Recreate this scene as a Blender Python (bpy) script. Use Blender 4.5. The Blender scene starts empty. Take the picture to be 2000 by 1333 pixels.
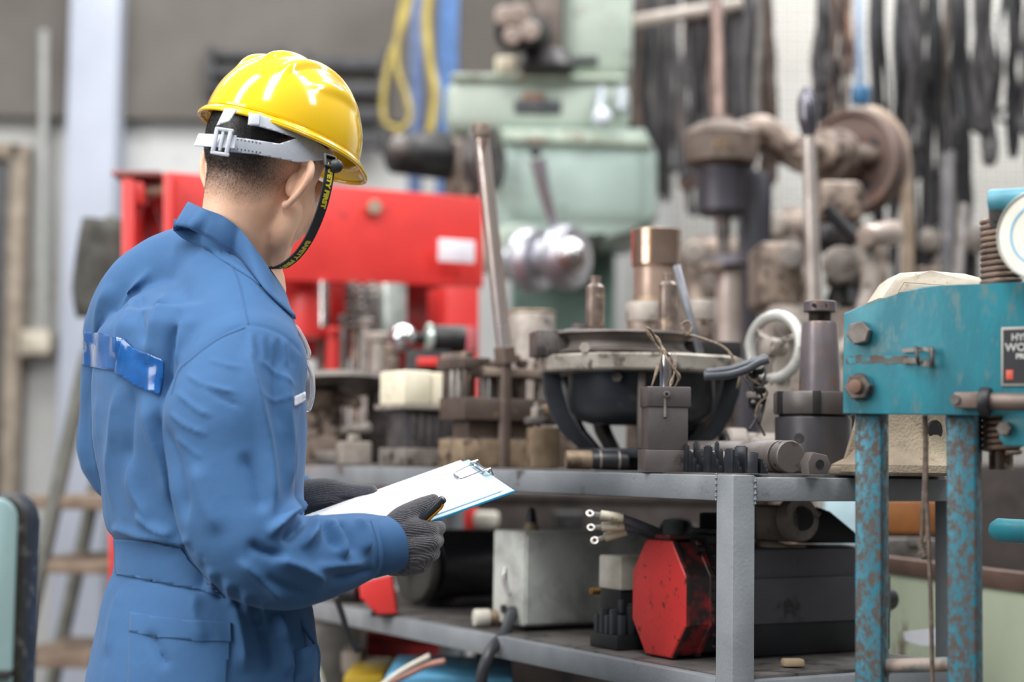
import bpy, bmesh, math, random
import numpy as np
from mathutils import Vector, Matrix, noise
from mathutils.bvhtree import BVHTree

random.seed(7)
sc = bpy.context.scene
COL = sc.collection
# ------------------------------------------------------------------ camera
CAM_H, PITCH, ROLL, FPX = 1.20, math.radians(4.0), math.radians(0.8), 60.0/36.0*2000
cam_data = bpy.data.cameras.new('camera')
cam = bpy.data.objects.new('camera', cam_data)
COL.objects.link(cam)
cam_data.lens = 60.0
cam_data.sensor_width = 36.0
cam_data.clip_start = 0.05
cam_data.clip_end = 100
CM = Matrix.Rotation(math.pi/2 + PITCH, 3, 'X') @ Matrix.Rotation(ROLL, 3, 'Z')
cam.matrix_world = Matrix.Translation((0, 0, CAM_H)) @ CM.to_4x4()
cam_data.dof.use_dof = True
cam_data.dof.focus_distance = 2.27
cam_data.dof.aperture_fstop = 2.2
sc.camera = cam
# ------------------------------------------------------------------ world, light, exposure
sc.view_settings.view_transform = 'Standard'
sc.view_settings.look = 'None'
sc.view_settings.gamma = 1.0
sc.view_settings.use_curve_mapping = False
sc.view_settings.exposure = 0.15
world = bpy.data.worlds.new('workshop_daylight')
sc.world = world
world.use_nodes = True
wn = world.node_tree.nodes
wl = world.node_tree.links
bg = wn['Background']
wtc = wn.new('ShaderNodeTexCoord'); wsep = wn.new('ShaderNodeSeparateXYZ')
wr = wn.new('ShaderNodeValToRGB')
wl.new(wtc.outputs['Generated'], wsep.inputs[0])
wmr = wn.new('ShaderNodeMapRange'); wmr.inputs[1].default_value = -1; wl.new(wsep.outputs['Z'], wmr.inputs[0]); wl.new(wmr.outputs[0], wr.inputs[0])
wr.color_ramp.elements[0].position = 0.0
wr.color_ramp.elements[0].color = (0.10, 0.095, 0.09, 1)
we = wr.color_ramp.elements.new(.5); we.color = (0.215, 0.215, 0.22, 1)
wr.color_ramp.elements[2].position = 0.85
wr.color_ramp.elements[2].color = (0.95, 0.98, 1.0, 1)
wl.new(wr.outputs[0], bg.inputs['Color'])
bg.inputs['Strength'].default_value = 0.6

def area(name, loc, target, sx, sy, power, col=(1, 1, 1)):
    l = bpy.data.lights.new(name, 'AREA'); l.shape = 'RECTANGLE'; l.size = sx; l.size_y = sy
    l.energy = power; l.color = col
    o = bpy.data.objects.new(name, l); COL.objects.link(o)
    o.location = loc
    o.rotation_euler = (Vector(target)-Vector(loc)).to_track_quat('-Z', 'Y').to_euler()
    return o
# added area lights, all out of view, for top light and highlights
area('added_side_light', (-4.3, 0.0, 2.6), (0.0, 2.7, 1.0), 3.2, 2.4, 140, (1.0, 0.99, 0.97))  # unseen soft light added from the left to brighten the lower shelf
area('added_top_light', (-2.6, 1.0, 4.6), (-0.2, 2.6, 1.2), 0.7, 3.2, 120, (1.0, 0.98, 0.96))
area('added_top_light', (-0.3, 0.4, 4.8), (0.2, 2.8, 1.2), 0.6, 3.2, 120, (0.97, 0.99, 1.0))
area('added_top_light', (2.4, 1.6, 4.8), (0.6, 3.0, 1.2), 0.6, 3.2, 90, (0.97, 0.99, 1.0))
area('added_top_light', (0.6, 5.6, 4.8), (0.6, 5.9, 1.0), 4.5, 0.8, 150, (1.0, 1.0, 1.0))
area('added_top_light', (2.2, 4.6, 4.4), (2.0, 6.3, 1.6), 2.5, 0.8, 90, (1.0, 1.0, 1.0))
area('added_top_light', (-2.5, 5.0, 4.6), (-2.0, 7.0, 1.2), 2.0, 1.0, 60, (1.0, 1.0, 1.0))

# ------------------------------------------------------------------ pixel -> place helpers
def W(px, py, Y):
    d = CM @ Vector(((px-1000)/FPX, (666.5-py)/FPX, -1.0))
    t = Y/d.y
    return Vector((0, 0, CAM_H)) + d*t
CMi = CM.transposed()
CMn = np.array(CMi)
def proj_np(co):
    c = (co - np.array([0, 0, CAM_H])) @ CMn.T
    return np.stack([1000 + FPX*c[:, 0]/-c[:, 2], 666.5 - FPX*c[:, 1]/-c[:, 2]], 1)
def M(px, Y):            # metres covered by px pixels at depth Y
    return px*Y/FPX

# ------------------------------------------------------------------ materials
MATS = {}
def srgb(h):
    if isinstance(h, str):
        h = h.lstrip('#'); c = [int(h[i:i+2], 16)/255 for i in (0, 2, 4)]
    else:
        c = [x/255 for x in h]
    return tuple(x/12.92 if x <= .04045 else ((x+.055)/1.055)**2.4 for x in c) + (1,)
def mat(name, c1, c2=None, wear=None, wear_amt=.3, metal=0.0, rough=.5, scale=20., wscale=30., bump=.1, bscale=120.,
        coat=0., stretch=(1, 1, 1), sheen=0., wmetal=None, wrough=None, rough_var=.1, spec=.5, wrgh=.65, wsoft=.05):
    if name in MATS: return MATS[name]
    if .1 < metal < .8: metal *= .6
    m = bpy.data.materials.new(name); m.use_nodes = True
    nt = m.node_tree; N = nt.nodes; L = nt.links
    b = N['Principled BSDF']
    tc = N.new('ShaderNodeTexCoord'); mp = N.new('ShaderNodeMapping')
    L.new(tc.outputs['Object'], mp.inputs[0]); mp.inputs['Scale'].default_value = stretch
    n1 = N.new('ShaderNodeTexNoise'); n1.inputs['Scale'].default_value = scale; n1.inputs['Detail'].default_value = 6
    L.new(mp.outputs[0], n1.inputs['Vector'])
    r1 = N.new('ShaderNodeValToRGB'); L.new(n1.outputs[0], r1.inputs[0])
    r1.color_ramp.elements[0].position = .36; r1.color_ramp.elements[1].position = .66
    c1 = srgb(c1); c2 = srgb(c2) if c2 is not None else tuple(x*.7 for x in c1[:3])+(1,)
    r1.color_ramp.elements[0].color = c2; r1.color_ramp.elements[1].color = c1
    out = r1.outputs[0]
    rr = N.new('ShaderNodeMapRange'); L.new(n1.outputs[0], rr.inputs[0])
    rr.inputs[1].default_value = .3; rr.inputs[2].default_value = .7
    rr.inputs[3].default_value = min(1, rough+rough_var); rr.inputs[4].default_value = max(.03, rough-rough_var)
    rout = rr.outputs[0]
    b.inputs['Metallic'].default_value = metal
    if wear is not None:
        n2 = N.new('ShaderNodeTexNoise'); n2.inputs['Scale'].default_value = wscale; n2.inputs['Detail'].default_value = 8
        n2.inputs['Roughness'].default_value = wrgh; n2.inputs['Detail'].default_value = 12
        mp2 = N.new('ShaderNodeMapping'); mp2.inputs['Location'].default_value = (3.1, 1.7, 5.3); mp2.inputs['Scale'].default_value = stretch
        L.new(tc.outputs['Object'], mp2.inputs[0]); L.new(mp2.outputs[0], n2.inputs['Vector'])
        r2 = N.new('ShaderNodeValToRGB'); L.new(n2.outputs[0], r2.inputs[0])
        e = .5 + (.5-wear_amt)*.45
        r2.color_ramp.elements[0].position = max(0, e-wsoft); r2.color_ramp.elements[1].position = min(1, e+wsoft)
        mx = N.new('ShaderNodeMix'); mx.data_type = 'RGBA'
        L.new(r2.outputs[0], mx.inputs[0]); L.new(out, mx.inputs[6]); mx.inputs[7].default_value = srgb(wear)
        out = mx.outputs[2]
        if wmetal is not None:
            m2 = N.new('ShaderNodeMix'); L.new(r2.outputs[0], m2.inputs[0]); m2.inputs[2].default_value = metal; m2.inputs[3].default_value = wmetal
            L.new(m2.outputs[0], b.inputs['Metallic'])
        if wrough is not None:
            m3 = N.new('ShaderNodeMix'); L.new(r2.outputs[0], m3.inputs[0]); L.new(rout, m3.inputs[2]); m3.inputs[3].default_value = wrough
            rout = m3.outputs[0]
    L.new(out, b.inputs['Base Color']); L.new(rout, b.inputs['Roughness'])
    b.inputs['Coat Weight'].default_value = coat
    b.inputs['Coat Roughness'].default_value = .08
    b.inputs['Specular IOR Level'].default_value = spec
    if sheen:
        b.inputs['Sheen Weight'].default_value = sheen; b.inputs['Sheen Roughness'].default_value = .4
    if bump:
        nb = N.new('ShaderNodeTexNoise'); nb.inputs['Scale'].default_value = bscale; nb.inputs['Detail'].default_value = 5
        L.new(mp.outputs[0], nb.inputs['Vector'])
        bp = N.new('ShaderNodeBump'); bp.inputs['Strength'].default_value = bump; bp.inputs['Distance'].default_value = .002
        L.new(nb.outputs[0], bp.inputs['Height']); L.new(bp.outputs[0], b.inputs['Normal'])
    MATS[name] = m
    return m

# metals and paints of the workshop
steel = mat('worn_steel', '#a39b95', '#746c66', wear='#4a3a30', wear_amt=.3, metal=.75, rough=.45, scale=25)
steel_dark = mat('dark_steel', '#736c68', '#4d4745', wear='#2a2422', wear_amt=.3, metal=.6, rough=.5, scale=25)
steel_bright = mat('bright_steel', '#d4d0d0', '#a8a2a0', wear='#6d5a4e', wear_amt=.2, metal=.95, rough=.24, scale=30, bump=.03)
chrome = mat('chrome', '#dfe0e4', '#c0c0c6', metal=1, rough=.12, rough_var=.05, scale=12, bump=.0)
iron_brown = mat('brown_oily_iron', '#968578', '#6c5e55', wear='#3b2b22', wear_amt=.4, metal=.45, rough=.5, scale=18)
iron_black = mat('black_iron', '#2e2c2d', '#1b1a1b', wear='#4a4240', wear_amt=.2, metal=.4, rough=.45, scale=18)
dusty_gray = mat('dusty_grey_casting', '#aca299', '#7f766e', wear='#4c443f', wear_amt=.3, metal=.3, rough=.6, scale=16)
plate_tan = mat('tan_dusty_steel', '#a59078', '#75634f', wear='#4c3e33', wear_amt=.3, metal=.45, rough=.5, scale=22)
rack_gray = mat('grey_rack_paint', '#8f9397', '#767a7e', wear='#4f4a47', wear_amt=.12, metal=.0, rough=.42, scale=8, wscale=14, bump=.25, bscale=180, coat=.15)
teal = mat('chipped_teal_paint', '#15788d', '#0e6173', wear='#4b403a', wear_amt=.52, metal=.0, rough=.42, scale=10, wscale=115, wrgh=.72, wsoft=.07, stretch=(1, 1, .7), bump=.2, wrough=.6, wmetal=.2)
teal_flat = mat('faded_teal_paint', '#28808f', '#1d6a79', wear='#54787c', wear_amt=.3, metal=.0, rough=.45, scale=12, wscale=34, stretch=(2.0, 1, .8), bump=.15, wrough=.5)
mint = mat('pale_green_machine_paint', '#b4bfb2', '#a1aea2', wear='#6c5546', wear_amt=.1, rough=.4, scale=5, wscale=10, bump=.05)
mint_dark = mat('grey_green_machine_paint', '#9fb0a8', '#8d9f97', wear='#5a4c40', wear_amt=.1, rough=.4, scale=5, wscale=9, bump=.05)
red = mat('red_machine_paint', '#dd403c', '#cb3431', wear='#7a2e2c', wear_amt=.1, rough=.35, scale=6, wscale=16, bump=.05)
red_motor = mat('red_enamel_worn', '#e2403c', '#d13634', wear='#3a2826', wear_amt=.2, rough=.4, scale=9, wscale=60, bump=.2)
red_dirty = mat('red_enamel_grimy', '#a92e33', '#6f2427', wear='#352b2a', wear_amt=.55, rough=.4, scale=25, wscale=26, bump=.3)
beige_cast = mat('sandy_cast_iron', '#93866f', '#786b5b', wear='#6a5b4b', wear_amt=.25, metal=.1, rough=.7, scale=14, bump=.8, bscale=260)
cream = mat('cream_block', '#f0e9d4', '#dcd1b6', wear='#8d8068', wear_amt=.15, rough=.6, scale=14, wscale=22)
gray_box = mat('pale_grey_box_paint', '#d9dbd5', '#c6c8c1', wear='#77726a', wear_amt=.27, rough=.45, scale=7, wscale=9, wsoft=.13, bump=.05)
black_plastic = mat('black_plastic', '#2b2c2f', '#1d1e20', rough=.42, scale=20, bump=.05)
charcoal_paint = mat('charcoal_motor_paint', '#626066', '#4d4b50', wear='#2b2a2c', wear_amt=.2, rough=.4, scale=6, wscale=14, bump=.1, bscale=200)
rubber = mat('black_rubber', '#232327', '#17171a', rough=.45, bump=.0)
gray_rubber = mat('grey_cable_rubber', '#7a7c84', '#5a5c63', rough=.45, bump=.0)
white_dirty = mat('dirty_white_plastic', '#dad6cc', '#bdb6a6', wear='#8b7f6b', wear_amt=.2, rough=.5, wscale=30)
brass = mat('brass', '#b89455', '#8d6c38', metal=.8, rough=.35)
rope_mat = mat('old_twine', '#a3917c', '#77675a', rough=.9, scale=200, bump=.8, bscale=900)
yellow_mat = mat('yellow_cable', '#a8964a', '#8c7b38', rough=.5)
blue_mat = mat('blue_paint', '#27578f', '#204875', rough=.4)
sky_mat = mat('light_blue_paint', '#5f9fc0', '#4a86a8', rough=.45)
belt_mat = mat('old_rubber_belt', '#454143', '#2c292b', wear='#6a6362', wear_amt=.2, rough=.6, scale=8)
belt_brown = mat('old_brown_belt', '#6d5a50', '#4b3d36', wear='#3a302c', wear_amt=.3, rough=.65, scale=8)
belt_tan = mat('tan_canvas_belt', '#a5917f', '#85725f', rough=.75, scale=14)

# ------------------------------------------------------------------ mesh builder
def basis(ax):
    ax = Vector(ax).normalized()
    h = Vector((0, 0, 1)) if abs(ax.z) < .9 else Vector((1, 0, 0))
    u = h.cross(ax).normalized(); v = ax.cross(u)
    return u, v, ax
class MB:
    def __init__(s): s.bm = bmesh.new()
    def _faces(s, vs, fs):
        V = [s.bm.verts.new(v) for v in vs]; out = []
        for f in fs:
            try: out.append(s.bm.faces.new([V[i] for i in f]))
            except ValueError: pass
        return V, out
    def box(s, c, size, bev=0.0, rot=None, seg=2):
        c = Vector(c); hx, hy, hz = [x/2 for x in size]
        R = rot if rot is not None else Matrix.Identity(3)
        vs = [c + R @ Vector((x*hx, y*hy, z*hz)) for x in (-1, 1) for y in (-1, 1) for z in (-1, 1)]
        V, F = s._faces(vs, [(0, 1, 3, 2), (4, 6, 7, 5), (0, 4, 5, 1), (2, 3, 7, 6), (0, 2, 6, 4), (1, 5, 7, 3)])
        if bev > 0:
            es = set(e for f in F for e in f.edges)
            bmesh.ops.bevel(s.bm, geom=list(es), offset=min(bev, min(size)*.45), segments=seg, affect='EDGES', profile=.5)
        return s
    def lathe(s, prof, base, ax=(0, 0, 1), n=32, cap=True, flat_rot=0.):
        u, v, w = basis(ax); base = Vector(base); rings = []
        for r, h in prof:
            rings.append([s.bm.verts.new(base + w*h + (u*math.cos(2*math.pi*(k+flat_rot)/n) + v*math.sin(2*math.pi*(k+flat_rot)/n))*max(r, 1e-5)) for k in range(n)])
        for a, b in zip(rings, rings[1:]):
            for k in range(n):
                s.bm.faces.new((a[k], a[(k+1) % n], b[(k+1) % n], b[k]))
        if cap:
            s.bm.faces.new(rings[0][::-1]); s.bm.faces.new(rings[-1])
        return s
    def cyl(s, p0, p1, r0, r1=None, n=24, bev=0.0):
        p0 = Vector(p0); p1 = Vector(p1); L = (p1-p0).length; r1 = r0 if r1 is None else r1
        if bev: prof = [(r0-bev, 0), (r0-bev*.3, bev*.3), (r0, bev), (r1, L-bev), (r1-bev*.3, L-bev*.3), (r1-bev, L)]
        else: prof = [(r0, 0), (r1, L)]
        return s.lathe(prof, p0, p1-p0, n)
    def hexa(s, p0, p1, r, bev=.0, rot=0.):
        p0 = Vector(p0); p1 = Vector(p1); L = (p1-p0).length
        b = bev or r*.1
        return s.lathe([(r-b*.6, 0), (r, b*.6), (r, L-b), (r-b, L)], p0, p1-p0, 6, flat_rot=rot)
    def tube(s, pts, r, n=10, closed=False, cap=True, flat=1.0, twist=None):
        pts = [Vector(p) for p in pts]; m = len(pts)
        rs = r if isinstance(r, (list, tuple)) else [r]*m
        up = None; rings = []
        for i, p in enumerate(pts):
            if closed: t = (pts[(i+1) % m]-pts[i-1])
            else: t = pts[min(i+1, m-1)]-pts[max(i-1, 0)]
            t.normalize()
            if up is None:
                up = twist.copy() if twist is not None else (Vector((0, 0, 1)) if abs(t.z) < .8 else Vector((1, 0, 0)))
            a = up - t*up.dot(t)
            a.normalize(); b = t.cross(a); up = a
            rings.append([s.bm.verts.new(p + (a*math.cos(2*math.pi*k/n) + b*math.sin(2*math.pi*k/n)*flat)*rs[i]) for k in range(n)])
        prs = list(zip(rings, rings[1:])) + ([(rings[-1], rings[0])] if closed else [])
        for A, B in prs:
            for k in range(n): s.bm.faces.new((A[k], A[(k+1) % n], B[(k+1) % n], B[k]))
        if cap and not closed:
            s.bm.faces.new(rings[0][::-1]); s.bm.faces.new(rings[-1])
        return s
    def ribbon(s, pts, width_dir, w, t):      # flat band swept along a path, width along width_dir
        pts = [Vector(p) for p in pts]; wd = Vector(width_dir).normalized(); rings = []; m = len(pts)
        for i, p in enumerate(pts):
            tg = (pts[min(i+1, m-1)]-pts[max(i-1, 0)]).normalized()
            a = (wd - tg*wd.dot(tg)).normalized(); b = tg.cross(a)
            rings.append([s.bm.verts.new(p + a*w/2*x + b*t/2*y) for x, y in ((-1, -1), (1, -1), (1, 1), (-1, 1))])
        for A, B in zip(rings, rings[1:]):
            for k in range(4): s.bm.faces.new((A[k], A[(k+1) % 4], B[(k+1) % 4], B[k]))
        s.bm.faces.new(rings[0][::-1]); s.bm.faces.new(rings[-1])
        return s
    def prism(s, pts, d, bev=0.0):            # pts: planar 3D outline, d: thickness vector
        pts = [Vector(p) for p in pts]; d = Vector(d); n = len(pts)
        V, F = s._faces(pts + [p+d for p in pts], [tuple(range(n))[::-1], tuple(range(n, 2*n))] + [(i, (i+1) % n, n+(i+1) % n, n+i) for i in range(n)])
        if bev > 0:
            es = [e for e in F[0].edges] + [e for e in F[1].edges]
            bmesh.ops.bevel(s.bm, geom=es, offset=bev, segments=2, affect='EDGES', profile=.5)
        return s
    def sph(s, c, r, sc=(1, 1, 1), rot=None, u=20, v=12):
        R = rot.to_4x4() if rot is not None else Matrix.Identity(4)
        bmesh.ops.create_uvsphere(s.bm, u_segments=u, v_segments=v, radius=r, matrix=Matrix.Translation(Vector(c)) @ R @ Matrix.Diagonal((*sc, 1)))
        return s
    def torus(s, c, ax, R, r, n=40, m=10, sq=1.0):
        u, v, w = basis(ax); c = Vector(c)
        rings = [[s.bm.verts.new(c + (u*math.cos(a)+v*math.sin(a))*(R+r*math.cos(b)) + w*r*sq*math.sin(b)) for b in [2*math.pi*j/m for j in range(m)]] for a in [2*math.pi*k/n for k in range(n)]]
        for i in range(n):
            for j in range(m):
                s.bm.faces.new((rings[i][j], rings[(i+1) % n][j], rings[(i+1) % n][(j+1) % m], rings[i][(j+1) % m]))
        return s
    def grid(s, G):
        V = [[s.bm.verts.new(p) for p in row] for row in G]
        for i in range(len(V)-1):
            for j in range(len(V[0])-1):
                s.bm.faces.new((V[i][j], V[i][j+1], V[i+1][j+1], V[i+1][j]))
        return s
    def build(s, name, material, parent=None, smooth=35, loc=None):
        bmesh.ops.recalc_face_normals(s.bm, faces=s.bm.faces)
        me = bpy.data.meshes.new(name); s.bm.to_mesh(me); s.bm.free()
        return link_mesh(name, me, material, parent, smooth, loc)
def wloc(o):
    v = Vector((0, 0, 0))
    while o is not None: v += o.location; o = o.parent
    return v
def link_mesh(name, me, material, parent=None, smooth=35, loc=None):
    o = bpy.data.objects.new(name, me); COL.objects.link(o)
    if parent is not None: o.parent = parent; off = wloc(parent)
    else: off = Vector(loc) if loc is not None else Vector((0, 0, 0)); o.location = off
    if off.length > 0: me.transform(Matrix.Translation(-off))
    if material is not None: me.materials.append(material)
    if smooth and len(me.polygons):
        me.polygons.foreach_set('use_smooth', [True]*len(me.polygons))
        if smooth < 180: me.set_sharp_from_angle(angle=math.radians(smooth))
    return o
def tag(o, label, cat, group=None, kind=None):
    o['label'] = label; o['category'] = cat
    if group: o['group'] = group
    if kind: o['kind'] = kind
    return o
def thing(name, label, cat, loc=(0, 0, 0), group=None):
    o = bpy.data.objects.new(name, None); COL.objects.link(o); o.location = loc; o.empty_display_size = .05
    return tag(o, label, cat, group)
def struct(o):
    o['kind'] = 'structure'; return o
def copy_tree(o, parent=None):
    c = o.copy(); COL.objects.link(c); c.parent = parent
    for ch in o.children: copy_tree(ch, c)
    return c
def RZ(a): return Matrix.Rotation(math.radians(a), 3, 'Z')
def RX(a): return Matrix.Rotation(math.radians(a), 3, 'X')
def RY(a): return Matrix.Rotation(math.radians(a), 3, 'Y')
def spline(P, n=8):                           # Catmull-Rom through P
    P = [Vector(p) for p in P]
    if len(P) < 3: return [P[0].lerp(P[-1], i/n) for i in range(n+1)]
    Q = [P[0]*2-P[1]] + P + [P[-1]*2-P[-2]]; out = []
    for i in range(1, len(Q)-2):
        a, b, c, d = Q[i-1:i+3]
        for k in range(n):
            t = k/n
            out.append(.5*((2*b)+(c-a)*t+(2*a-5*b+4*c-d)*t*t+(3*b-a-3*c+d)*t**3))
    out.append(P[-1]); return out
def text_mesh(body, size, depth=0.0004, align='CENTER', bold=0.0):
    cu = bpy.data.curves.new('lettering', 'FONT'); cu.body = body; cu.size = size; cu.extrude = depth
    cu.align_x = align; cu.align_y = 'CENTER'; cu.offset = bold; cu.resolution_u = 3
    o = bpy.data.objects.new('lettering', cu); COL.objects.link(o)
    dg = bpy.context.evaluated_depsgraph_get(); dg.update()
    me = bpy.data.meshes.new_from_object(o.evaluated_get(dg))
    bpy.data.objects.remove(o); return me
def remesh(bm_or_me, vox, smooth_it=6, fac=.5):
    if isinstance(bm_or_me, bmesh.types.BMesh):
        bmesh.ops.recalc_face_normals(bm_or_me, faces=bm_or_me.faces)
        me = bpy.data.meshes.new('tmp'); bm_or_me.to_mesh(me); bm_or_me.free()
    else: me = bm_or_me
    o = bpy.data.objects.new('tmp', me); COL.objects.link(o)
    r = o.modifiers.new('r', 'REMESH'); r.mode = 'VOXEL'; r.voxel_size = vox
    if smooth_it:
        q = o.modifiers.new('s', 'SMOOTH'); q.factor = fac; q.iterations = smooth_it
    dg = bpy.context.evaluated_depsgraph_get(); dg.update()
    out = bpy.data.meshes.new_from_object(o.evaluated_get(dg))
    bpy.data.objects.remove(o); bpy.data.meshes.remove(me)
    return out
def get_co(me):
    a = np.empty(len(me.vertices)*3); me.vertices.foreach_get('co', a); return a.reshape(-1, 3)
def set_co(me, a): me.vertices.foreach_set('co', a.ravel()); me.update()
def get_no(me):
    a = np.empty(len(me.vertices)*3); me.vertex_normals.foreach_get('vector', a); return a.reshape(-1, 3)
def chain(mb, nodes, n=20, sub=5):            # tapering limb: nodes (point, radius), rounded ends
    P = spline([n_[0] for n_ in nodes], sub)
    m = len(P)
    R = [float(np.interp(i/(m-1)*(len(nodes)-1), range(len(nodes)), [n_[1] for n_ in nodes])) for i in range(m)]
    mb.tube(P, R, n)
    mb.sph(P[0], R[0], u=n, v=n//2); mb.sph(P[-1], R[-1], u=n, v=n//2)
def seg_dist(p, poly):                        # p (N,2), poly list of 2D points -> distance, param along
    best = np.full(len(p), 1e9); along = np.zeros(len(p)); acc = 0.; tot = sum(math.dist(a, b) for a, b in zip(poly, poly[1:]))
    side = np.zeros(len(p))
    for a, b in zip(poly, poly[1:]):
        a = np.array(a, float); b = np.array(b, float); d = b-a; L = np.hypot(*d)
        t = np.clip(((p-a) @ d)/(L*L), 0, 1); q = a+t[:, None]*d; r = p-q; dist = np.hypot(r[:, 0], r[:, 1])
        m = dist < best
        best[m] = dist[m]; along[m] = ((acc+t*L)/tot)[m]; side[m] = np.sign(d[0]*r[:, 1]-d[1]*r[:, 0])[m]; acc += L
    return best, along, side
def smooth2d(poly, n=6): return [(v.x, v.y) for v in spline([Vector((a, b, 0)) for a, b in poly], n)] if len(poly) > 2 else poly
def polypatch(pts, projector, cell=6.0, thick=.001, smooth_pts=0):   # outline (px) laid onto a surface
    bm = bmesh.new()
    if smooth_pts: pts = smooth2d(pts + [pts[0]], smooth_pts)[:-1]
    bm.faces.new([bm.verts.new((x, y, 0)) for x, y in pts])
    xs = [p[0] for p in pts]; ys = [p[1] for p in pts]
    x = min(xs)+cell
    while x < max(xs):
        bmesh.ops.bisect_plane(bm, geom=bm.verts[:]+bm.edges[:]+bm.faces[:], plane_co=(x, 0, 0), plane_no=(1, 0, 0)); x += cell
    y = min(ys)+cell
    while y < max(ys):
        bmesh.ops.bisect_plane(bm, geom=bm.verts[:]+bm.edges[:]+bm.faces[:], plane_co=(0, y, 0), plane_no=(0, 1, 0)); y += cell
    bad = []; top = {}
    for v in list(bm.verts):
        r = projector(v.co.x, v.co.y)
        if r is None: bad.append(v)
        else: top[v] = r
    for v, (p, n) in top.items(): v.co = p + n*thick
    bmesh.ops.delete(bm, geom=bad, context='VERTS')
    return bm, top
def solid(o, t, off=-1):
    m = o.modifiers.new('thickness', 'SOLIDIFY'); m.thickness = t; m.offset = off; return o
# ================================================================== PERSON
def skin_material():
    m = mat('skin', '#ecbfa2', '#e2b092', rough=.5, scale=30, bump=.12, bscale=500, rough_var=.05)
    b = m.node_tree.nodes['Principled BSDF']
    N = m.node_tree.nodes; L = m.node_tree.links
    src = b.inputs['Base Color'].links[0].from_socket
    at = N.new('ShaderNodeAttribute'); at.attribute_name = 'stubble'
    mx = N.new('ShaderNodeMix'); mx.data_type = 'RGBA'; L.new(at.outputs['Fac'], mx.inputs[0]); L.new(src, mx.inputs[6])
    mx.inputs[7].default_value = srgb('#3b3330'); L.new(mx.outputs[2], b.inputs['Base Color'])
    b.inputs['Subsurface Weight'].default_value = .12
    b.inputs['Subsurface Radius'].default_value = (.012, .005, .003)
    b.inputs['Subsurface Scale'].default_value = .5
    return m
skin = skin_material()
def fabric_material(name, c1, c2, weave=1400, rough=.8, sheen=.1, bump=.25):
    m = bpy.data.materials.new(name); m.use_nodes = True
    N = m.node_tree.nodes; L = m.node_tree.links; b = N['Principled BSDF']
    tc = N.new('ShaderNodeTexCoord')
    n1 = N.new('ShaderNodeTexNoise'); n1.inputs['Scale'].default_value = 7; n1.inputs['Detail'].default_value = 5
    L.new(tc.outputs['Object'], n1.inputs[0])
    r = N.new('ShaderNodeValToRGB'); r.color_ramp.elements[0].position = .3; r.color_ramp.elements[1].position = .75
    r.color_ramp.elements[0].color = srgb(c2); r.color_ramp.elements[1].color = srgb(c1)
    L.new(n1.outputs[0], r.inputs[0]); L.new(r.outputs[0], b.inputs['Base Color'])
    b.inputs['Roughness'].default_value = rough
    b.inputs['Sheen Weight'].default_value = sheen; b.inputs['Sheen Roughness'].default_value = .35
    b.inputs['Specular IOR Level'].default_value = .35
    nf = N.new('ShaderNodeTexNoise'); nf.inputs['Scale'].default_value = weave; nf.inputs['Detail'].default_value = 2
    nm = N.new('ShaderNodeTexNoise'); nm.inputs['Scale'].default_value = 45; nm.inputs['Detail'].default_value = 3
    L.new(tc.outputs['Object'], nf.inputs[0]); L.new(tc.outputs['Object'], nm.inputs[0])
    b1 = N.new('ShaderNodeBump'); b1.inputs['Strength'].default_value = bump; b1.inputs['Distance'].default_value = .0006
    b2 = N.new('ShaderNodeBump'); b2.inputs['Strength'].default_value = .25; b2.inputs['Distance'].default_value = .003
    L.new(nf.outputs[0], b1.inputs['Height']); L.new(nm.outputs[0], b2.inputs['Height'])
    L.new(b1.outputs[0], b2.inputs['Normal']); L.new(b2.outputs[0], b.inputs['Normal'])
    return m
cloth = fabric_material('blue_work_cotton', '#3c6592', '#355b86')
# ---- head frame
def nrm(v): return Vector(v).normalized()
AZ = math.radians(57)
Fh = Vector((math.cos(AZ), math.sin(AZ), 0)); Rh = Vector((math.sin(AZ), -math.cos(AZ), 0))
HU = nrm(Vector((0, 0, .907)) + Fh*.33 + Rh*.20)
HF = nrm(Fh - HU*Fh.dot(HU)); HR = HF.cross(HU)
HC = W(503, 347, 2.25)
def hd(f, r, u): return HC + HF*f + HR*r + HU*u
Hrot = Matrix((HF, HR, HU)).transposed()
NB = W(458, 565, 2.285)                       # base of the neck
TH = math.radians(29)
BF = Vector((math.cos(TH), math.sin(TH), 0)); BR = Vector((math.sin(TH), -math.cos(TH), 0))

P_ = lambda px, py, D: W(px, py, D)
RSL = [(480, 716, 2.13, .077), (452, 815, 2.10, .083), (452, 900, 2.09, .078), (463, 1000, 2.075, .073), (498, 1072, 2.065, .066),
       (560, 1098, 2.08, .059), (640, 1085, 2.125, .051), (708, 1069, 2.17, .043), (744, 1065, 2.187, .038)]
LSL = [(255, 655, 2.43, .066), (232, 800, 2.49, .056), (236, 915, 2.51, .051), (400, 965, 2.50, .05), (575, 978, 2.46, .04)]

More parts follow.
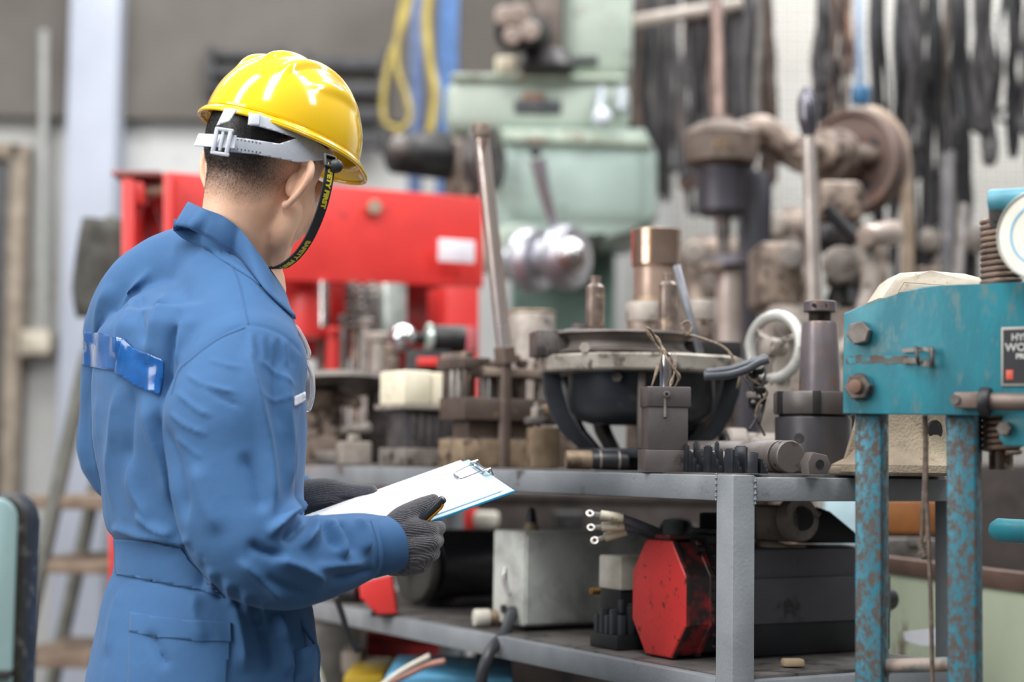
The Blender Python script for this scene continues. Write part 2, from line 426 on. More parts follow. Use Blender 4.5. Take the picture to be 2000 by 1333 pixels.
# ---- body: one continuous mesh
mb = MB()
mb.sph(hd(-.008, 0, .045), 1, (.089, .074, .088), Hrot, 32, 20)
mb.sph(hd(.04, 0, -.02), 1, (.058, .062, .075), Hrot, 28, 18)
mb.sph(hd(.055, 0, -.072), 1, (.043, .046, .042), Hrot)
mb.sph(hd(.078, 0, -.098), .019); mb.sph(hd(.092, 0, .03), 1, (.014, .045, .02), Hrot)
for s in (-1, 1):
    chain(mb, [(hd(.02, s*.056, -.03), .02), (hd(.03, s*.05, -.068), .019), (hd(.078, s*.014, -.1), .016)], 14)
    mb.sph(hd(.072, s*.042, -.018), .021)
chain(mb, [(hd(.092, 0, .018), .007), (hd(.106, 0, -.008), .009), (hd(.114, 0, -.028), .011)], 12)
for s in (-1, 1): mb.sph(hd(.1, s*.011, -.031), .008)
chain(mb, [(hd(.089, -.02, -.058), .006), (hd(.097, 0, -.055), .008), (hd(.089, .02, -.058), .006)], 10)
chain(mb, [(hd(.087, -.018, -.067), .006), (hd(.094, 0, -.068), .008), (hd(.087, .018, -.067), .006)], 10)
NK = hd(.004, 0, -.06)
chain(mb, [(hd(-.014, 0, .01), .060), (NK, .052), (NB.lerp(NK, .4), .053), (NB, .062)], 28)
chain(mb, [(hd(.012, 0, -.05), .044), (NB-BF*.004+Vector((0, 0, .0)), .045)], 20)
for nodes in (RSL, LSL):                      # shoulders and arms, inside the sleeves
    chain(mb, [(NB, .065)] + [(P_(a, b, c), max(.03, r*.62)) for a, b, c, r in nodes], 16)
hip = W(393, 1333, 2.28)
chain(mb, [(NB, .07), (W(385, 800, 2.285), .11), (W(400, 1060, 2.285), .1), (hip, .12)], 20)
for s in (-1, 1):
    a = hip + BR*.09*s
    chain(mb, [(a, .08), (Vector((a.x+.02, a.y+.01, .48)), .055), (Vector((a.x-.01, a.y, .1)), .042)], 14)
me = remesh(mb.bm, .0036, 5, .5)
# finer ears are lofted onto the same body mesh
def ear(s):
    b = MB(); o = hd(-.004, s*.066, -.004)
    back = (-HF*.22 + HR*s*.97).normalized(); up = (HU*.98 - HF*.10).normalized()
    def q(x, y, z=0): return o + back*x + up*y + (HF*.95+HR*s*.2)*z
    rim = [q(-.004, .012), q(.002, .027), q(.012, .034), q(.023, .031), q(.029, .020), q(.028, .006), q(.022, -.008), q(.013, -.019), q(.006, -.026), q(.000, -.027)]
    P = spline(rim, 5); m = len(P)
    b.tube(P, [.0042 + .0012*math.sin(i/(m-1)*3.1) for i in range(m)], 10)
    b.sph(P[0], .0042); b.sph(q(.003, -.027), .0062)
    b.sph(q(.012, .006), 1, (.0165, .0245, .0036), Matrix((back, up, back.cross(up))).transposed())
    b.sph(q(.004, .002), 1, (.011, .018, .010), Matrix((back, up, back.cross(up))).transposed())
    chain(b, [(q(.006, .02, .003), .0035), (q(.017, .016, .004), .004), (q(.018, .002, .004), .004), (q(.010, -.012, .003), .004)], 8)
    return remesh(b.bm, .0013, 5, .5)
bm = bmesh.new(); bm.from_mesh(me)
for s in (-1, 1):
    e = ear(s); bm.from_mesh(e)
me2 = bpy.data.meshes.new('person'); bm.to_mesh(me2); bm.free()
person = bpy.data.objects.new('person', me2); COL.objects.link(person)
base_pt = Vector((hip.x, hip.y, 0))
me2.transform(Matrix.Translation(-base_pt)); person.location = base_pt
me2.materials.append(skin); me2.polygons.foreach_set('use_smooth', [True]*len(me2.polygons))
tag(person, 'person in blue coveralls and yellow safety helmet reading a clipboard, seen from behind', 'person')
def bvh_of(o):
    bm = bmesh.new(); bm.from_mesh(o.data); bm.transform(Matrix.Translation(wloc(o)))
    t = BVHTree.FromBMesh(bm); bm.free(); return t
body_bvh = bvh_of(person)
CAM = Vector((0, 0, CAM_H))
def ray_to(bvh, px, py):
    d = (W(px, py, 2.2)-CAM).normalized()
    h = bvh.ray_cast(CAM, d)
    return None if h[0] is None else (h[0], h[1] if h[1].dot(d) < 0 else -h[1])

# ---- hair: short clipped strands and a dense cap, part of the person
def hair_density(p):
    q = p-HC; f = q.dot(HF); u = q.dot(HU); r = abs(q.dot(HR))
    line = float(np.interp(r, [0, .007, .033, .046, .055, .063, .068, .08], [-.066, -.066, -.061, -.052, -.034, -.010, .007, .018]))
    if f > -.012: line = max(line, .014) + (f+.012)*.2
    if f > .045: line = .05
    return max(0., min(1., (u-line)/.056)), f, u
co = get_co(me2) + np.array(base_pt)
att = me2.attributes.new('stubble', 'FLOAT', 'POINT')
sv_ = np.zeros(len(co)); near = np.linalg.norm(co-np.array(HC), axis=1) < .17
for i in np.nonzero(near)[0]:
    q_ = Vector(co[i])-HC
    if abs(q_.dot(HR)) > .0735 and q_.dot(HU) < .034: continue
    d_ = hair_density(Vector(co[i]))[0]; sv_[i] = min(.93, d_**.9)
att.data.foreach_set('value', sv_)
me2.calc_loop_triangles()
tri = np.empty(len(me2.loop_triangles)*3, dtype=np.int32); me2.loop_triangles.foreach_get('vertices', tri); tri = tri.reshape(-1, 3)
hcn = np.array(HC)
cen = co[tri].mean(1); rel = cen-hcn
loc = np.stack([rel @ np.array(HF), rel @ np.array(HR), rel @ np.array(HU)], 1)
sel = (np.abs(loc[:, 0]) < .12) & (loc[:, 2] > -.09) & (loc[:, 2] < .15) & (loc[:, 0] < .07) & (np.linalg.norm(loc - np.array([-.008, 0, .02]), axis=1) < .125) & ~((np.abs(loc[:, 1]) > .072) & (loc[:, 2] < .035) & (loc[:, 0] > -.035))
tri = tri[sel]
a, b_, c = co[tri[:, 0]], co[tri[:, 1]], co[tri[:, 2]]
cr = np.cross(b_-a, c-a); ar = np.linalg.norm(cr, axis=1)/2; nn = cr/(2*ar[:, None])
rng = np.random.default_rng(3)
NH = 120000
pick = rng.choice(len(tri), NH, p=ar/ar.sum())
r1 = np.sqrt(rng.random(NH)); r2 = rng.random(NH)
pt = (1-r1)[:, None]*a[pick] + (r1*(1-r2))[:, None]*b_[pick] + (r1*r2)[:, None]*c[pick]
vs = []; fs = []
dn = -np.array(HU)*.8
for i in range(NH):
    d, f, u = hair_density(Vector(pt[i]))
    if d <= 0 or rng.random() > d**.8: continue
    L = .002 + .003*d
    dr = nn[pick[i]]*(.42) + dn*(.75) + rng.normal(0, .09, 3); dr /= np.linalg.norm(dr)
    w = np.cross(dr, nn[pick[i]]+rng.normal(0, .5, 3)); w /= np.linalg.norm(w)+1e-9; w *= .00010+.00006*d
    k = len(vs); p0 = pt[i]-nn[pick[i]]*.0003
    vs += [p0-w, p0+w, p0+dr*L]; fs.append((k, k+1, k+2))
hm = bpy.data.meshes.new('hair'); hm.from_pydata([tuple(v) for v in vs], [], fs)
hair_mat = mat('black_hair', '#211e1e', '#141213', rough=.45, bump=0)
hair = link_mesh('hair', hm, hair_mat, person, 0)
# darker roots: dense lower cap with a noisy edge
cap = MB(); G = []
def skull_pt(th, ph, off):
    d = HF*(math.cos(ph)*math.cos(th)) + HR*(math.cos(ph)*math.sin(th)) + HU*math.sin(ph)
    o = hd(-.008, 0, .03); h = body_bvh.ray_cast(o + d*.2, -d)
    return (h[0] + d*off) if h[0] else o + d*.09
for j in range(40):
    ph = math.radians(90 - 118*j/39)
    G.append([skull_pt(math.radians(50 + 260*i/70), ph, .0012) for i in range(71)])
for row in G: 
    for q in row: pass
V = [[cap.bm.verts.new(p) for p in row] for row in G]
for i in range(39):
    for j in range(70):
        quad = (V[i][j], V[i][j+1], V[i+1][j+1], V[i+1][j])
        cpt = sum((v.co for v in quad), Vector())/4
        d, f, u = hair_density(cpt)
        q = cpt-HC
        if d > .97 and not (abs(q.dot(HR)) > .071 and u < .033 and f > -.035):
            cap.bm.faces.new(quad)
bmesh.ops.remove_doubles(cap.bm, verts=cap.bm.verts, dist=.0004)
bmesh.ops.delete(cap.bm, geom=[v for v in cap.bm.verts if not v.link_faces], context='VERTS')
hc_o = cap.build('hair_roots', hair_mat, hair, 180)

# eyes
for s in (-1, 1):
    e = MB().sph(hd(.083, s*.031, .004), .0115).build('eye', mat('eye_white', '#e8e4df', '#dcd6cf', rough=.15, bump=0), person)
    MB().sph(hd(.0925, s*.031, .003), .0045, (1, 1, 1)).build('iris', mat('dark_iris', '#2c1c14', '#1c120c', rough=.1, bump=0), e)

# ---- coverall
def ring_rows():
    rows = [(615, 205, 560, .62), (650, 178, 582, .62), (740, 168, 598, .62), (850, 172, 600, .64), (950, 190, 594, .66), (1010, 196, 594, .67), (1040, 205, 594, .68),
            (1056, 222, 592, .68), (1125, 220, 596, .70), (1150, 208, 600, .7), (1200, 192, 610, .72), (1333, 166, 622, .74), (1450, 160, 622, .76), (1560, 175, 610, .8)]
    out = []
    for py, xl, xr, rt in rows:
        D = 2.28; hw = M((xr-xl)/2, D)
        a = hw/math.sqrt(math.sin(TH)**2 + (rt*math.cos(TH))**2)
        out.append((W((xl+xr)/2, py, D), a, a*rt))
    return out
mb = MB()
RR = ring_rows(); rings = []
for C, a, b in RR:
    rg = []
    for k in range(48):
        t = 2*math.pi*k/48; ct, st = math.cos(t), math.sin(t); e = .86
        x = math.copysign(abs(ct)**e, ct)*b; y = math.copysign(abs(st)**e, st)*a
        rg.append(mb.bm.verts.new(C + BF*x + BR*y))
    rings.append(rg)
for A, B in zip(rings, rings[1:]):
    for k in range(48): mb.bm.faces.new((A[k], A[(k+1) % 48], B[(k+1) % 48], B[k]))
mb.bm.faces.new(rings[0][::-1]); mb.bm.faces.new(rings[-1])
mb.sph(W(378, 690, 2.285), 1, (.115, .165, .10), Matrix((BF, BR, Vector((0, 0, 1)))).transposed(), 32, 20)
chain(mb, [(P_(428, 556, 2.285), .068), (P_(375, 530, 2.32), .064), (P_(300, 578, 2.37), .072), (P_(255, 650, 2.43), .068)], 24)
chain(mb, [(P_(428, 556, 2.285), .068), (P_(455, 610, 2.22), .072), (P_(480, 714, 2.13), .075)], 24)
chain(mb, [(P_(a, b, c), r) for a, b, c, r in RSL], 28)
chain(mb, [(P_(a, b, c), r) for a, b, c, r in LSL], 24)
feet = []
for s in (-1, 1):
    a = RR[-1][0] + BR*.092*s; ft = Vector((a.x+.0, a.y, .12)); feet.append(ft)
    chain(mb, [(a + Vector((0, 0, .08)), .105), (a-Vector((0, 0, .12)), .1), (Vector((a.x+.03, a.y+.015, .5)), .08), (Vector((a.x, a.y, .16)), .072)], 24)
cme = remesh(mb.bm, .0036, 16, .6)
co = get_co(cme); px = proj_np(co); no = get_no(cme)
vd = co - np.array(CAM); vd /= np.linalg.norm(vd, axis=1)[:, None]
face = -(no*vd).sum(1); fw = np.clip(face*2.2, 0, 1)
def sm(x): x = np.clip(x, 0, 1); return x*x*(3-2*x)
disp = np.zeros(len(co))
def fold(poly, amp, width, taper=.25, asym=0., reg=None):
    poly = smooth2d(poly)
    d, al, sd = seg_dist(px, poly)
    g = np.exp(-(d/width)**1.35)
    if asym: g = g*(1+asym*sd)
    tp = sm(al/taper)*sm((1-al)/taper) if taper else 1
    return amp*g*tp
mm = .001
arm_d, _, _ = seg_dist(px, [(500, 712), (455, 815), (452, 900), (463, 1000), (500, 1072), (560, 1098), (640, 1085), (764, 1062)])
FOLDS = [  # back
 ([(300, 520), (262, 580), (243, 655), (236, 720)], 8, 12), ([(276, 560), (272, 620), (285, 680)], -5, 11), ([(220, 545), (196, 610), (190, 700)], 4, 16),
 ([(355, 590), (336, 650), (322, 730), (315, 800)], -9, 13), ([(330, 560), (300, 640), (292, 720)], 5, 16), ([(343, 605), (347, 660), (345, 720)], 4, 9),
 ([(236, 735), (222, 830), (214, 930), (222, 1010)], 6, 13), ([(258, 740), (250, 850), (246, 950)], -5, 15), ([(275, 760), (300, 850), (325, 930), (338, 1010)], 6, 15),
 ([(300, 800), (330, 880), (352, 960), (362, 1030)], -7, 14), ([(240, 880), (262, 960), (300, 1025)], 4, 14), ([(190, 760), (186, 860), (200, 950)], 4, 11),
 ([(262, 1000), (300, 1030), (350, 1045)], 5, 10), ([(215, 1030), (260, 1043), (320, 1050), (375, 1062)], 5, 10, .1),
 # sleeve
 ([(486, 640), (490, 723), (515, 838), (528, 960), (530, 1040)], 8, 15), ([(556, 700), (560, 800), (566, 900), (560, 980)], 5, 16), ([(535, 660), (540, 760), (545, 850)], -3.5, 14),
 ([(355, 725), (400, 752), (470, 770)], 2.1, 5), ([(340, 762), (385, 800), (420, 815)], 2.1, 5), ([(385, 735), (420, 770), (478, 800)], -1.47, 5), ([(325, 800), (360, 830), (410, 852)], 2.1, 5),
 ([(400, 700), (455, 716), (480, 718)], 1.26, 5), ([(500, 700), (545, 730), (575, 760)], 1.68, 5), ([(500, 770), (540, 782), (570, 770)], 1.26, 5), ([(335, 850), (375, 880), (400, 900)], 1.26, 5),
 ([(470, 880), (500, 940), (515, 1010)], -4, 16), ([(380, 900), (400, 980), (430, 1050)], 4, 20),
 # elbow and forearm
 ([(520, 1052), (560, 1010), (596, 965)], 11, 11), ([(545, 1062), (585, 1030), (610, 985)], -8, 11), ([(583, 1075), (612, 1040), (618, 1000), (600, 960)], 9, 11), ([(610, 1000), (640, 1035), (660, 1080)], -8, 10),
 ([(635, 1010), (662, 1050), (670, 1100)], 7, 11), ([(660, 1015), (688, 1050), (692, 1090)], -6, 9), ([(690, 1012), (712, 1040), (716, 1085)], 6, 9), ([(530, 1090), (590, 1110), (640, 1140)], 7, 13), ([(500, 1120), (560, 1150), (620, 1165)], -4, 11),
 ([(600, 1110), (660, 1105), (720, 1098)], 5, 9), ([(480, 1060), (520, 1080), (560, 1085)], -6, 11), ([(460, 1090), (510, 1130), (560, 1180)], 5, 13), ([(640, 1130), (690, 1125), (740, 1110)], -4, 9),
 # trousers
 ([(240, 1140), (222, 1200), (206, 1290)], 4, 12), ([(290, 1230), (310, 1275), (330, 1310)], -5, 9), ([(450, 1160), (470, 1240), (480, 1320)], 5, 15), ([(505, 1185), (520, 1260), (525, 1330)], -6, 13), ([(545, 1200), (560, 1280), (560, 1330)], 6, 12), ([(385, 1150), (380, 1200), (400, 1260)], 3, 14),
]
for f in FOLDS: disp += fold(f[0], f[1]*1.8*mm, f[2]*.85, *(f[3:] or (.25,)))
for i in range(11):                           # gathers of the elastic waist
    x = 392 + i*17; y0 = 1096 + i*11
    disp += fold([(x, y0), (x+5, y0+28), (x+4, y0+62)], (4.5 if i % 2 else -3.5)*mm, 7)
for i in range(9):                            # gathers below the sleeve head seam
    x = 476 + i*11
    disp += fold([(x, 646+i*2), (x+4, 672+i*2), (x+6, 706+i*2)], (2.6 if i % 2 else -1.6)*mm, 4.5)
SEAMS = [([(415, 473), (440, 510), (460, 550), (479, 634)], 1), ([(479, 634), (440, 650), (407, 670), (376, 695), (350, 720), (336, 765)], 1.8), ([(479, 634), (520, 640), (560, 660), (588, 690)], 1.8),
         ([(222, 1052), (300, 1058), (380, 1080)], 2.5), ([(228, 1122), (300, 1136), (395, 1158)], 1.8), ([(395, 1085), (388, 1150)], 1.5), ([(718, 1018), (730, 1060), (733, 1108)], 1.8)]
for s_, a_ in SEAMS: disp += fold(s_, -a_*mm, 4.0, .02)
# broad sleeve/back valley
disp += fold([(345, 700), (322, 770), (312, 830), (335, 930), (362, 1040)], -5*mm, 9, .2)
nz = np.array([noise.noise(Vector(c_)*11)*.6 + noise.noise(Vector(c_)*23+Vector((5, 5, 5)))*.4 for c_ in co])
disp = disp*fw + nz*3.2*mm
co2 = co + no*disp[:, None]
set_co(cme, co2)
o_tmp = cme
cov = link_mesh('coverall', cme, cloth, person, 180)
cov_bvh = bvh_of(cov)

def on_cov(x, y):
    return ray_to(cov_bvh, x, y)
def cov_patch(name, pts, material, parent, cell=6, lift=.0012, th=.0016, smooth_pts=0, label=None):
    bm, _ = polypatch(pts, on_cov, cell, lift, smooth_pts)
    me = bpy.data.meshes.new(name); bm.to_mesh(me); bm.free()
    o = link_mesh(name, me, material, parent, 60); solid(o, th, 0)
    if label: o['label'] = label
    return o
reflect = mat('blue_reflective_tape', '#1c5fa8', '#185292', rough=.16, scale=60, bump=.25, bscale=60, coat=.6)
stripA = cov_patch('reflective_strip', [(167, 647), (205, 652), (241, 662), (236, 690), (228, 726), (195, 720), (161, 712), (162, 680)], reflect, cov, label='glossy blue tape across the back')
stripB = cov_patch('reflective_strip', [(241, 660), (262, 680), (290, 690), (321, 706), (318, 740), (313, 773), (270, 755), (228, 729), (233, 695)], reflect, cov, lift=.003, label='glossy blue tape across the back')
# the back pocket, cuff, waistband
cov_patch('back_pocket', [(258, 1196), (270, 1200), (350, 1210), (452, 1217), (448, 1270), (440, 1345), (250, 1345), (252, 1270)], cloth, cov, cell=7, lift=.0012, th=.0016)
cov_patch('pocket_welt', [(258, 1196), (300, 1204), (380, 1213), (452, 1217), (451, 1254), (380, 1252), (300, 1244), (255, 1234)], cloth, cov, cell=7, lift=.0024, th=.0016)
cov_patch('waistband', [(224, 1052), (300, 1059), (355, 1072), (372, 1098), (392, 1120), (414, 1140), (432, 1158), (440, 1170), (385, 1152), (300, 1136), (228, 1122)], cloth, cov, cell=7, lift=.0016, th=.0016)
cov_patch('chest_label', [(573, 776), (601, 762), (604, 768), (599, 778), (573, 794)], mat('white_label_cloth', '#dcdce4', '#c9c9d4', rough=.8), cov, cell=4, lift=.002)
# stitching: fine raised threads laid along seams
def stitch(poly, name='stitching', dx=0, dy=5):
    P = smooth2d(poly, 6); m = MB(); n_ = 0
    pts = [on_cov(x+dx, y+dy) for x, y in P]
    pts = [h[0]+h[1]*.0012 for h in pts if h]
    if len(pts) > 2: m.tube(pts, .0005, 5); m.build(name, cloth, cov)
for s_, dy in ((SEAMS[0][0], 0), (SEAMS[4][0], -6), (SEAMS[1][0], 7), (SEAMS[6][0], 0)): stitch(s_, dx=6 if dy == 0 else 0, dy=dy)
# side pocket opening, standing away from the right hip
sp = MB()
rimo = [(585, 1206), (592, 1222), (603, 1240), (616, 1258), (622, 1280), (621, 1310), (617, 1345)]
G = []
for i, (x, y) in enumerate(rimo):
    G.append([W(x, y, 2.18), W(x-14, y+6, 2.155), W(x-40, y+14, 2.15), W(x-70, y+26, 2.16)])
sp.grid(G[3:]); o = sp.build('side_pocket', cloth, cov, 60); solid(o, .003, 0)
sp = MB(); sp.tube(spline([W(x, y, 2.18) for x, y in rimo], 5), .0028, 8); sp.build('pocket_edge', cloth, cov)

# ---- cuff
cf = MB(); G = []
cax = (P_(750, 1063, 2.188)-P_(700, 1072, 2.165)).normalized(); cu_, cv_, _ = basis(cax)
cuff_prof = [(-.030, .0415), (-.029, .0425), (-.012, .0415), (.004, .0405), (.012, .0395), (.0125, .0375), (.004, .0365), (-.01, .036)]
cbase = P_(744, 1065, 2.186)
for h, r in cuff_prof:
    G.append([cbase + cax*(h + .006*math.cos(2*math.pi*k/48+2.0)) + (cu_*math.cos(2*math.pi*k/48)*1.05 + cv_*math.sin(2*math.pi*k/48)*.92)*(r + .0012*math.sin(2*math.pi*k/48*3+1)) for k in range(49)])
cf.grid(G); bmesh.ops.remove_doubles(cf.bm, verts=cf.bm.verts, dist=.0001)
cf.build('cuff', cloth, cov, 60)

# ---- collar
top = [(367, 395), (398, 409), (428, 420), (446, 431), (470, 451), (495, 483), (522, 522), (546, 568), (576, 617)]
low = [(340, 440), (371, 447), (413, 466), (436, 483), (466, 502), (489, 529), (513, 560), (540, 588), (571, 619)]
tD = [2.262, 2.235, 2.215, 2.20, 2.188, 2.18, 2.175, 2.172, 2.165]
T = spline([Vector((*p, d)) for p, d in zip(top, tD)], 6); Lw = spline([Vector((*p, 0)) for p in low], 6)
G = []; 
surfD = []
for q in Lw:
    hs_ = [h_[0].y for h_ in (on_cov(q.x, q.y), ray_to(body_bvh, q.x, q.y)) if h_]; surfD.append(min(hs_) if hs_ else None)
last = 2.2
for i, d in enumerate(surfD):
    if d is None or d > 2.26: surfD[i] = None
vals = [(i, d) for i, d in enumerate(surfD) if d]
surfD = list(np.interp(range(len(Lw)), [v[0] for v in vals], [v[1] for v in vals]))
G = []
for i, (t, l) in enumerate(zip(T, Lw)):
    d1 = surfD[i]-.009; row = []
    for bv in (cov_bvh, body_bvh):
        h = ray_to(bv, t.x, t.y+4)
        if h and h[0].y-.006 < t.z: t.z = h[0].y-.006
    fr = i/(len(T)-1)
    row.append(W(t.x+1, t.y+7, t.z+.020)); row.append(W(t.x, t.y+1, t.z+.006))
    for k in range(7):
        s = k/6
        bulge = math.sin(s*math.pi)*.004 + .003*noise.noise(Vector((i*.12, s*1.5, 0)))
        row.append(W(t.x+(l.x-t.x)*s, t.y+(l.y-t.y)*s, t.z+(d1-t.z)*s - bulge))
    G.append(row)
c = MB(); c.grid(G); col = c.build('collar', cloth, cov, 60); solid(col, .0022, 0)
# stand of the collar showing in shade under the fold
G = []
for i in range(0, int(len(Lw)*.74)):
    l = Lw[i]; row = []
    w_ = math.sin(min(1, (i+2)/9)*math.pi/2)*(1 if i < len(Lw)*.5 else max(.15, 1-(i-len(Lw)*.5)/(len(Lw)*.24)))
    for k in range(6):
        dx, dy = -.35*k*3.4*w_, -12 + k*(12+24*w_)/5*1.0
        x, y = l.x+dx, l.y+dy
        hs_ = [h_[0].y for h_ in (on_cov(x, y), ray_to(body_bvh, x, y)) if h_]
        dd = (min(hs_) if hs_ else surfD[i]) - (.0035 if k < 5 else .0005)
        row.append(W(x, y, min(dd, surfD[i]+.02)))
    G.append(row)
c2 = MB(); c2.grid(G); o2 = c2.build('collar_stand', cloth, cov, 60); solid(o2, .0016, 0)
# collar stand running round behind the neck and down the far side
st = MB(); G = []
ncen = NB.lerp(NK, .45)
for k in range(30):
    a = math.radians(10 + 150*k/29)
    d = -BF*math.cos(a)*1.0 + BR*math.sin(a)*-1.0
    b0 = ncen + d*.060 + Vector((0, 0, -.012)); 
    G.append([b0 + Vector((0, 0, -.03)) + d*.01, b0, b0 + Vector((0, 0, .02)) - d*.003])
st.grid(G); 
o = st.build('collar_stand', cloth, cov, 60); solid(o, .002, 0)

# shoes
for s, ft in zip((-1, 1), feet):
    b = MB(); c0 = Vector((ft.x, ft.y, 0))
    chain(b, [(c0 + Vector((0, 0, .14)), .05), (c0 + Vector((0, 0, .07))-BF*.01, .048)], 16)
    b.sph(c0 + BF*.03 + Vector((0, 0, .05)), 1, (.12, .046, .05), Matrix((BF, BR, Vector((0, 0, 1)))).transposed())
    b.sph(c0 + BF*.12 + Vector((0, 0, .04)), 1, (.07, .048, .038), Matrix((BF, BR, Vector((0, 0, 1)))).transposed())
    m_ = remesh(b.bm, .006, 3)
    sh = link_mesh('shoe', m_, mat('black_leather', '#27221f', '#171412', rough=.4), person, 180)
    cc = [c0 + BF*x + BR*y for x, y in ((-.075, -.03), (-.03, -.042), (.1, -.05), (.165, -.04), (.19, 0), (.165, .04), (.1, .05), (-.03, .042), (-.075, .03))]
    MB().prism([p_ for p_ in cc], (0, 0, .022), .003).build('sole', rubber, sh)
# ---- safety helmet (worn: a part of the person)
yellow = mat('glossy_yellow_helmet', '#f5c80a', '#f2c208', rough=.14, rough_var=.02, scale=4, bump=0, coat=.8)
HB = HC + HU*.068 + HF*.014 - HR*.003                   # centre of the rim plane
HUt = nrm(HU - HF*.15); HFt = nrm(HF + HU*.15)
def hp(f, r, u): return HB + HFt*f + HR*r + HUt*u
hl, hb_, hw_, hh = .118, .112, .097, .105
NU, NV = 144, 46
G = []
for j in range(NV):
    v = j/(NV-1); ph = math.pi/2*v
    row = []
    for i in range(NU):
        a = 2*math.pi*i/NU; ca, sa = math.cos(a), math.sin(a)
        L = hl if ca > 0 else hb_
        k = math.cos(ph)**.92; z = math.sin(ph)**.96
        f, r, u = L*ca*k, hw_*sa*k, hh*z
        # raised ribs running over the crown, front to back
        lat = r/hw_; lf = f/L
        rib = max(0, math.cos(lat*math.pi*5.2))**1.2 if abs(lat) < .9 else 0
        edge = 1-max(0, min(1, (abs(lf) - .55)/.25)); edge = edge*edge*(3-2*edge)
        m_ = max(0, min(1, (z-.5)/.2)); m_ = m_*m_*(3-2*m_)
        rib *= edge*m_*.0065
        n = Vector((f/L**2, r/hw_**2, u/hh**2)).normalized()
        # side gutter bulge near the rim and flared brim
        row.append(hp(f + n.x*rib, r + n.y*rib, u + n.z*rib))
    G.append(row)
G[-1] = [hp(0, 0, hh+.004)]*NU
# brim: flares outward and down; long peak at the front
def brim(i, t):
    a = 2*math.pi*i/NU; ca, sa = math.cos(a), math.sin(a)
    L = hl if ca > 0 else hb_
    pk = max(0, (ca-.5)/.5); pk = pk*pk*(3-2*pk)
    ext = .008 + .026*pk; dr = .007 + .004*pk
    o = math.sin(t*math.pi/2)
    return hp((L+ext*t)*ca, (hw_ + (.010+.004*pk)*t)*sa, -dr*t*t + .0008)
rows = [[brim(i, t) for i in range(NU)] for t in (1.0, .8, .6, .4, .2)]
def close(rows):
    m = MB(); V = [[m.bm.verts.new(p) for p in r] for r in rows]
    for A, B in zip(V, V[1:]):
        for k in range(NU): m.bm.faces.new((A[k], A[(k+1) % NU], B[(k+1) % NU], B[k]))
    return m
m = close(rows + G)
bmesh.ops.remove_doubles(m.bm, verts=[v for v in m.bm.verts if (v.co-hp(0, 0, hh+.004)).length < .0008], dist=.001)
helmet = m.build('safety_helmet', yellow, person, 180); solid(helmet, .0026, -1 if False else 1)
helmet['label'] = 'glossy yellow helmet with ribs over the crown'
# rolled rim bead
m = MB(); m.tube([brim(i, 1.0) for i in range(NU)], .0026, 8, closed=True); m.build('rim', yellow, helmet, 180)

# suspension: translucent white headband with ratchet strap
def plastic_white():
    m = mat('translucent_white_plastic', '#d9dde6', '#cdd2dc', rough=.28, bump=.0)
    b = m.node_tree.nodes['Principled BSDF']; b.inputs['Transmission Weight'].default_value = .25
    b.inputs['Subsurface Weight'].default_value = .0
    return m
wplas = plastic_white()
ECEN = hd(-.008, 0, .02); ER = Vector((.109, .088, .11))
def on_ell(x, y, grow=0.0):
    o = CAM; d = (W(x, y, 2.2)-CAM).normalized()
    R3 = Vector((ER.x+grow, ER.y+grow, ER.z+grow))
    f = lambda v: Vector((v.dot(HF)/R3.x, v.dot(HR)/R3.y, v.dot(HU)/R3.z))
    oo = f(o-ECEN); dd = f(d)
    A = dd.dot(dd); B = 2*oo.dot(dd); C = oo.dot(oo)-1
    disc = B*B-4*A*C
    if disc < 0: return None
    t = (-B-math.sqrt(disc))/2/A
    p = o+d*t; q = p-ECEN
    n = (HF*(q.dot(HF)/R3.x**2) + HR*(q.dot(HR)/R3.y**2) + HU*(q.dot(HU)/R3.z**2)).normalized()
    return p, n
def ell_patch(name, pts, material, parent, cell=5, lift=0., th=.0016, smooth_pts=0, grow=0.):
    def pr(x, y):
        k = 0
        while k < 90:
            h = on_ell(x, y, grow)
            if h: return h
            x += (522-x)*.01; y += (300-y)*.006; k += 1
        return None
    bm, _ = polypatch(pts, pr, cell, lift, smooth_pts)
    me = bpy.data.meshes.new(name); bm.to_mesh(me); bm.free()
    o = link_mesh(name, me, material, parent, 60); solid(o, th, 0); return o
band = ell_patch('headband', [(452, 268), (480, 271), (545, 281), (579, 270), (540, 257), (504, 247), (484, 244), (486, 223), (506, 224), (533, 233), (562, 245), (602, 267), (640, 292), (672, 322), (655, 304), (640, 300), (640, 312), (583, 318), (560, 313), (500, 302), (450, 297)], wplas, helmet, 4)
# adjustment holes along the strap
hm_ = MB()
for k in range(9):
    for y0 in (270.5, 289):
        h = on_ell(450+k*7.2, y0+k*1.15)
        if h: hm_.lathe([(.0009, 0), (.0009, .0004)], h[0]+h[1]*.0009, h[1], 8)
o = hm_.build('strap_hole', mat('hole_dark', '#55565c', '#3c3d42', rough=.8, bump=0), band); o['kind'] = 'stuff'
# loose strap tail and buckle
tail = MB(); 
tp = [W(x, 273 + (x-385)*.06, d) for x, d in ((384, 2.262), (400, 2.243), (418, 2.222), (436, 2.205), (460, 2.190))]
ed = on_ell(440, 280); ed = ed[0].y if ed else 2.2
tp = [W(x, 273 + (x-385)*.06, ed-.010+dd) for x, dd in ((384, .022), (400, .014), (418, .006), (436, .0), (460, -.003))]
tail.ribbon(spline(tp, 5), HU, .0175, .0018); tail.build('strap_tail', wplas, helmet)
bk = MB()
ec = on_ell(437, 277) or (W(437, 277, 2.2), Vector((0, -1, 0)))
bn = (ec[1] + Vector((0, -.8, 0))).normalized(); bx = nrm(HR*.9 - HF*.3 - bn*(HR*.9-HF*.3).dot(bn)); bz = bn.cross(bx)
if bz.dot(HU) < 0: bz = -bz
BRt = Matrix((bx, bn, bz)).transposed()
bc = W(434, 277, ed-.014)
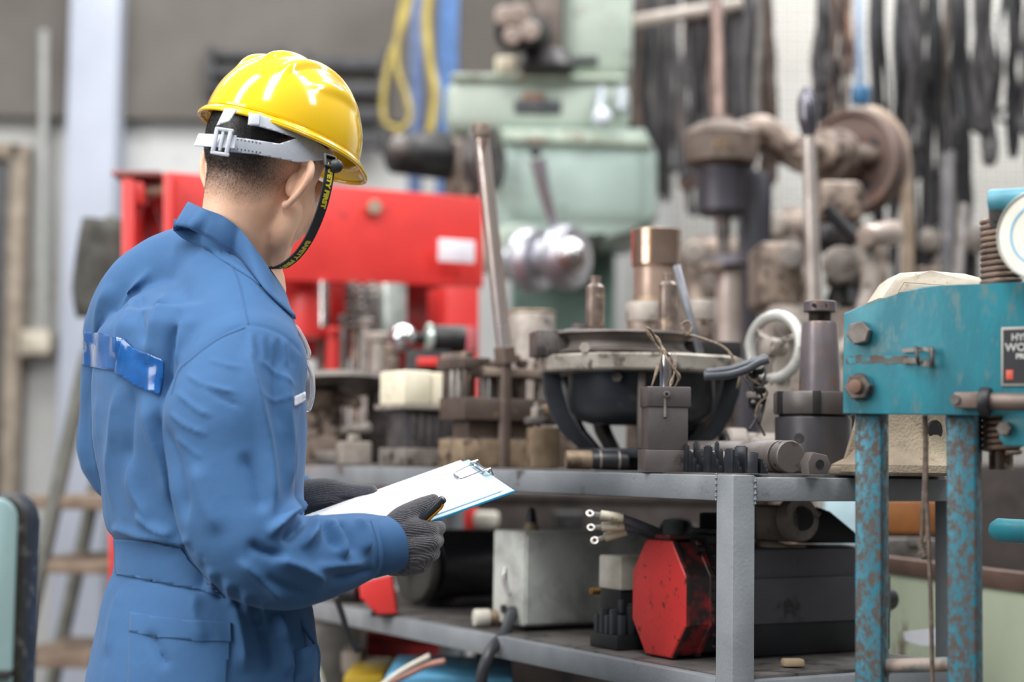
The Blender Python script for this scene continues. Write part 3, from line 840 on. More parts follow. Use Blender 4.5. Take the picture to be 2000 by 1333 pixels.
for dx in (-.0095, .0085): bk.box(bc + bx*dx, (.0055, .005, .033), .0015, BRt)
for dz in (-.0155, .0155): bk.box(bc + bz*dz, (.0245, .005, .0045), .0015, BRt)
bk.box(bc + bx*-.001 + bz*.001, (.004, .003, .026), .001, BRt)
bk.build('buckle', wplas, helmet)
# hangers clipping the cradle to the shell
for pts in ([(485, 222), (508, 225), (506, 247), (488, 246)], [(440, 214), (463, 217), (449, 238), (424, 247)]):
    ell_patch('cradle_hanger', pts, wplas, helmet, 5, lift=.0015, grow=.001)

# chin strap with woven lettering
strap_mat = mat('black_webbing', '#1c1d22', '#141519', rough=.7, bump=.4, bscale=700)
SP = [(641, 306, 2.165), (644, 330, 2.160), (638, 370, 2.158), (626, 415, 2.165), (606, 462, 2.18), (584, 495, 2.195), (562, 515, 2.205), (545, 523, 2.215), (528, 524, 2.235), (512, 517, 2.255), (500, 500, 2.28)]
spts = spline([W(*p) for p in SP], 8)
def strap_frame(i):
    t = (spts[min(i+1, len(spts)-1)]-spts[max(i-1, 0)]).normalized()
    out = (spts[i] - hd(.02, 0, -.04)); out = (out - t*out.dot(t)).normalized()
    return t, out, t.cross(out)
m = MB(); rings = []
for i, p in enumerate(spts):
    t, o_, s_ = strap_frame(i); w = .0075
    rings.append([m.bm.verts.new(p + s_*w*a + o_*.0009*b) for a, b in ((-1, -1), (1, -1), (1, 1), (-1, 1))])
for A, B in zip(rings, rings[1:]):
    for k in range(4): m.bm.faces.new((A[k], A[(k+1) % 4], B[(k+1) % 4], B[k]))
m.bm.faces.new(rings[0]); m.bm.faces.new(rings[-1][::-1])
strap = m.build('chin_strap', strap_mat, helmet, 40); strap['label'] = 'black woven strap with yellow lettering'
def letter_strap(txt, s0, size):
    me = text_mesh(txt, size, .00015, 'LEFT', .0006)
    acc = [0]
    for a, b in zip(spts, spts[1:]): acc.append(acc[-1]+(b-a).length)
    for v in me.vertices:
        s = s0+v.co.x; i = max(0, min(len(spts)-2, int(np.searchsorted(acc, s))-1))
        fr = (s-acc[i])/(acc[i+1]-acc[i]); p = spts[i].lerp(spts[i+1], fr); t, o_, s_ = strap_frame(i)
        yy = s_ if s_.dot(Vector((1, 0, .3))) > 0 else -s_
        v.co = p + yy*v.co.y + o_*(.0012+v.co.z)
    return me
ylet = mat('yellow_lettering', '#d8c630', '#cdbb2c', rough=.6, bump=0)
for k, (tx, s0) in enumerate((('SAFETY FIRST', .010), ('SAFETY FIRST', .118))):
    link_mesh('lettering', letter_strap(tx, s0, .0100), ylet, strap, 0)
m = MB()                                      # plastic slider and side clip
t, o_, s_ = strap_frame(5); Rm = Matrix((s_, o_, t)).transposed()
c_ = spts[4] + o_*.002
for a in (-1, 1): m.box(c_ + s_*a*.009, (.003, .005, .017), .001, Rm)
for a in (-1, 1): m.box(c_ + t*a*.0075, (.018, .005, .003), .001, Rm)
m.build('strap_slider', black_plastic, helmet)
MB().sph(W(655, 325, 2.162), 1, (.010, .006, .009)).build('strap_anchor', black_plastic, helmet)

# ---- gloves
def knit_material():
    m = bpy.data.materials.new('grey_knit_glove'); m.use_nodes = True
    N = m.node_tree.nodes; L = m.node_tree.links; b = N['Principled BSDF']
    tc = N.new('ShaderNodeTexCoord')
    wv = N.new('ShaderNodeTexWave'); wv.wave_type = 'BANDS'; wv.bands_direction = 'DIAGONAL'
    wv.inputs['Scale'].default_value = 170; wv.inputs['Distortion'].default_value = 3.5; wv.inputs['Detail'].default_value = 2; wv.inputs['Detail Scale'].default_value = .35
    mp = N.new('ShaderNodeMapping'); mp.inputs['Rotation'].default_value = (.4, .9, .2)
    L.new(tc.outputs['Object'], mp.inputs[0]); L.new(mp.outputs[0], wv.inputs[0])
    n = N.new('ShaderNodeTexNoise'); n.inputs['Scale'].default_value = 900; L.new(tc.outputs['Object'], n.inputs[0])
    r = N.new('ShaderNodeValToRGB'); r.color_ramp.elements[0].color = srgb('#343236'); r.color_ramp.elements[1].color = srgb('#6c6a70')
    r.color_ramp.elements[0].position = .35; r.color_ramp.elements[1].position = .75
    L.new(n.outputs[0], r.inputs[0]); L.new(r.outputs[0], b.inputs['Base Color'])
    b.inputs['Roughness'].default_value = .95; b.inputs['Sheen Weight'].default_value = .4
    bp = N.new('ShaderNodeBump'); bp.inputs['Strength'].default_value = .8; bp.inputs['Distance'].default_value = .0012
    L.new(wv.outputs[0], bp.inputs['Height'])
    b2 = N.new('ShaderNodeBump'); b2.inputs['Strength'].default_value = .5; b2.inputs['Distance'].default_value = .0006
    L.new(n.outputs[0], b2.inputs['Height']); L.new(bp.outputs[0], b2.inputs['Normal']); L.new(b2.outputs[0], b.inputs['Normal'])
    return m
knit = knit_material()
def glove(chains, vox=.0019):
    m = MB()
    for ch in chains: chain(m, [(P_(a, b, c), r) for a, b, c, r in ch], 16, 4)
    return remesh(m.bm, vox, 5, .5)
RG = [[(745, 1064, 2.185, .030), (780, 1064, 2.198, .028), (802, 1062, 2.20, .027), (822, 1062, 2.20, .024)],
      [(765, 1045, 2.195, .020), (805, 1036, 2.192, .0185), (838, 1037, 2.19, .0135)], [(770, 1075, 2.195, .022), (812, 1066, 2.188, .017), (842, 1059, 2.187, .013)],
      [(775, 1090, 2.20, .022), (808, 1088, 2.19, .016), (836, 1082, 2.189, .0125)], [(770, 1096, 2.205, .020), (795, 1104, 2.195, .015), (820, 1103, 2.192, .012)],
      # fingers closing under the board
      [(838, 1037, 2.19, .0125), (856, 1033, 2.213, .0098), (853, 1029, 2.245, .0092), (835, 1030, 2.268, .0085)],
      [(842, 1059, 2.187, .0125), (853, 1056, 2.215, .010), (845, 1049, 2.25, .0095), (822, 1046, 2.272, .0088)],
      [(836, 1082, 2.189, .012), (846, 1080, 2.215, .0097), (836, 1070, 2.248, .0092), (812, 1063, 2.27, .0085)],
      [(820, 1103, 2.192, .0115), (829, 1102, 2.215, .0088), (820, 1093, 2.242, .0082), (800, 1083, 2.262, .0078)],
      # thumb on top
      [(765, 1042, 2.195, .021), (785, 1016, 2.197, .0175), (808, 1000, 2.203, .0145), (830, 988, 2.209, .0125), (846, 979, 2.213, .0095)]]
rg = link_mesh('glove', glove(RG), knit, person, 180); rg['label'] = 'right grey knitted glove gripping the near edge'
LG = [[(560, 980, 2.46, .030), (595, 975, 2.45, .028), (625, 973, 2.44, .025), (650, 975, 2.435, .021)],
      [(600, 965, 2.44, .021), (640, 956, 2.43, .016), (685, 960, 2.425, .0115), (726, 960, 2.418, .0092)],
      [(640, 985, 2.44, .016), (675, 994, 2.425, .0125), (700, 1003, 2.40, .010), (715, 1010, 2.37, .009)],
      [(632, 995, 2.445, .015), (665, 1008, 2.43, .0115), (688, 1018, 2.405, .0095), (700, 1024, 2.375, .0088)],
      [(622, 1003, 2.45, .014), (652, 1020, 2.435, .011), (672, 1030, 2.41, .0092), (684, 1036, 2.385, .0085)],
      [(612, 1010, 2.455, .013), (638, 1030, 2.44, .010), (655, 1040, 2.42, .0085), (664, 1046, 2.40, .008)]]
lg = link_mesh('glove', glove(LG, .0024), knit, person, 180); lg['label'] = 'left grey knitted glove under the far edge'

# ---- clipboard
c_far = W(915, 893, 2.45); c_near = W(1004, 953, 2.245)
Sx = (c_near-c_far); wid = Sx.length; Sx.normalize()
Lx = Vector((-.93, -.19, -.335)); Lx = (Lx - Sx*Lx.dot(Sx)).normalized()
Nx = Lx.cross(Sx).normalized()
if Nx.z < 0: Nx = -Nx
BL = .318
def bd(l, s, n=0.): return c_far + Lx*l + Sx*s + Nx*n
def slab(l0, l1, s0, s1, n0, n1, m=None, bev=.0):
    m = m or MB(); return m.prism([bd(l0, s0, n0), bd(l1, s0, n0), bd(l1, s1, n0), bd(l0, s1, n0)], Nx*(n1-n0), bev)
clip_root = thing('clipboard', 'clipboard with white paper held in the gloved hands', 'clipboard', bd(BL/2, wid/2, -.004))
slab(0, BL, 0, wid, -.0065, -.0045).build('board', mat('cyan_board_edge', '#1f9ac6', '#1b8ab3', rough=.25, bump=0), clip_root)['label'] = 'glossy cyan board'
slab(.001, BL-.001, .001, wid-.001, -.0045, -.0036).build('cover_sheet', mat('clear_sleeve', '#c8e6f2', '#b9dbe8', rough=.15, bump=0), clip_root)
slab(.016, BL, -.001, wid-.012, -.0036, -.0022).build('page_stack', mat('grey_page_edges', '#9db2c2', '#8ca2b3', rough=.6, bump=0), clip_root)
paper = slab(.012, BL, -.003, wid-.014, -.0022, -.0015).build('paper', mat('white_paper', '#ffffff', '#f8f9fb', rough=.55, bump=0), clip_root)
wt = mat('faint_print', '#dcdfe4', '#d2d6dc', rough=.6, bump=0)
m = MB()                                      # wire clip
for l, s0, s1 in ((.022, .04, .07),): pass
wire = [bd(.004, .055, .004), bd(.034, .058, .0015), bd(.040, .064, .001), bd(.041, .090, .001), bd(.036, .100, .0015), bd(.004, .104, .004)]
m.tube(spline(wire, 5), .0010, 8); m.build('wire_loop', chrome, clip_root)
m = MB(); m.tube([bd(.004, .045, .003), bd(.004, .118, .003)], .0019, 10); m.tube([bd(.0085, .05, .0012), bd(.0085, .114, .0012)], .0012, 8)
for s in (.05, .112): m.tube([bd(-.001, s, -.005), bd(.0, s, .004), bd(.008, s, .004), bd(.012, s, .0008)], .0022, 8)
m.build('metal_clip', chrome, clip_root)
m = MB(); m.tube([bd(.041, .068, .0012), bd(.041, .087, .0012)], .0017, 8); m.build('clip_sleeve', mat('grey_sleeve', '#9a9fa6', '#85898f', bump=0), clip_root)

# ---- pen
pa, pb = W(868, 973, 2.176), W(826, 1013, 2.189)
pdir = (pb-pa).normalized()
pen = thing('pen', 'black pen with a gold clip gripped under the right thumb', 'pen', pa)
pc = pa + pdir*.042
MB().lathe([(.001, 0), (.0045, .001), (.0056, .003), (.0056, .058), (.0050, .058)], pa, pdir, 20).build('cap', mat('black_pen', '#303338', '#2a2c31', rough=.3, bump=0), pen)
MB().lathe([(.0048, .058), (.0048, .115), (.003, .128), (.0008, .137)], pa, pdir, 16).build('barrel', mat('pen_barrel', '#26282c', '#1e2024', rough=.3, bump=0), pen)
side = (Vector((.75, -.5, -.4)) - pdir*Vector((.75, -.5, -.4)).dot(pdir)).normalized()
m = MB(); m.ribbon([pa + pdir*.006 + side*.0058, pa + pdir*.012 + side*.0078, pa + pdir*.045 + side*.0076, pa + pdir*.05 + side*.006], side.cross(pdir), .0036, .0014)
m.build('pen_clip', mat('gold_clip', '#e08f1e', '#c97a12', metal=.5, rough=.25, bump=0), pen)

# ---- safety goggles hanging from the chest pocket
def clear_plastic():
    m = bpy.data.materials.new('clear_plastic'); m.use_nodes = True; b = m.node_tree.nodes['Principled BSDF']
    b.inputs['Transmission Weight'].default_value = .75; b.inputs['Roughness'].default_value = .06; b.inputs['IOR'].default_value = 1.45
    b.inputs['Base Color'].default_value = (.97, .98, 1, 1); return m
clearp = clear_plastic()
gog = thing('safety_goggles', 'clear plastic safety spectacles hooked in the chest pocket', 'goggles', W(600, 715, 2.24))
GD = 2.235
o1 = [(566, 632), (580, 640), (592, 660), (601, 680), (604, 692), (598, 700), (590, 700)]
o2 = [(590, 704), (600, 708), (608, 725), (612, 748), (611, 775), (606, 795), (601, 802), (596, 790)]
m = MB(); m.tube(spline([W(x, y, GD) for x, y in o1], 6), .0026, 8, flat=1.6); m.tube(spline([W(x, y, GD) for x, y in o2], 6), .0026, 8, flat=1.6)
m.tube(spline([W(598, 700, GD), W(590, 703, GD-.003), W(598, 707, GD)], 4), .003, 8); m.build('frame', clearp, gog)
for o_, inn in ((o1, [(560, 650), (572, 668), (584, 690), (590, 700)]), (o2, [(588, 712), (592, 740), (594, 770), (596, 790)])):
    m = MB(); A = spline([Vector((*p, 0)) for p in o_[1:-1]], 5); B_ = spline([Vector((*p, 0)) for p in inn], 7); 
    G = []
    for k in range(16):
        a = A[int(k/15*(len(A)-1))]; b = B_[int(k/15*(len(B_)-1))]
        G.append([W(a.x+(b.x-a.x)*s, a.y+(b.y-a.y)*s, GD + .03*s - .006*math.sin(s*math.pi)) for s in (0, .25, .5, .75, 1)])
    m.grid(G); o = m.build('lens', clearp, gog, 180); solid(o, .0014)
MB().tube(spline([W(566, 632, GD), W(562, 650, GD+.015), W(560, 690, GD+.02), W(566, 740, GD+.02)], 6), .002, 8).build('temple_arm', clearp, gog)
# ================================================================== ROOM
wall_mat = mat('grey_plaster_wall', '#bcbdbc', '#a8a8a6', wear='#857b6c', wear_amt=.12, rough=.85, scale=1.1, wscale=1.6, bump=.1)
wall_shade = mat('brown_grey_wall_shade', '#66615c', '#55504b', rough=.85, scale=1.5)  # shade on the upper wall, put into a darker colour
wall_reflection = mat('pale_blue_wall_reflection', '#a9aebb', '#9a9fab', rough=.7, scale=1.5)  # light reflection on the wall, put into a paler bluish colour
white_wall = mat('whitewashed_wall', '#cfcdc8', '#bdbab4', wear='#8d7f70', wear_amt=.15, rough=.85, scale=2, wscale=2.5)
b = MB(); b.box((0, 4.0, -.02), (14, 16, .04)); struct(b.build('floor', mat('concrete_floor', '#6b655f', '#544f4a', wear='#3d3834', wear_amt=.25, rough=.65, scale=2.5, wscale=5)))
b = MB(); b.box((-1.6, 7.6, 1.9), (7.6, .12, 3.8)); struct(b.build('wall_back', wall_mat))
b = MB(); b.box((3.6, 6.3, 1.9), (6.0, .1, 3.8)); struct(b.build('wall_right', white_wall))
zb = W(300, 235, 7.5).z
b = MB(); b.box((-1.6, 7.5, (zb+3.8)/2), (7.6, .08, 3.8-zb)); struct(b.build('wall_shade_band', wall_shade))  # dark slab imitating the shading high on the wall
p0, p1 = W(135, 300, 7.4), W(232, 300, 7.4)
b = MB(); b.box(((p0.x+p1.x)/2, 7.44, 1.9), (p1.x-p0.x, .22, 3.8), .01); struct(b.build('wall_reflection_strip', wall_reflection))  # raised pale strip imitating a light reflection on the wall
# doorway at the far left
d0, d1 = W(-160, 640, 7.5), W(16, 640, 7.5)
b = MB(); b.box(((d0.x+d1.x)/2, 7.5, 1.25), (d1.x-d0.x, .1, 2.5), .005); dr = struct(b.build('door_1', mat('dark_door_paint', '#26282b', '#1d1f21', rough=.5)))
b = MB(); b.box((d1.x+.04, 7.49, 1.28), (.07, .14, 2.56), .005); b.box(((d0.x+d1.x)/2, 7.49, 2.53), (d1.x-d0.x+.1, .14, .07), .005); b.build('door_frame', mat('tan_door_frame', '#8f8375', '#756a5d', rough=.7), dr)
MB().sph((d1.x-.1, 7.42, 1.05), .03).build('door_handle', steel, dr)
# dark louvred openings high on the wall
slat = mat('louvre_slat', '#39393c', '#2a2a2c', rough=.6)
def louvre(n, x0, x1, y0, y1, k, label):
    a = W(x0, y0, 7.42); c = W(x1, y1, 7.42)
    f = MB(); w = a.x*0 + c.x-a.x; h = a.z-c.z; cx, cz = (a.x+c.x)/2, (a.z+c.z)/2
    for i in range(k): f.box((cx, 7.42, c.z + h*(i+.5)/k), (w, .05, h/k*.5), .004, RX(0))
    f.box((a.x, 7.43, cz), (.03, .06, h), .003); f.box((c.x, 7.43, cz), (.03, .06, h), .003)
    struct(f.build('window_%d' % n, slat))
louvre(1, 412, 545, 92, 190, 3, ''); louvre(2, 600, 745, 100, 300, 4, '')

# step ladder with brown treads, left rear
lad_m = mat('grey_ladder_paint', '#74766f', '#62645e', rough=.6); tread_m = mat('brown_wooden_tread', '#8a7868', '#6c5b4d', rough=.7)
D = 4.6
lad = thing('step_ladder', 'grey steel step ladder with brown treads leaning by the wall left of the person', 'ladder', W(130, 1333, D) - Vector((0, 0, W(130, 1333, D).z)))
zf = lambda p: Vector((p.x, p.y, 0.0))
for dy, dx in ((0, 0), (.42, 72)):
    a = W(172+dx, 690, D+dy); b_ = W(86+dx, 1080, D+dy); g = a + (b_-a)*((a.z)/(a.z-b_.z))
    MB().tube([g+Vector((0, 0, .0)), a], .022, 10).build('rail', lad_m, lad)
for y in (975, 1100, 1283):
    a = W(148 - (y-800)*.17, y, D); 
    MB().box(a + Vector((.07, .21, -.01)), (.13+.12, .46, .035), .005, RZ(-8)).build('tread', tread_m, lad)
MB().tube([W(172, 690, D), W(215, 430, D+.1), W(245, 690, D+.42)], .016, 8).build('top_hoop', lad_m, lad)
ct = thing('work_jacket', 'dark grey cloth bundle hanging over the ladder top', 'jacket', W(205, 620, D+.1))
m = MB(); 
G = [[W(180+48*s+6*math.sin(s*9+r), 432+190*r/7, D + .05*math.sin(s*7+r*.4)) for s in [k/14 for k in range(15)]] for r in range(8)]
m.grid(G); o = m.build('cloth', mat('dark_grey_cloth', '#55554f', '#403f3b', rough=.9), ct, 180); solid(o, .05)
# electric box and pipe on the wall
bx = thing('junction_box', 'pale junction box on the grey wall near the dark doorway', 'junction box', W(72, 675, 7.5))
MB().box(W(76, 672, 7.45), (M(62, 7.4), .12, M(50, 7.4)), .01).build('box', mat('aged_ivory', '#b8b0a0', '#a39a8a', rough=.6), bx)
MB().box(W(76, 672, 7.38), (M(46, 7.4), .02, M(36, 7.4)), .004).build('cover', mat('aged_ivory', '#b8b0a0'), bx)
pp = MB(); pp.tube([W(84, 648, 7.46), W(86, 60, 7.46)], .02, 8); tag(pp.build('conduit_pipe', mat('painted_conduit', '#a8a9a6', '#989995', rough=.5), None, 35, W(84, 648, 7.46)), 'thin vertical conduit running up the grey wall', 'pipe')

# foreground machine corner at the lower left
D = 1.75
mc = thing('machine_cabinet', 'pale teal machine cabinet corner with chipped black rounded edge', 'machine', Vector((W(20, 1333, D).x, D, 0)))
a = W(-160, 962, D); c = W(52, 962, D); zt = a.z
def rrect(x0, x1, z0, z1, y, r, n=8):
    return [Vector((x0, y, z0)), Vector((x1, y, z0))] + [Vector((x1-r+r*math.cos(t), y, z1-r+r*math.sin(t))) for t in [math.pi/2*k/n for k in range(n+1)]] + [Vector((x0, y, z1))]
MB().prism(rrect(a.x, c.x, 0, zt, D, .028), (0, .055, 0), .004).build('body', mat('chipped_black_edge', '#33322f', '#232220', wear='#77736b', wear_amt=.25, rough=.45, wscale=60), mc)
MB().prism(rrect(a.x, c.x-.008, .25, zt-.004, D-.006, .022), (0, .02, 0), .004).build('panel', mat('grey_teal_panel', '#8ea7a8', '#7f9899', wear='#5d6b69', wear_amt=.2, rough=.4, scale=5, wscale=14), mc)
mz = W(30, 1314, D).z
MB().box(((a.x+c.x-.006)/2, D-.012, mz), (c.x-a.x-.006, .02, .006), .002).build('ledge', mat('chipped_black_edge', '#33322f'), mc)

# ================================================================== RED PRESS (rear left)
def slanted(px0, px1, pyt0, pyt1, pyb0, pyb1, D0, D1, th, m, name, par, bev=.004):
    q = [W(px0, pyt0, D0), W(px1, pyt1, D1), W(px1, pyb1, D1), W(px0, pyb0, D0)]
    n = (q[1]-q[0]).cross(q[3]-q[0]).normalized()
    if n.y < 0: n = -n
    return MB().prism(q, n*th, bev).build(name, m, par)
rp = thing('red_hydraulic_press', 'large red press head with white label plate behind the person', 'press', Vector((W(640, 900, 4.2).x, 4.2, 0)))
slanted(330, 946, 335, 386, 542, 561, 4.0, 4.45, .05, red, 'head_plate', rp, .008)
q = W(890, 492, 4.36)
hdn = Vector((.20, -.98, 0)).normalized()
MB().box(q + hdn*.012, (M(78, 4.3), .008, M(46, 4.3)), .003, RZ(24)).build('label_plate', mat('white_label', '#e3e0e6', '#d2d0d8', rough=.4, bump=0), rp)['label'] = 'white label plate'
MB().hexa(W(729, 408, 4.29)+hdn*.0, W(729, 408, 4.29)+hdn*.035, .020).build('bolt', mat('tarnished_bolt', '#b09a86', '#8d7866', metal=.5), rp)
# left frame channels with cross tube
slanted(237, 262, 348, 350, 900, 900, 3.95, 3.95, .22, red, 'channel_flange', rp)
slanted(262, 332, 351, 356, 900, 900, 4.2, 4.22, .04, mat('deep_red_paint', '#a8211f', '#8f1a1a', rough=.4), 'channel_web', rp)
slanted(318, 336, 338, 340, 900, 900, 3.96, 3.96, .25, red, 'channel_flange', rp)
MB().cyl(W(275, 376, 4.0), W(330, 372, 4.02), .016).build('cross_tube', mat('tarnished_bolt', '#b09a86'), rp)
MB().box(W(268, 380, 3.99), (.04, .05, .055), .008).build('tube_lug', red, rp)
MB().prism([W(285, 400, 4.1), W(300, 400, 4.1), W(330, 500, 4.1), W(318, 520, 4.1)], (0, .03, 0)).build('brace', red, rp)
MB().box(((W(290, 352, 4.1)).x, 4.08, W(290, 352, 4.1).z-.006), (M(95, 4.1), .24, .012), .003).build('top_plate', mat('tarnished_red', '#9a5a55', '#7f4a46', rough=.5), rp)
dred = mat('deep_red_paint', '#a8211f')
slanted(470, 700, 548, 553, 700, 700, 4.5, 4.5, .05, dred, 'back_panel', rp)
slanted(792, 862, 556, 560, 900, 900, 4.45, 4.5, .15, mat('dark_red_post', '#8c1f1d', '#741817', rough=.45), 'post', rp)
slanted(872, 936, 560, 562, 900, 900, 4.25, 4.3, .10, red, 'post', rp)
MB().cyl(W(905, 690, 4.2), W(905, 640, 4.2), .035, .035, 24, .004).build('post_collar', mat('pinkish_collar', '#c0666a', '#a5565a', rough=.4), rp)
MB().cyl(W(866, 680, 4.35), W(866, 562, 4.35), .012).build('guide_rod', steel_bright, rp)
MB().lathe([(.075, 0), (.075, .10), (.05, .14), (.05, .16), (.04, .2)], W(585, 660, 4.3), (0, 0, 1)).build('ram_housing', red, rp)
MB().cyl(W(632, 640, 4.2), W(632, 550, 4.2), .014).build('ram_rod', steel_bright, rp)
MB().cyl(W(765, 660, 4.2), W(765, 556, 4.2), .038, .038, 28).build('ram', mat('silver_ram', '#b4b9b4', '#8d958f', metal=.5, rough=.35), rp)
def coil(p0, p1, R, r, turns, n=14):
    p0 = Vector(p0); p1 = Vector(p1); u, v, w = basis(p1-p0); N_ = int(turns*n)
    return [p0 + (p1-p0)*i/N_ + (u*math.cos(2*math.pi*i/n) + v*math.sin(2*math.pi*i/n))*R for i in range(N_+1)]
MB().tube(coil(W(700, 650, 4.15), W(700, 556, 4.15), .030, .006, 7), .0055, 7).build('return_spring', steel_dark, rp)
MB().tube(coil(W(735, 650, 4.22), W(735, 556, 4.22), .028, .006, 7), .0055, 7).build('return_spring', steel, rp)
# rest of the press frame below, table bed
MB().box((W(600, 900, 4.3).x, 4.35, .42), (.72, .5, .84), .02).build('bed', mat('dark_red_post', '#8c1f1d'), rp)
slanted(212, 226, 1030, 1030, 1240, 1240, 3.97, 3.97, .1, red, 'channel_flange', rp)

# ================================================================== PALE GREEN MILLING MACHINE (rear centre)
D = 5.3
def wb(px0, px1, py0, py1, D0, dep, bev=.02, rot=None):   # box from pixel bounds of its front face
    a = W(px0, py0, D0); c = W(px1, py1, D0)
    ctr = Vector(((a.x+c.x)/2, D0+dep/2, (a.z+c.z)/2)); sz = (abs(c.x-a.x), dep, abs(a.z-c.z))
    return MB().box(ctr, sz, bev, rot, 3)
mill = thing('milling_machine', 'pale green milling machine with chrome handwheels behind the workbench', 'machine', Vector((W(1080, 900, D).x, D+.3, 0)))
wb(870, 1232, 148, 262, D, .5, .05).build('ram', mint, mill)
wb(880, 1225, 142, 158, D-.02, .5, .012).build('slideway', mat('pale_green_worn', '#b9c6b6', '#9dab9b', wear='#8a6f5a', wear_amt=.35, rough=.5, wscale=14), mill)
m = wb(965, 1288, 262, 462, D-.05, .6, .09); m.build('housing', mint_dark, mill)
MB().prism([W(x, y, D-.03) for x, y in ((990, 250), (1260, 250), (1285, 300), (1285, 420), (1235, 452), (1180, 470), (1150, 440), (1120, 470), (1075, 440), (985, 470), (955, 400), (965, 280))], (0, .5, 0), .02).build('apron', mint_dark, mill)
MB().prism([W(x, y, D-.06) for x, y in ((975, 250), (1255, 258), (1275, 285), (985, 276))], (0, .1, 0), .008).build('apron_edge', mat('pale_green_worn', '#b9c6b6'), mill)
wb(1092, 1236, -120, 152, D+.05, .4, .05).build('column_head', mint, mill)
wb(1000, 1200, 460, 800, D+.35, .4, .04).build('knee', mat('dark_green_paint', '#5f7a70', '#4f685f', rough=.5), mill)  # knee in a darker green than the housing
wb(1005, 1096, 194, 221, D-.012, .02, .004).build('slot_plate', mat('dark_slot', '#3f4246', '#34363a', rough=.5), mill)
wb(1122, 1168, 108, 124, D+.03, .03, .004).build('name_plate', mat('dark_slot', '#3f4246'), mill)
wb(1020, 1062, 180, 196, D-.014, .02, .004).build('badge', mat('rust_patch', '#9c7a68', '#876755', rough=.6), mill)
m = MB(); m.sph(W(1175, 229, D-.14), .029); m.cyl(W(1175, 226, D-.12), W(1173, 205, D), .010); m.build('ball_knob', mat('white_ball', '#dfe6f0', '#cfd6e0', rough=.1, bump=0), mill)
for x in (1172, 1214): MB().cyl(W(x, 218, D-.04), W(x, 172, D-.02), .022, .018, 20, .004).build('lock_handle', mat('pale_handle', '#b6bdc2', '#9da5aa', metal=.4, rough=.3), mill)
# spindle head above the ram
wb(1040, 1096, -60, 110, D-.05, .2, .02).build('spindle_column', mat('brown_grey_column', '#6d6058', '#574c46', rough=.5), mill)
MB().cyl(W(1070, 140, D-.05), W(1070, 100, D-.05), .09, .07, 28, .01).build('spindle_base', iron_black, mill)
for x, y, r in ((985, 30, .030), (1012, 28, .033), (1000, 70, .028), (1035, 60, .03)):
    MB().cyl(W(x, y, D-.22), W(x+4, y-2, D-.05), r, r*.9, 20, .004).build('spindle_knob', mat('pale_knob', '#b9aaa0', '#98897f', metal=.4, rough=.35), mill)
MB().cyl(W(1000, 60, D-.18), W(1045, 70, D-.05), .065, .06, 24, .01).build('spindle_block', iron_black, mill)
wb(968, 1008, 108, 138, D-.02, .1, .01).build('cream_bracket', cream, mill)
# horizontal arbor and face disc at the left
MB().cyl(W(765, 300, D-.15), W(870, 305, D-.05), .062, .075, 28, .01).build('arbor', iron_black, mill)
MB().sph(W(780, 292, D-.16), .045).build('arbor_nose', steel_dark, mill)
MB().lathe([(.06, 0), (.10, .01), (.105, .03), (.095, .05), (.05, .06)], W(962, 312, D-.2), (-.85, .5, 0), 36).build('face_disc', mat('dark_disc', '#55504f', '#3c3938', metal=.4, rough=.4), mill)
wb(868, 935, 268, 400, D-.05, .2, .02).build('arbor_support', iron_brown, mill)
# chrome handwheels and lever
hv = Vector((-.8, .58, 0))
MB().lathe([(.02, -.03), (.088, -.028), (.096, -.01), (.096, .02), (.085, .035), (.055, .04), (.055, .09), (.09, .095), (.098, .11), (.098, .14), (.085, .155), (.05, .16), (.05, .2)], W(1108, 503, 4.95), hv, 40).build('handwheel', mat('soft_chrome', '#c9c9d0', '#a5a5ad', metal=.85, rough=.4, scale=9, bump=0), mill)
MB().sph(W(1112, 500, 4.9), 1, (.055, .05, .055)).build('wheel_hub', steel_bright, mill)
MB().cyl(W(1018, 495, 5.1), W(960, 490, 5.25), .09, .075, 30, .01).build('wheel_boss', mint, mill)
m = MB(); m.tube([W(1082, 440, 4.95), W(1062, 370, 4.9), W(1050, 310, 4.88)], [.016, .02, .024], 14); m.build('lever', mat('soft_chrome', '#c9c9d0'), mill)
MB().sph(W(1046, 295, 4.87), .018).build('lever_tip', black_plastic, mill)
for x, y in ((1150, 300), (1225, 372), (1010, 350)): MB().cyl(W(x, y, D-.045), W(x, y, D-.02), .012).build('screw_cap', mint_dark, mill)

# yellow cables and blue posts behind
bp = MB(); a = W(880, -60, 6.6); g = W(872, 230, 6.6); bp.box(((a.x+g.x)/2, 6.6, 2.0), (M(40, 6.6), .12, 4.0), .01)
tag(bp.build('blue_post', blue_mat, None, 35, Vector((a.x, 6.6, 0))), 'bright blue upright post behind the green milling machine', 'post')
bp = MB(); a = W(818, -60, 6.9); bp.box((a.x, 6.9, 2.0), (M(28, 6.9), .08, 4.0), .01)
tag(bp.build('blue_post', mat('dull_blue_paint', '#4c5f86', '#3d4e70', rough=.5), None, 35, Vector((a.x, 6.9, 0))), 'dull blue-grey post to the left of the bright blue one', 'post')
for i, (pts, lab) in enumerate((([(815, -60), (790, 40), (760, 120), (748, 190), (752, 240), (775, 250)], 'yellow cable hanging furthest to the left of the blue posts'),
        ([(800, -60), (778, 60), (775, 130), (795, 190), (800, 235), (770, 262)], 'yellow cable looping down in front of the dull blue post'),
        ([(845, -60), (832, 30), (838, 120), (850, 180), (842, 250), (820, 300)], 'thick yellow cable running down between the two blue posts'))):
    m = MB(); P = spline([W(x, y, 6.3) for x, y in pts], 6) ; m.tube(P, .011 if i < 2 else .018, 8)
    tag(m.build('yellow_cable', yellow_mat, None, 180, P[-1]), lab, 'cable')

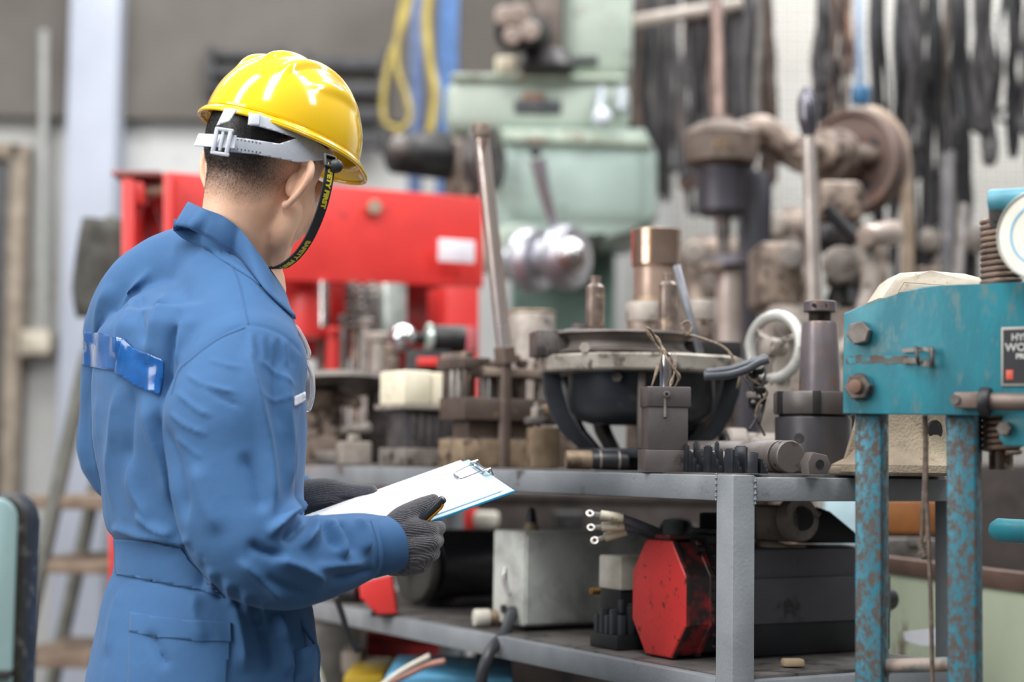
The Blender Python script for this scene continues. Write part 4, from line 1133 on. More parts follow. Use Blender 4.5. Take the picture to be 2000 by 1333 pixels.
# ================================================================== BENCH DRILL (rear right of centre)
D = 4.3
dp = thing('drill_press', 'brown old bench drill with domed head and dark motor drum', 'drill press', Vector((W(1440, 900, D).x, D+.15, 0)))
cx = W(1408, 300, D)
MB().lathe([(.070, 0), (.090, .012), (.094, .05), (.092, .075), (.094, .082), (.086, .098), (.06, .112), (.03, .12), (.028, .13)], W(1408, 328, D), (0, 0, 1), 40).build('belt_cover', mat('brown_cover', '#7a6b61', '#5f5249', wear='#42352d', wear_amt=.3, metal=.2, rough=.5, scale=14), dp)
lt = text_mesh('MT', .035, .001)
for v in lt.vertices:
    a_ = v.co.x/.095; v.co = W(1402, 296, D) + Vector((math.sin(a_)*.097, -math.cos(a_)*.097, v.co.y))
link_mesh('cast_lettering', lt, mat('faded_gold_letters', '#b89a6a', '#a08258', rough=.5, bump=0), dp, 0)
MB().lathe([(.052, 0), (.062, .012), (.062, .10), (.066, .11), (.066, .12)], W(1408, 422, D), (0, 0, 1), 32).build('motor_drum', mat('dark_slate_metal', '#47454c', '#38363c', metal=.3, rough=.4, scale=6), dp)
MB().cyl(W(1414, 505, D), W(1412, 420, D), .014, .02).build('spindle', steel_dark, dp)
MB().cyl(W(1418, 524, D), W(1416, 500, D), .06, .055, 28, .005).build('table', mat('purple_grey_metal', '#5c5659', '#48434a', metal=.4, rough=.45), dp)
MB().box(W(1390, 522, D-.03), (.06, .05, .022), .005).build('clamp_block', iron_brown, dp)
MB().cyl(W(1424, 680, D), W(1424, 528, D), .033, .033, 28).build('ram_sleeve', mat('pale_tan_steel', '#b0a39c', '#94877f', metal=.4, rough=.35), dp)
wb(1450, 1508, 330, 900, D+.1, .12, .015).build('column', mat('dark_slate_metal', '#47454c'), dp)
MB().tube(spline([W(1450, 270, D+.1), W(1500, 262, D+.1), W(1545, 300, D+.1), W(1566, 312, D+.05)], 6), [.05]*6+[.045]*6+[.036]*7, 16).build('head_arm', iron_brown, dp)
MB().cyl(W(1405, 240, D), W(1398, -60, D+.1), .016).build('drive_rod', mat('pinkish_rod', '#8a7268', '#6f5a52', metal=.4, rough=.4), dp)
MB().box((W(1440, 900, D).x, D+.15, .45), (.35, .3, .9), .02).build('pedestal', iron_brown, dp)
# big flat-belt pulley
pl = thing('belt_pulley_shaft', 'large brown flat-belt pulley on a stepped shaft with a tan belt', 'pulley', Vector((W(1690, 900, D).x, D+.1, 0)))
pax = Vector((-.62, -.78, .0)).normalized(); pc = W(1668, 318, D)
MB().lathe([(.02, -.045), (.120, -.045), (.132, -.04), (.136, 0), (.132, .03), (.122, .032), (.115, .018), (.05, .012), (.046, .03), (.02, .03)], pc, pax, 56).build('wheel', mat('rusty_brown_wheel', '#735e56', '#5a4942', wear='#7d5546', wear_amt=.3, metal=.3, rough=.45, scale=7), pl)
for a in (35, 125, 215, 305):
    u_, v_, _ = basis(pax); a = math.radians(a)
    MB().cyl(pc + pax*.014 + (u_*math.cos(a)+v_*math.sin(a))*.078, pc + pax*.02 + (u_*math.cos(a)+v_*math.sin(a))*.078, .012).build('rim_hole', black_plastic, pl)
MB().lathe([(.05, .02), (.05, .09), (.07, .10), (.066, .145), (.056, .15), (.05, .19), (.03, .20), (.022, .28)], pc, pax, 32).build('stepped_cone', iron_brown, pl)
MB().cyl(pc - pax*.02, pc - pax*.2, .02, .018).build('axle', mat('pale_tan_steel', '#b0a39c'), pl)
MB().sph(pc + pax*.03 + Vector((.03, -.03, .01)), 1, (.05, .03, .028)).build('bearing_nose', mat('brown_cover', '#7a6b61'), pl)
m = MB(); u_, v_, _ = basis(pax)
bpath = [W(1772, 560, D-.04), W(1772, 440, D-.04), W(1768, 330, D-.03), W(1762, 275, D-.02), W(1738, 235, D), W(1705, 213, D+.01), W(1672, 208, D+.02)]
m.ribbon(spline(bpath, 6), (.35, .1, 0), .034, .004); m.build('drive_belt', belt_tan, pl)
MB().box(W(1690, 800, D+.15), (.10, .12, .85), .02).build('pulley_stand', iron_brown, pl)
MB().prism([W(x, y, D+.05) for x, y in ((1600, 420), (1660, 400), (1690, 440), (1700, 520), (1670, 640), (1640, 640), (1650, 520))], (0, .08, 0), .01).build('bracket', dusty_gray, pl)
# feed lever with oval grip
D = 3.6
lv = thing('feed_lever', 'tall steel feed lever with oval dark grip rising before the pulley', 'lever', W(1590, 640, D))
MB().cyl(W(1592, 640, D), W(1580, 268, D), .017, .0145, 20).build('shaft', mat('lever_steel', '#b5aba5', '#8f857f', metal=.7, rough=.3, scale=9), lv)
MB().lathe([(.010, 0), (.016, .01), (.022, .04), (.021, .075), (.015, .098), (.005, .108)], W(1580, 268, D), (-.06, 0, 1), 24).build('grip', mat('dark_chrome_grip', '#77757c', '#5d5b62', metal=.8, rough=.2), lv)
MB().cyl(W(1592, 700, D), W(1592, 630, D), .03, .024, 24, .004).build('socket', iron_brown, lv)
MB().cyl(W(1592, 905, D), W(1592, 690, D), .02).build('stem', iron_brown, lv)
# assorted machine bodies standing between the bench and the drill
D = 3.9
for nm, lab, cat_, parts in (
  ('lathe_carriage', 'dusty grey lathe carriage with round dials behind the handwheel', 'carriage', [('body', 1500, 1650, 590, 760, dusty_gray), ('slide', 1480, 1570, 470, 600, iron_brown), ('tool_rest', 1600, 1690, 350, 430, iron_brown)]),
  ('motor_bracket', 'brown iron bracket standing beside the tan drive belt', 'bracket', [('body', 1600, 1680, 430, 480, iron_black), ('foot', 1620, 1700, 600, 760, iron_brown)])):
    t_ = thing(nm, lab, cat_, Vector((W(parts[0][1], 900, D).x, D+.1, W(parts[0][1], 900, D).z)))
    for pn, x0, x1, y0, y1, mt in parts: wb(x0, x1, y0, y1, D, .18, .02).build(pn, mt, t_)
    if nm == 'lathe_carriage':
        for x, y, r in ((1525, 335, .0), (1545, 500, .028), (1640, 515, .04), (1530, 640, .03)):
            if r: MB().cyl(W(x, y, D-.08), W(x+3, y, D+.05), r, r*1.05, 24, .004).build('dial', steel, t_)
        wb(1530, 1660, 740, 905, D, .2, .02).build('base', iron_brown, t_)
cyl_ = thing('steel_collar', 'shiny grey round collar sitting below the big pulley', 'collar', W(1650, 560, 4.0))
MB().cyl(W(1650, 560, 4.0), W(1650, 488, 4.0), .045, .045, 30, .004).build('ring', steel, cyl_); MB().cyl(W(1650, 600, 4.0), W(1650, 560, 4.0), .05, .035, 30, .004).build('foot', iron_black, cyl_)
MB().cyl(W(1650, 900, 4.0), W(1650, 600, 4.0), .03).build('stand', iron_black, cyl_)
ob = thing('crank_arm', 'slanting dark crank arm with a pale knob right of the feed lever', 'crank', W(1640, 440, 3.8))
MB().tube([W(1612, 405, 3.8), W(1665, 462, 3.8), W(1700, 468, 3.8)], .016, 10).build('arm', iron_black, ob); MB().cyl(W(1690, 462, 3.75), W(1745, 455, 3.85), .024, .03, 18, .004).build('knob', mat('pale_knob', '#b9aaa0'), ob)
MB().tube(spline([W(1690, 470, 3.8), W(1700, 560, 3.8), W(1670, 650, 3.8), W(1640, 720, 3.8), W(1640, 905, 3.8)], 5), .022, 12).build('post', dusty_gray, ob)

# brown machine bodies filling the back of the shop between drill and belts
for lab, b_ in (('brown shaper body with lumpy castings behind the bench drill', ((1335, 1500, 455, 900, 'body', iron_brown), (1350, 1440, 585, 640, 'slide', dusty_gray), (1370, 1420, 640, 760, 'apron', iron_black))),
                ('dark brown machine body right of the tan drive belt', ((1800, 1925, 430, 900, 'body', iron_black), (1790, 1850, 520, 560, 'slide', iron_brown), (1840, 1915, 600, 680, 'guard', dusty_gray))),
                ('dusty grey machine head seen between lever and pulley', ((1510, 1600, 400, 900, 'body', iron_brown), (1500, 1570, 600, 690, 'cover', steel)))):
    t_ = thing('workshop_machine', lab, 'machine', Vector((W(b_[0][0], 900, 4.85).x+.1, 4.95, 0)))
    for i_, (x0, x1, y0, y1, nm, mt) in enumerate(b_):
        if i_ == 0:
            a_ = W(x0, y0, 4.85); c_ = W(x1, y1, 4.85); MB().box(((a_.x+c_.x)/2, 4.97, a_.z/2), (c_.x-a_.x, .22, a_.z), .05, seg=3).build(nm, mt, t_)
            for k_ in range(4): MB().cyl(W(x0+(x1-x0)*(k_+.5)/4, y0+40+50*(k_ % 3), 4.78), W(x0+(x1-x0)*(k_+.5)/4, y0+40+50*(k_ % 3), 4.88), .03+.008*(k_ % 2), .035, 18, .004).build('boss', steel if k_ % 2 else dusty_gray, t_)
        else: wb(x0, x1, y0, y1, 4.76, .12, .015).build(nm, mt, t_)
# ================================================================== HANGING BELTS ON THE RIGHT WALL
D = 5.2
wm = MB()
for i in range(46):
    x = W(1235, 300, D+.9).x + i*.036; wm.tube([(x, D+.9, .9), (x, D+.9, 3.2)], .0022, 4)
for i in range(60):
    z = .95+i*.036; wm.tube([(W(1235, 300, D+.9).x, D+.905, z), (W(1235, 300, D+.9).x+1.66, D+.905, z)], .0022, 4)
o = tag(wm.build('wire_mesh_screen', mat('grey_wire', '#77736f', '#5f5b58', metal=.3, rough=.5, bump=0), None, 0, (W(1600, 300, D+.9).x, D+.9, .9)), 'fine grey wire mesh in front of the white wall', 'mesh')
rb = MB(); rb.tube([W(1240, 42, D), W(1450, 8, D-.1)], .022, 10); rb2 = tag(rb.build('belt_rail', mat('pale_pipe', '#b4aaa0', '#958b82', rough=.5), None, 180, W(1240, 42, D)), 'pale horizontal pipe at the top carrying black belts', 'rail')
rng2 = random.Random(11)
rb = MB(); rb.tube([W(1180, -70, D+.05), W(2250, -70, D+.05)], .022, 10); tag(rb.build('belt_rail', mat('dark_pipe', '#4a4440', '#3a3531', rough=.5), None, 180, W(1180, -70, D+.05)), 'dark pipe above the picture from which belts hang', 'rail')
def belt(px_, top, bot, wpx, D_, m, lab, grp, sway=0, tk=.006):
    A = W(px_, top, D_); B = W(px_+sway, bot, D_); w = M(wpx, D_)
    L = A.z-B.z; pts = []
    for k in range(12): pts.append(A + (B-A)*(k/12) + Vector((-w*math.sin(math.pi*min(1, k/12*1.2)/2)*.5 + .004*math.sin(k+px_), .01*math.sin(k*.7+px_), 0)))
    for k in range(7):
        a = math.pi*k/6; pts.append(B + Vector((-w/2*math.cos(a), 0, -w/2*math.sin(a)*1.2)))
    for k in range(11, 0, -1): pts.append(A + (B-A)*(k/12) + Vector((w*math.sin(math.pi*min(1, k/12*1.2)/2)*.5 + .004*math.sin(k*1.3+px_), .012*math.sin(k*.9+px_), 0)))
    mb_ = MB(); mb_.tube(spline(pts, 2), tk, 6, closed=False, flat=1.4, twist=Vector((0, 1, 0)))
    return tag(mb_.build('hanging_belt', m, None, 180, A), lab, 'belt', grp)
kinds = [(belt_mat, 'worn black rubber belt loop hanging over the white wall', 'black belts hanging on the right wall'),
         (belt_brown, 'old brown belt loop hanging over the white wall', 'brown belts hanging on the right wall'),
         (rubber, 'jet black thin belt loop hanging over the white wall', 'thin jet black belts on the right wall')]
# dense bundles with gaps of white wall between them
xs = []
for c_, s_, n_ in ((1262, 26, 9), (1330, 30, 9), (1392, 20, 5), (1450, 24, 9), (1496, 8, 4), (1620, 22, 7), (1714, 12, 5), (1768, 14, 6), (1822, 9, 4), (1872, 12, 5), (1922, 12, 5), (1975, 14, 6), (2040, 30, 7)):
    for _ in range(n_): xs.append(c_ + rng2.uniform(-s_, s_))
CLU = [(1295, 'hanging above the brown sleeve beside the green machine'), (1362, 'hanging just left of the drive rod of the drill'), (1425, 'hanging just right of the drive rod of the drill'), (1505, 'hanging at the left edge of the bare white gap'),
       (1660, 'hanging between the white gap and the blue hook'), (1740, 'hanging right of the blue hook above the pulley'), (1795, 'hanging in the bundle right over the pulley rim'), (1845, 'hanging left of the khaki strap'), (1898, 'hanging just right of the khaki strap'),
       (1948, 'hanging above the coiled spring'), (9999, 'hanging above the white gauge at the far right')]
kn = ['black belts', 'brown belts', 'thin black belts']
for i, x in enumerate(xs):
    k = rng2.choice([0, 0, 0, 1, 1, 2]) if x < 1700 else rng2.choice([0, 0, 2, 2, 1])
    bot = rng2.uniform(260, 430) if x < 1520 else (rng2.uniform(120, 240) if x < 1690 else rng2.uniform(240, 560))
    if 1905 < x < 2000: bot = rng2.uniform(200, 330)
    m_, lab, grp = kinds[k]
    if x > 1690: k = rng2.choice([0, 2, 2]); m_, lab, grp = kinds[k]
    wh = [ph for c__, ph in CLU if x <= c__][0]; lab = lab.replace('hanging over the white wall', wh); grp = kn[k] + ' ' + wh
    belt(x, -66, bot, rng2.uniform(6, 24), (D+.68 if x < 1345 else D if x < 1600 else D-.35) + rng2.uniform(-.12, .2), m_, lab, grp, rng2.uniform(-10, 10), rng2.uniform(.006, .011) if k != 2 else .005)
# wide flat straps
for x, w_, bot, m_, lab in ((1458, 16, 330, belt_mat, 'broad dark strap hanging left of the white gap'), (1482, 14, 300, mat('grey_strap', '#6d6966', '#57534f', rough=.6), 'broad grey strap beside the white gap'),
        (1715, 20, 300, belt_brown, 'broad brown strap hanging above the big pulley'), (1848, 15, 470, mat('khaki_strap', '#7c6d62', '#665950', rough=.7), 'broad khaki strap hanging down right of the pulley'),
        (1660, 13, 150, mat('orange_brown_strap', '#9a6f55', '#805942', rough=.6), 'orange-brown strap above the blue hook'), (1800, 16, 560, belt_mat, 'broad black strap reaching down behind the tan drive belt')):
    m = MB(); A = W(x, -66, D-.15); B = W(x+rng2.uniform(-8, 8), bot, D-.15)
    m.ribbon([A.lerp(B, k/8)+Vector((.006*math.sin(k+x), .01*math.sin(k*.8), 0)) for k in range(9)], (1, 0, 0), M(w_, D)*1.0, .008)
    tag(m.build('flat_strap', m_, None, 180, A), lab, 'strap')
bh = thing('blue_hook', 'small blue lifting hook hanging above the pulley', 'hook', W(1680, 160, 4.9))
MB().box(W(1680, 187, 4.9), (.055, .04, .06), .012).build('block', mat('mid_blue_paint', '#4d86b4', '#3f739e', rough=.4), bh); MB().cyl(W(1680, 178, 4.9), W(1676, -72, 5.22), .016, .010).build('shank', mat('dusty_blue', '#6d8199', '#5a6c82', rough=.5), bh)
# diagonal rods leaning in the corner
for i, (x0, y0, x1, y1, m_, lab) in enumerate(((1830, 520, 1880, 400, steel_dark, 'dark round bar leaning toward the right behind the beige casting'), (1790, 560, 1850, 300, belt_mat, 'black bar leaning behind the tan belt'))):
    A = W(x0, y0, 4.6); B = W(x1, y1, 4.6); g = Vector((A.x-.12+.2*i, A.y, 0))
    tag(MB().tube([g, B], .02, 8).build('metal_bar', m_, None, 180, g), lab, 'bar')
# ================================================================== GREY RACK
RU = Vector((-.509, .861, 0)).normalized(); RV = Vector((.861, .509, 0)).normalized()
RC = W(1437, 925, 2.3); ZT = RC.z; ZL = W(1400, 1322, 2.3).z
R3 = RZ(math.degrees(math.atan2(RV.y, RV.x)))
RLEN, RDEP = 1.52, .40
def rk(px_, v, low=False, h=0.0):             # point on a shelf seen at image column px_, at distance v behind the front rail
    k = (px_-1000)/FPX*1.0
    t = (RC.x + RV.x*v - k*(RC.y + RV.y*v))/(-RU.x + k*RU.y)
    p = RC + RU*t + RV*v; p.z = (ZL if low else ZT) + h
    k2 = k                                        # one refinement for the roll of the camera
    q = proj_np(np.array([p]))[0]; k = (px_ + (px_-q[0]) - 1000)/FPX
    t = (RC.x + RV.x*v - k*(RC.y + RV.y*v))/(-RU.x + k*RU.y); p = RC + RU*t + RV*v; p.z = (ZL if low else ZT) + h
    return p
def RP(t, v, z): return Vector((RC.x, RC.y, 0)) + RU*t + RV*v + Vector((0, 0, z))
TB = .037
rack = thing('storage_rack', 'grey painted angle-steel rack carrying old machine parts on two shelves', 'rack', RP(0, 0, 0))
def rbar(t0, t1, v0, v1, z0, z1, name, m=rack_gray, bev=.002):
    c_ = RP((t0+t1)/2, (v0+v1)/2, (z0+z1)/2)
    return MB().box(c_, (abs(v1-v0), abs(t1-t0), abs(z1-z0)), bev, R3).build(name, m, rack)
h = TB
for t, v in ((0, 0), (0, RDEP), (RLEN, 0), (RLEN, RDEP)):
    rbar(t-h/2, t+h/2, v-h/2, v+h/2, 0, ZT-.002, 'post')
HT = M(54, 2.3)
for z in (ZT, ZL):
    rbar(h/2, RLEN-h/2, -h/2, h/2-.006, z-HT, z-.003, 'long_rail'); rbar(h/2, RLEN-h/2, RDEP-h/2, RDEP+h/2, z-HT, z-.003, 'long_rail')
    rbar(-h/2+.002, h/2-.006, h/2, RDEP-h/2, z-HT, z-.005, 'end_rail'); rbar(RLEN-h/2, RLEN+h/2, h/2, RDEP-h/2, z-HT, z-.005, 'end_rail')
    rbar(.0, RLEN, .0, RDEP, z-.005, z-.001, 'shelf_plate', mat('dirty_shelf_plate', '#6a6663', '#4d4947', wear='#383432', wear_amt=.35, rough=.6, scale=9, wscale=20), 0)
m = MB()
for k in range(14):
    for q in (RP(h/2, -h/2, ZT-HT*(k+.5)/14), RP(-h/2, h/2, ZT-.004-HT*(k+.5)/14)): m.sph(q + Vector((0, -.0005, 0)), .0012+.0006*(k % 3), u=8, v=6)
w_ = m.build('weld_bead', rack_gray, rack, 180); w_['kind'] = 'stuff'

def onr(px_, v, low=False): return rk(px_, v, low)
def zof(px_, py_, D): return W(px_, py_, D).z

# ---- two-plate block with rod, at the front edge
p = onr(1297, .018); Dj = p.y; s = Dj/FPX
jb = thing('toolmaker_block', 'upright dark steel block with capped top and silver rod at shelf front edge', 'block', p)
Rj = RZ(6)
def jbx(x0, x1, y0, y1, dep, nm, m_, bev=.0015):
    c_ = p + Vector(((x0+x1)/2-1297, 0, 0))*s; return MB().box(Vector((c_.x, Dj+.0, ZT + (921-(y0+y1)/2)*s)), ((x1-x0)*s, dep, (y1-y0)*s), bev, Rj).build(nm, m_, jb)
blk = mat('blued_steel_block', '#6c6462', '#565050', wear='#463d39', wear_amt=.2, metal=.6, rough=.42, scale=14)
jbx(1252, 1340, 879, 921, .062, 'foot_block', blk); jbx(1258, 1336, 795, 879, .056, 'body', blk); jbx(1255, 1341, 757, 796, .06, 'cap_plate', blk)
fy = Dj-.0325
MB().cyl(Vector((W(1302, 770, fy).x, fy, W(1302, 770, fy).z)), Vector((W(1302, 770, fy).x, fy-.003, W(1302, 770, fy).z)), .0046).build('screw', steel, jb)
MB().cyl(W(1302, 770, fy-.0032), W(1302, 770, fy-.004), .0024).build('screw_socket', iron_black, jb)
MB().cyl(W(1299, 815, fy+.003), W(1299, 778, fy+.003), .0022, .0022, 10).build('set_screw', steel, jb)
zr = ZT + (921-757)*s
MB().lathe([(.0085, 0), (.0085, .022), (.0088, .023), (.0088, .040), (.0082, .042), (.0082, .048), (.006, .05)], Vector((W(1300, 757, Dj).x, Dj, zr)), (0, 0, 1), 24).build('silver_rod', steel_bright, jb)
tw = MB()
for pts in ([(1264, 640), (1276, 652), (1288, 668), (1296, 684), (1302, 700), (1312, 716), (1326, 736), (1318, 757)], [(1262, 645), (1280, 672), (1292, 690), (1286, 715), (1272, 757)], [(1296, 686), (1310, 700), (1318, 720), (1312, 745), (1308, 757)]):
    P = spline([W(x, y, Dj-.012+.01*math.sin(i)) for i, (x, y) in enumerate(pts)], 5); tw.tube(P, [.0022+.0009*math.sin(k*.9) for k in range(len(P))], 7)
tag(tw.build('twine', rope_mat, None, 180, W(1300, 757, Dj)), 'frayed tan twine knotted round the silver rod', 'twine')

# ---- flanged housing (bowl shaped)
D = onr(1250, .2).y; s = D/FPX; bc = onr(1250, .2)
fh = thing('flanged_machine_housing', 'dark bowl-shaped machine housing with octagonal aluminium flange on the top shelf', 'machine housing', bc)
def Z(y): return ZT + (908-y)*s
def B3(px_, y, d=0): return Vector((W(px_, y, D+d).x, D+d, Z(y)))
alu = mat('dusty_aluminium', '#b9b2a8', '#8f877d', wear='#5e564e', wear_amt=.35, metal=.55, rough=.45, scale=16)
cxy = Vector((bc.x, bc.y, 0))
MB().lathe([(.150, Z(723)), (.176, Z(722)), (.178, Z(718)), (.178, Z(694)), (.174, Z(690)), (.02, Z(690))], cxy, (0, 0, 1), 9, flat_rot=.35).build('flange', alu, fh, 20)
MB().lathe([(.05, Z(690)), (.112, Z(690)), (.118, Z(684)), (.104, Z(677)), (.100, Z(664)), (.106, Z(655)), (.120, Z(650)), (.118, Z(646)), (.02, Z(643))], cxy - Vector((.032, .03, 0)), (0, 0, 1), 48).build('cover', mat('dusty_cover', '#7c736d', '#5d5550', metal=.4, rough=.5, scale=14), fh)
MB().box(B3(1078, 668, -.04), (.062, .08, (692-643)*s), .002, RZ(10)).build('clamp_block', steel_dark, fh)
MB().box(B3(1372, 676, .03), (.105, .1, (696-655)*s), .002, RZ(8)).build('clamp_block', iron_black, fh)
dark_cast = mat('blue_black_casting', '#3c4046', '#2c2f34', wear='#4d4c4c', wear_amt=.2, metal=.35, rough=.38, scale=10)
MB().lathe([(.02, Z(822)), (.082, Z(820)), (.105, Z(812)), (.118, Z(795)), (.122, Z(770)), (.122, Z(722)), (.02, Z(722))], cxy, (0, 0, 1), 48).build('drum', dark_cast, fh)
for k in range(6):                            # curved ribs sweeping from flange to foot
    a = math.radians((188, 352, 62, 118, 30, 150)[k]); d = Vector((math.cos(a), math.sin(a), 0)); sd = Vector((-d.y, d.x, 0))
    prof_o = [(.166, 724), (.163, 760), (.152, 800), (.132, 838), (.104, 866), (.085, 880)]
    pts = []
    for r_, y in prof_o: pts.append(cxy + d*r_ + Vector((0, 0, Z(y))))
    for r_, y in [(.06, 880), (.08, 862), (.106, 834), (.124, 800), (.134, 764), (.138, 724)]: pts.append(cxy + d*r_ + Vector((0, 0, Z(y))))
    MB().prism([q - sd*.009 for q in pts], sd*.018, .002).build('rib', dark_cast, fh)
MB().lathe([(.06, Z(884)), (.108, Z(884)), (.110, Z(878)), (.108, Z(868)), (.05, Z(866))], cxy, (0, 0, 1), 40).build('lower_ring', dark_cast, fh)
MB().lathe([(.03, 0), (.075, 0), (.078, .004), (.078, Z(884)-ZT)], Vector((bc.x, bc.y, ZT)), (0, 0, 1), 36).build('foot', iron_black, fh)
MB().box(Vector((W(1252, 800, D-.13).x, D-.135, (Z(722)+Z(866))/2)), (.012, .02, Z(722)-Z(870)), .002).build('front_web', mat('dusty_cover', '#7c736d'), fh)
MB().hexa(B3(1205, 735, -.12), B3(1205, 735, -.145), .009).build('bolt', steel_dark, fh)
MB().lathe([(.03, 0), (.026, .003), (.014, .004), (.014, .009), (.012, .0105), (.012, .013)], B3(1133, 643, -.05), (0, 0, 1), 20).build('nut', steel_dark, fh)
MB().hexa(B3(1142, 682, -.135), B3(1142, 682, -.142), .009).build('bolt', dusty_gray, fh)
post_m = mat('stained_steel_post', '#8f7f76', '#67584f', wear='#b09a86', wear_amt=.3, metal=.7, rough=.35, scale=40)
for x, dd, y0, y1 in ((1162, -.02, 643, 532), (1304, -.06, 690, 530)):
    MB().lathe([(.0155, 0), (.0155, (y0-y1-22)*s), (.0125, (y0-y1-18)*s), (.0085, (y0-y1-15)*s), (.0085, (y0-y1-4)*s), (.0095, (y0-y1-3)*s), (.0095, (y0-y1)*s)], B3(x, y0, dd), (0, 0, 1), 24).build('threaded_post', post_m, fh)

# ---- cables, rod and hose beside it
rd = tag(MB().tube([W(1368, 690, 2.72), W(1345, 610, 2.74), W(1322, 520, 2.76)], .0065, 12).build('grey_conduit', gray_rubber, None, 180, W(1368, 690, 2.72)), 'thin grey rod leaning left above the bowl-shaped housing', 'rod')
cb = MB(); 
for P, r in (([(1375, 735), (1420, 732), (1455, 722), (1480, 708), (1500, 702)], .0072), ([(1378, 728), (1425, 722), (1462, 710), (1496, 698)], .0055)): cb.tube(spline([W(x, y, 2.56) for x, y in P], 6), r, 10)
tag(cb.build('cable_pair', mat('dark_grey_cable', '#55585f', '#45474d', rough=.4, bump=0), None, 180, W(1378, 730, 2.56)), 'two dark grey cables bending out over the right side of the flange', 'cable')
wr_ = MB(); wr_.tube(spline([W(x, y, 2.58) for x, y in ((1330, 632), (1338, 650), (1360, 658), (1390, 668), (1415, 680), (1432, 700), (1445, 730), (1440, 760))], 6), .0022, 7)
wr_.tube(spline([W(x, y, 2.58) for x, y in ((1331, 640), (1342, 655), (1352, 640), (1344, 628), (1333, 632))], 6), .002, 7)
tag(wr_.build('loose_wire', rope_mat, None, 180, W(1440, 760, 2.58)), 'thin pale wire draped from the grey rod to the cable bundle', 'wire')
cl = thing('connector_bundle', 'tangle of dark terminal blocks and wires hanging at the right of the flange', 'connectors', W(1470, 800, 2.6))
rr_ = random.Random(3)
for k in range(9):
    x, y = 1458+rr_.uniform(0, 38), 715+k*9.5
    MB().box(W(x, y, 2.6+rr_.uniform(-.02, .02)), (.016, .012, .010), .002, RZ(rr_.uniform(-40, 40)) @ RX(rr_.uniform(-40, 40))).build('terminal_block', iron_black if k % 3 else dusty_gray, cl)
for k in range(4):
    P = spline([W(1450+rr_.uniform(0, 50), y, 2.59+rr_.uniform(-.02, .02)) for y in (700, 730, 765, 790, 815+k*12)], 5); MB().tube(P, .002, 6).build('wire', rope_mat if k == 0 else rubber, cl)

# ---- brown sleeve and caps behind
sl = thing('brown_steel_sleeve', 'tall brown steel sleeve with shiny streak standing behind the housing', 'sleeve', onr(1278, .36))
q = onr(1278, .36); s = q.y/FPX; zq = lambda y: ZT + (905-y)*s
MB().lathe([(.040, 0), (.040, zq(574)-ZT), (.040, zq(567)-ZT)], q, (0, 0, 1), 36).build('lower_tube', plate_tan, sl)
MB().lathe([(.0395, zq(568)-ZT), (.0395, zq(510)-ZT), (.041, zq(508)-ZT)], q, (0, 0, 1), 36).build('middle_tube', mat('rosy_brown_steel', '#a38c7e', '#7f695d', metal=.6, rough=.35, scale=10), sl)
MB().lathe([(.041, zq(508)-ZT), (.0445, zq(505)-ZT), (.0452, zq(436)-ZT), (.042, zq(434)-ZT), (.038, zq(434)-ZT), (.038, zq(450)-ZT), (.01, zq(450)-ZT)], q, (0, 0, 1), 40).build('top_ring', mat('polished_brown_steel', '#b49b8b', '#8a705f', metal=.85, rough=.22, scale=9), sl)
for x0, x1, y0, lab in ((1222, 1290, 578, 'dusty flat-topped drum left of the brown sleeve base'), (1340, 1392, 572, 'dusty flat-topped drum right of the brown sleeve base')):
    v_ = .33; q = onr((x0+x1)/2, v_); s = q.y/FPX; w_ = (x1-x0)*s/2
    t_ = thing('flat_topped_drum', lab, 'drum', q)
    MB().lathe([(w_*.9, 0), (w_, .004), (w_, (905-y0-40)*s)], q, (0, 0, 1), 28).build('barrel', iron_brown, t_)
    MB().lathe([(w_*1.0, (905-y0-40)*s), (w_*1.06, (905-y0-38)*s), (w_*1.06, (905-y0-6)*s), (w_*.98, (905-y0)*s)], q, (0, 0, 1), 28).build('lid', dusty_gray, t_)

# ---- roller lying on the shelf
e0, e1 = W(1545, 889, 2.375), W(1330, 861, 2.68); e0.z = ZT+.0235; e1.z = ZT+.0235
ro = thing('steel_roller', 'grey steel roller with grooved drilled end lying on the top shelf', 'roller', Vector((e0.x, e0.y, ZT)))
ax_ = (e1-e0).normalized(); Lr = (e1-e0).length
rol_m = mat('grey_roller_steel', '#6f6764', '#5a5351', wear='#4b4340', wear_amt=.25, metal=.6, rough=.42, scale=12)
MB().lathe([(.0225, .026), (.0232, .027), (.0232, Lr)], e0, ax_, 40).build('barrel', rol_m, ro)
MB().lathe([(.0195, .02), (.0195, .028)], e0, ax_, 32).build('groove', iron_black, ro)
MB().lathe([(.0215, 0), (.0228, .0015), (.0228, .020), (.021, .021)], e0, ax_, 40).build('end_collar', rol_m, ro)
u_, v_, w_ = basis(ax_)
for a in (60, 150, 250, 330):
    a = math.radians(a); d = u_*math.cos(a)+v_*math.sin(a)
    MB().cyl(e0+ax_*.010+d*.0224, e0+ax_*.010+d*.0231, .0026).build('pin_hole', iron_black, ro)
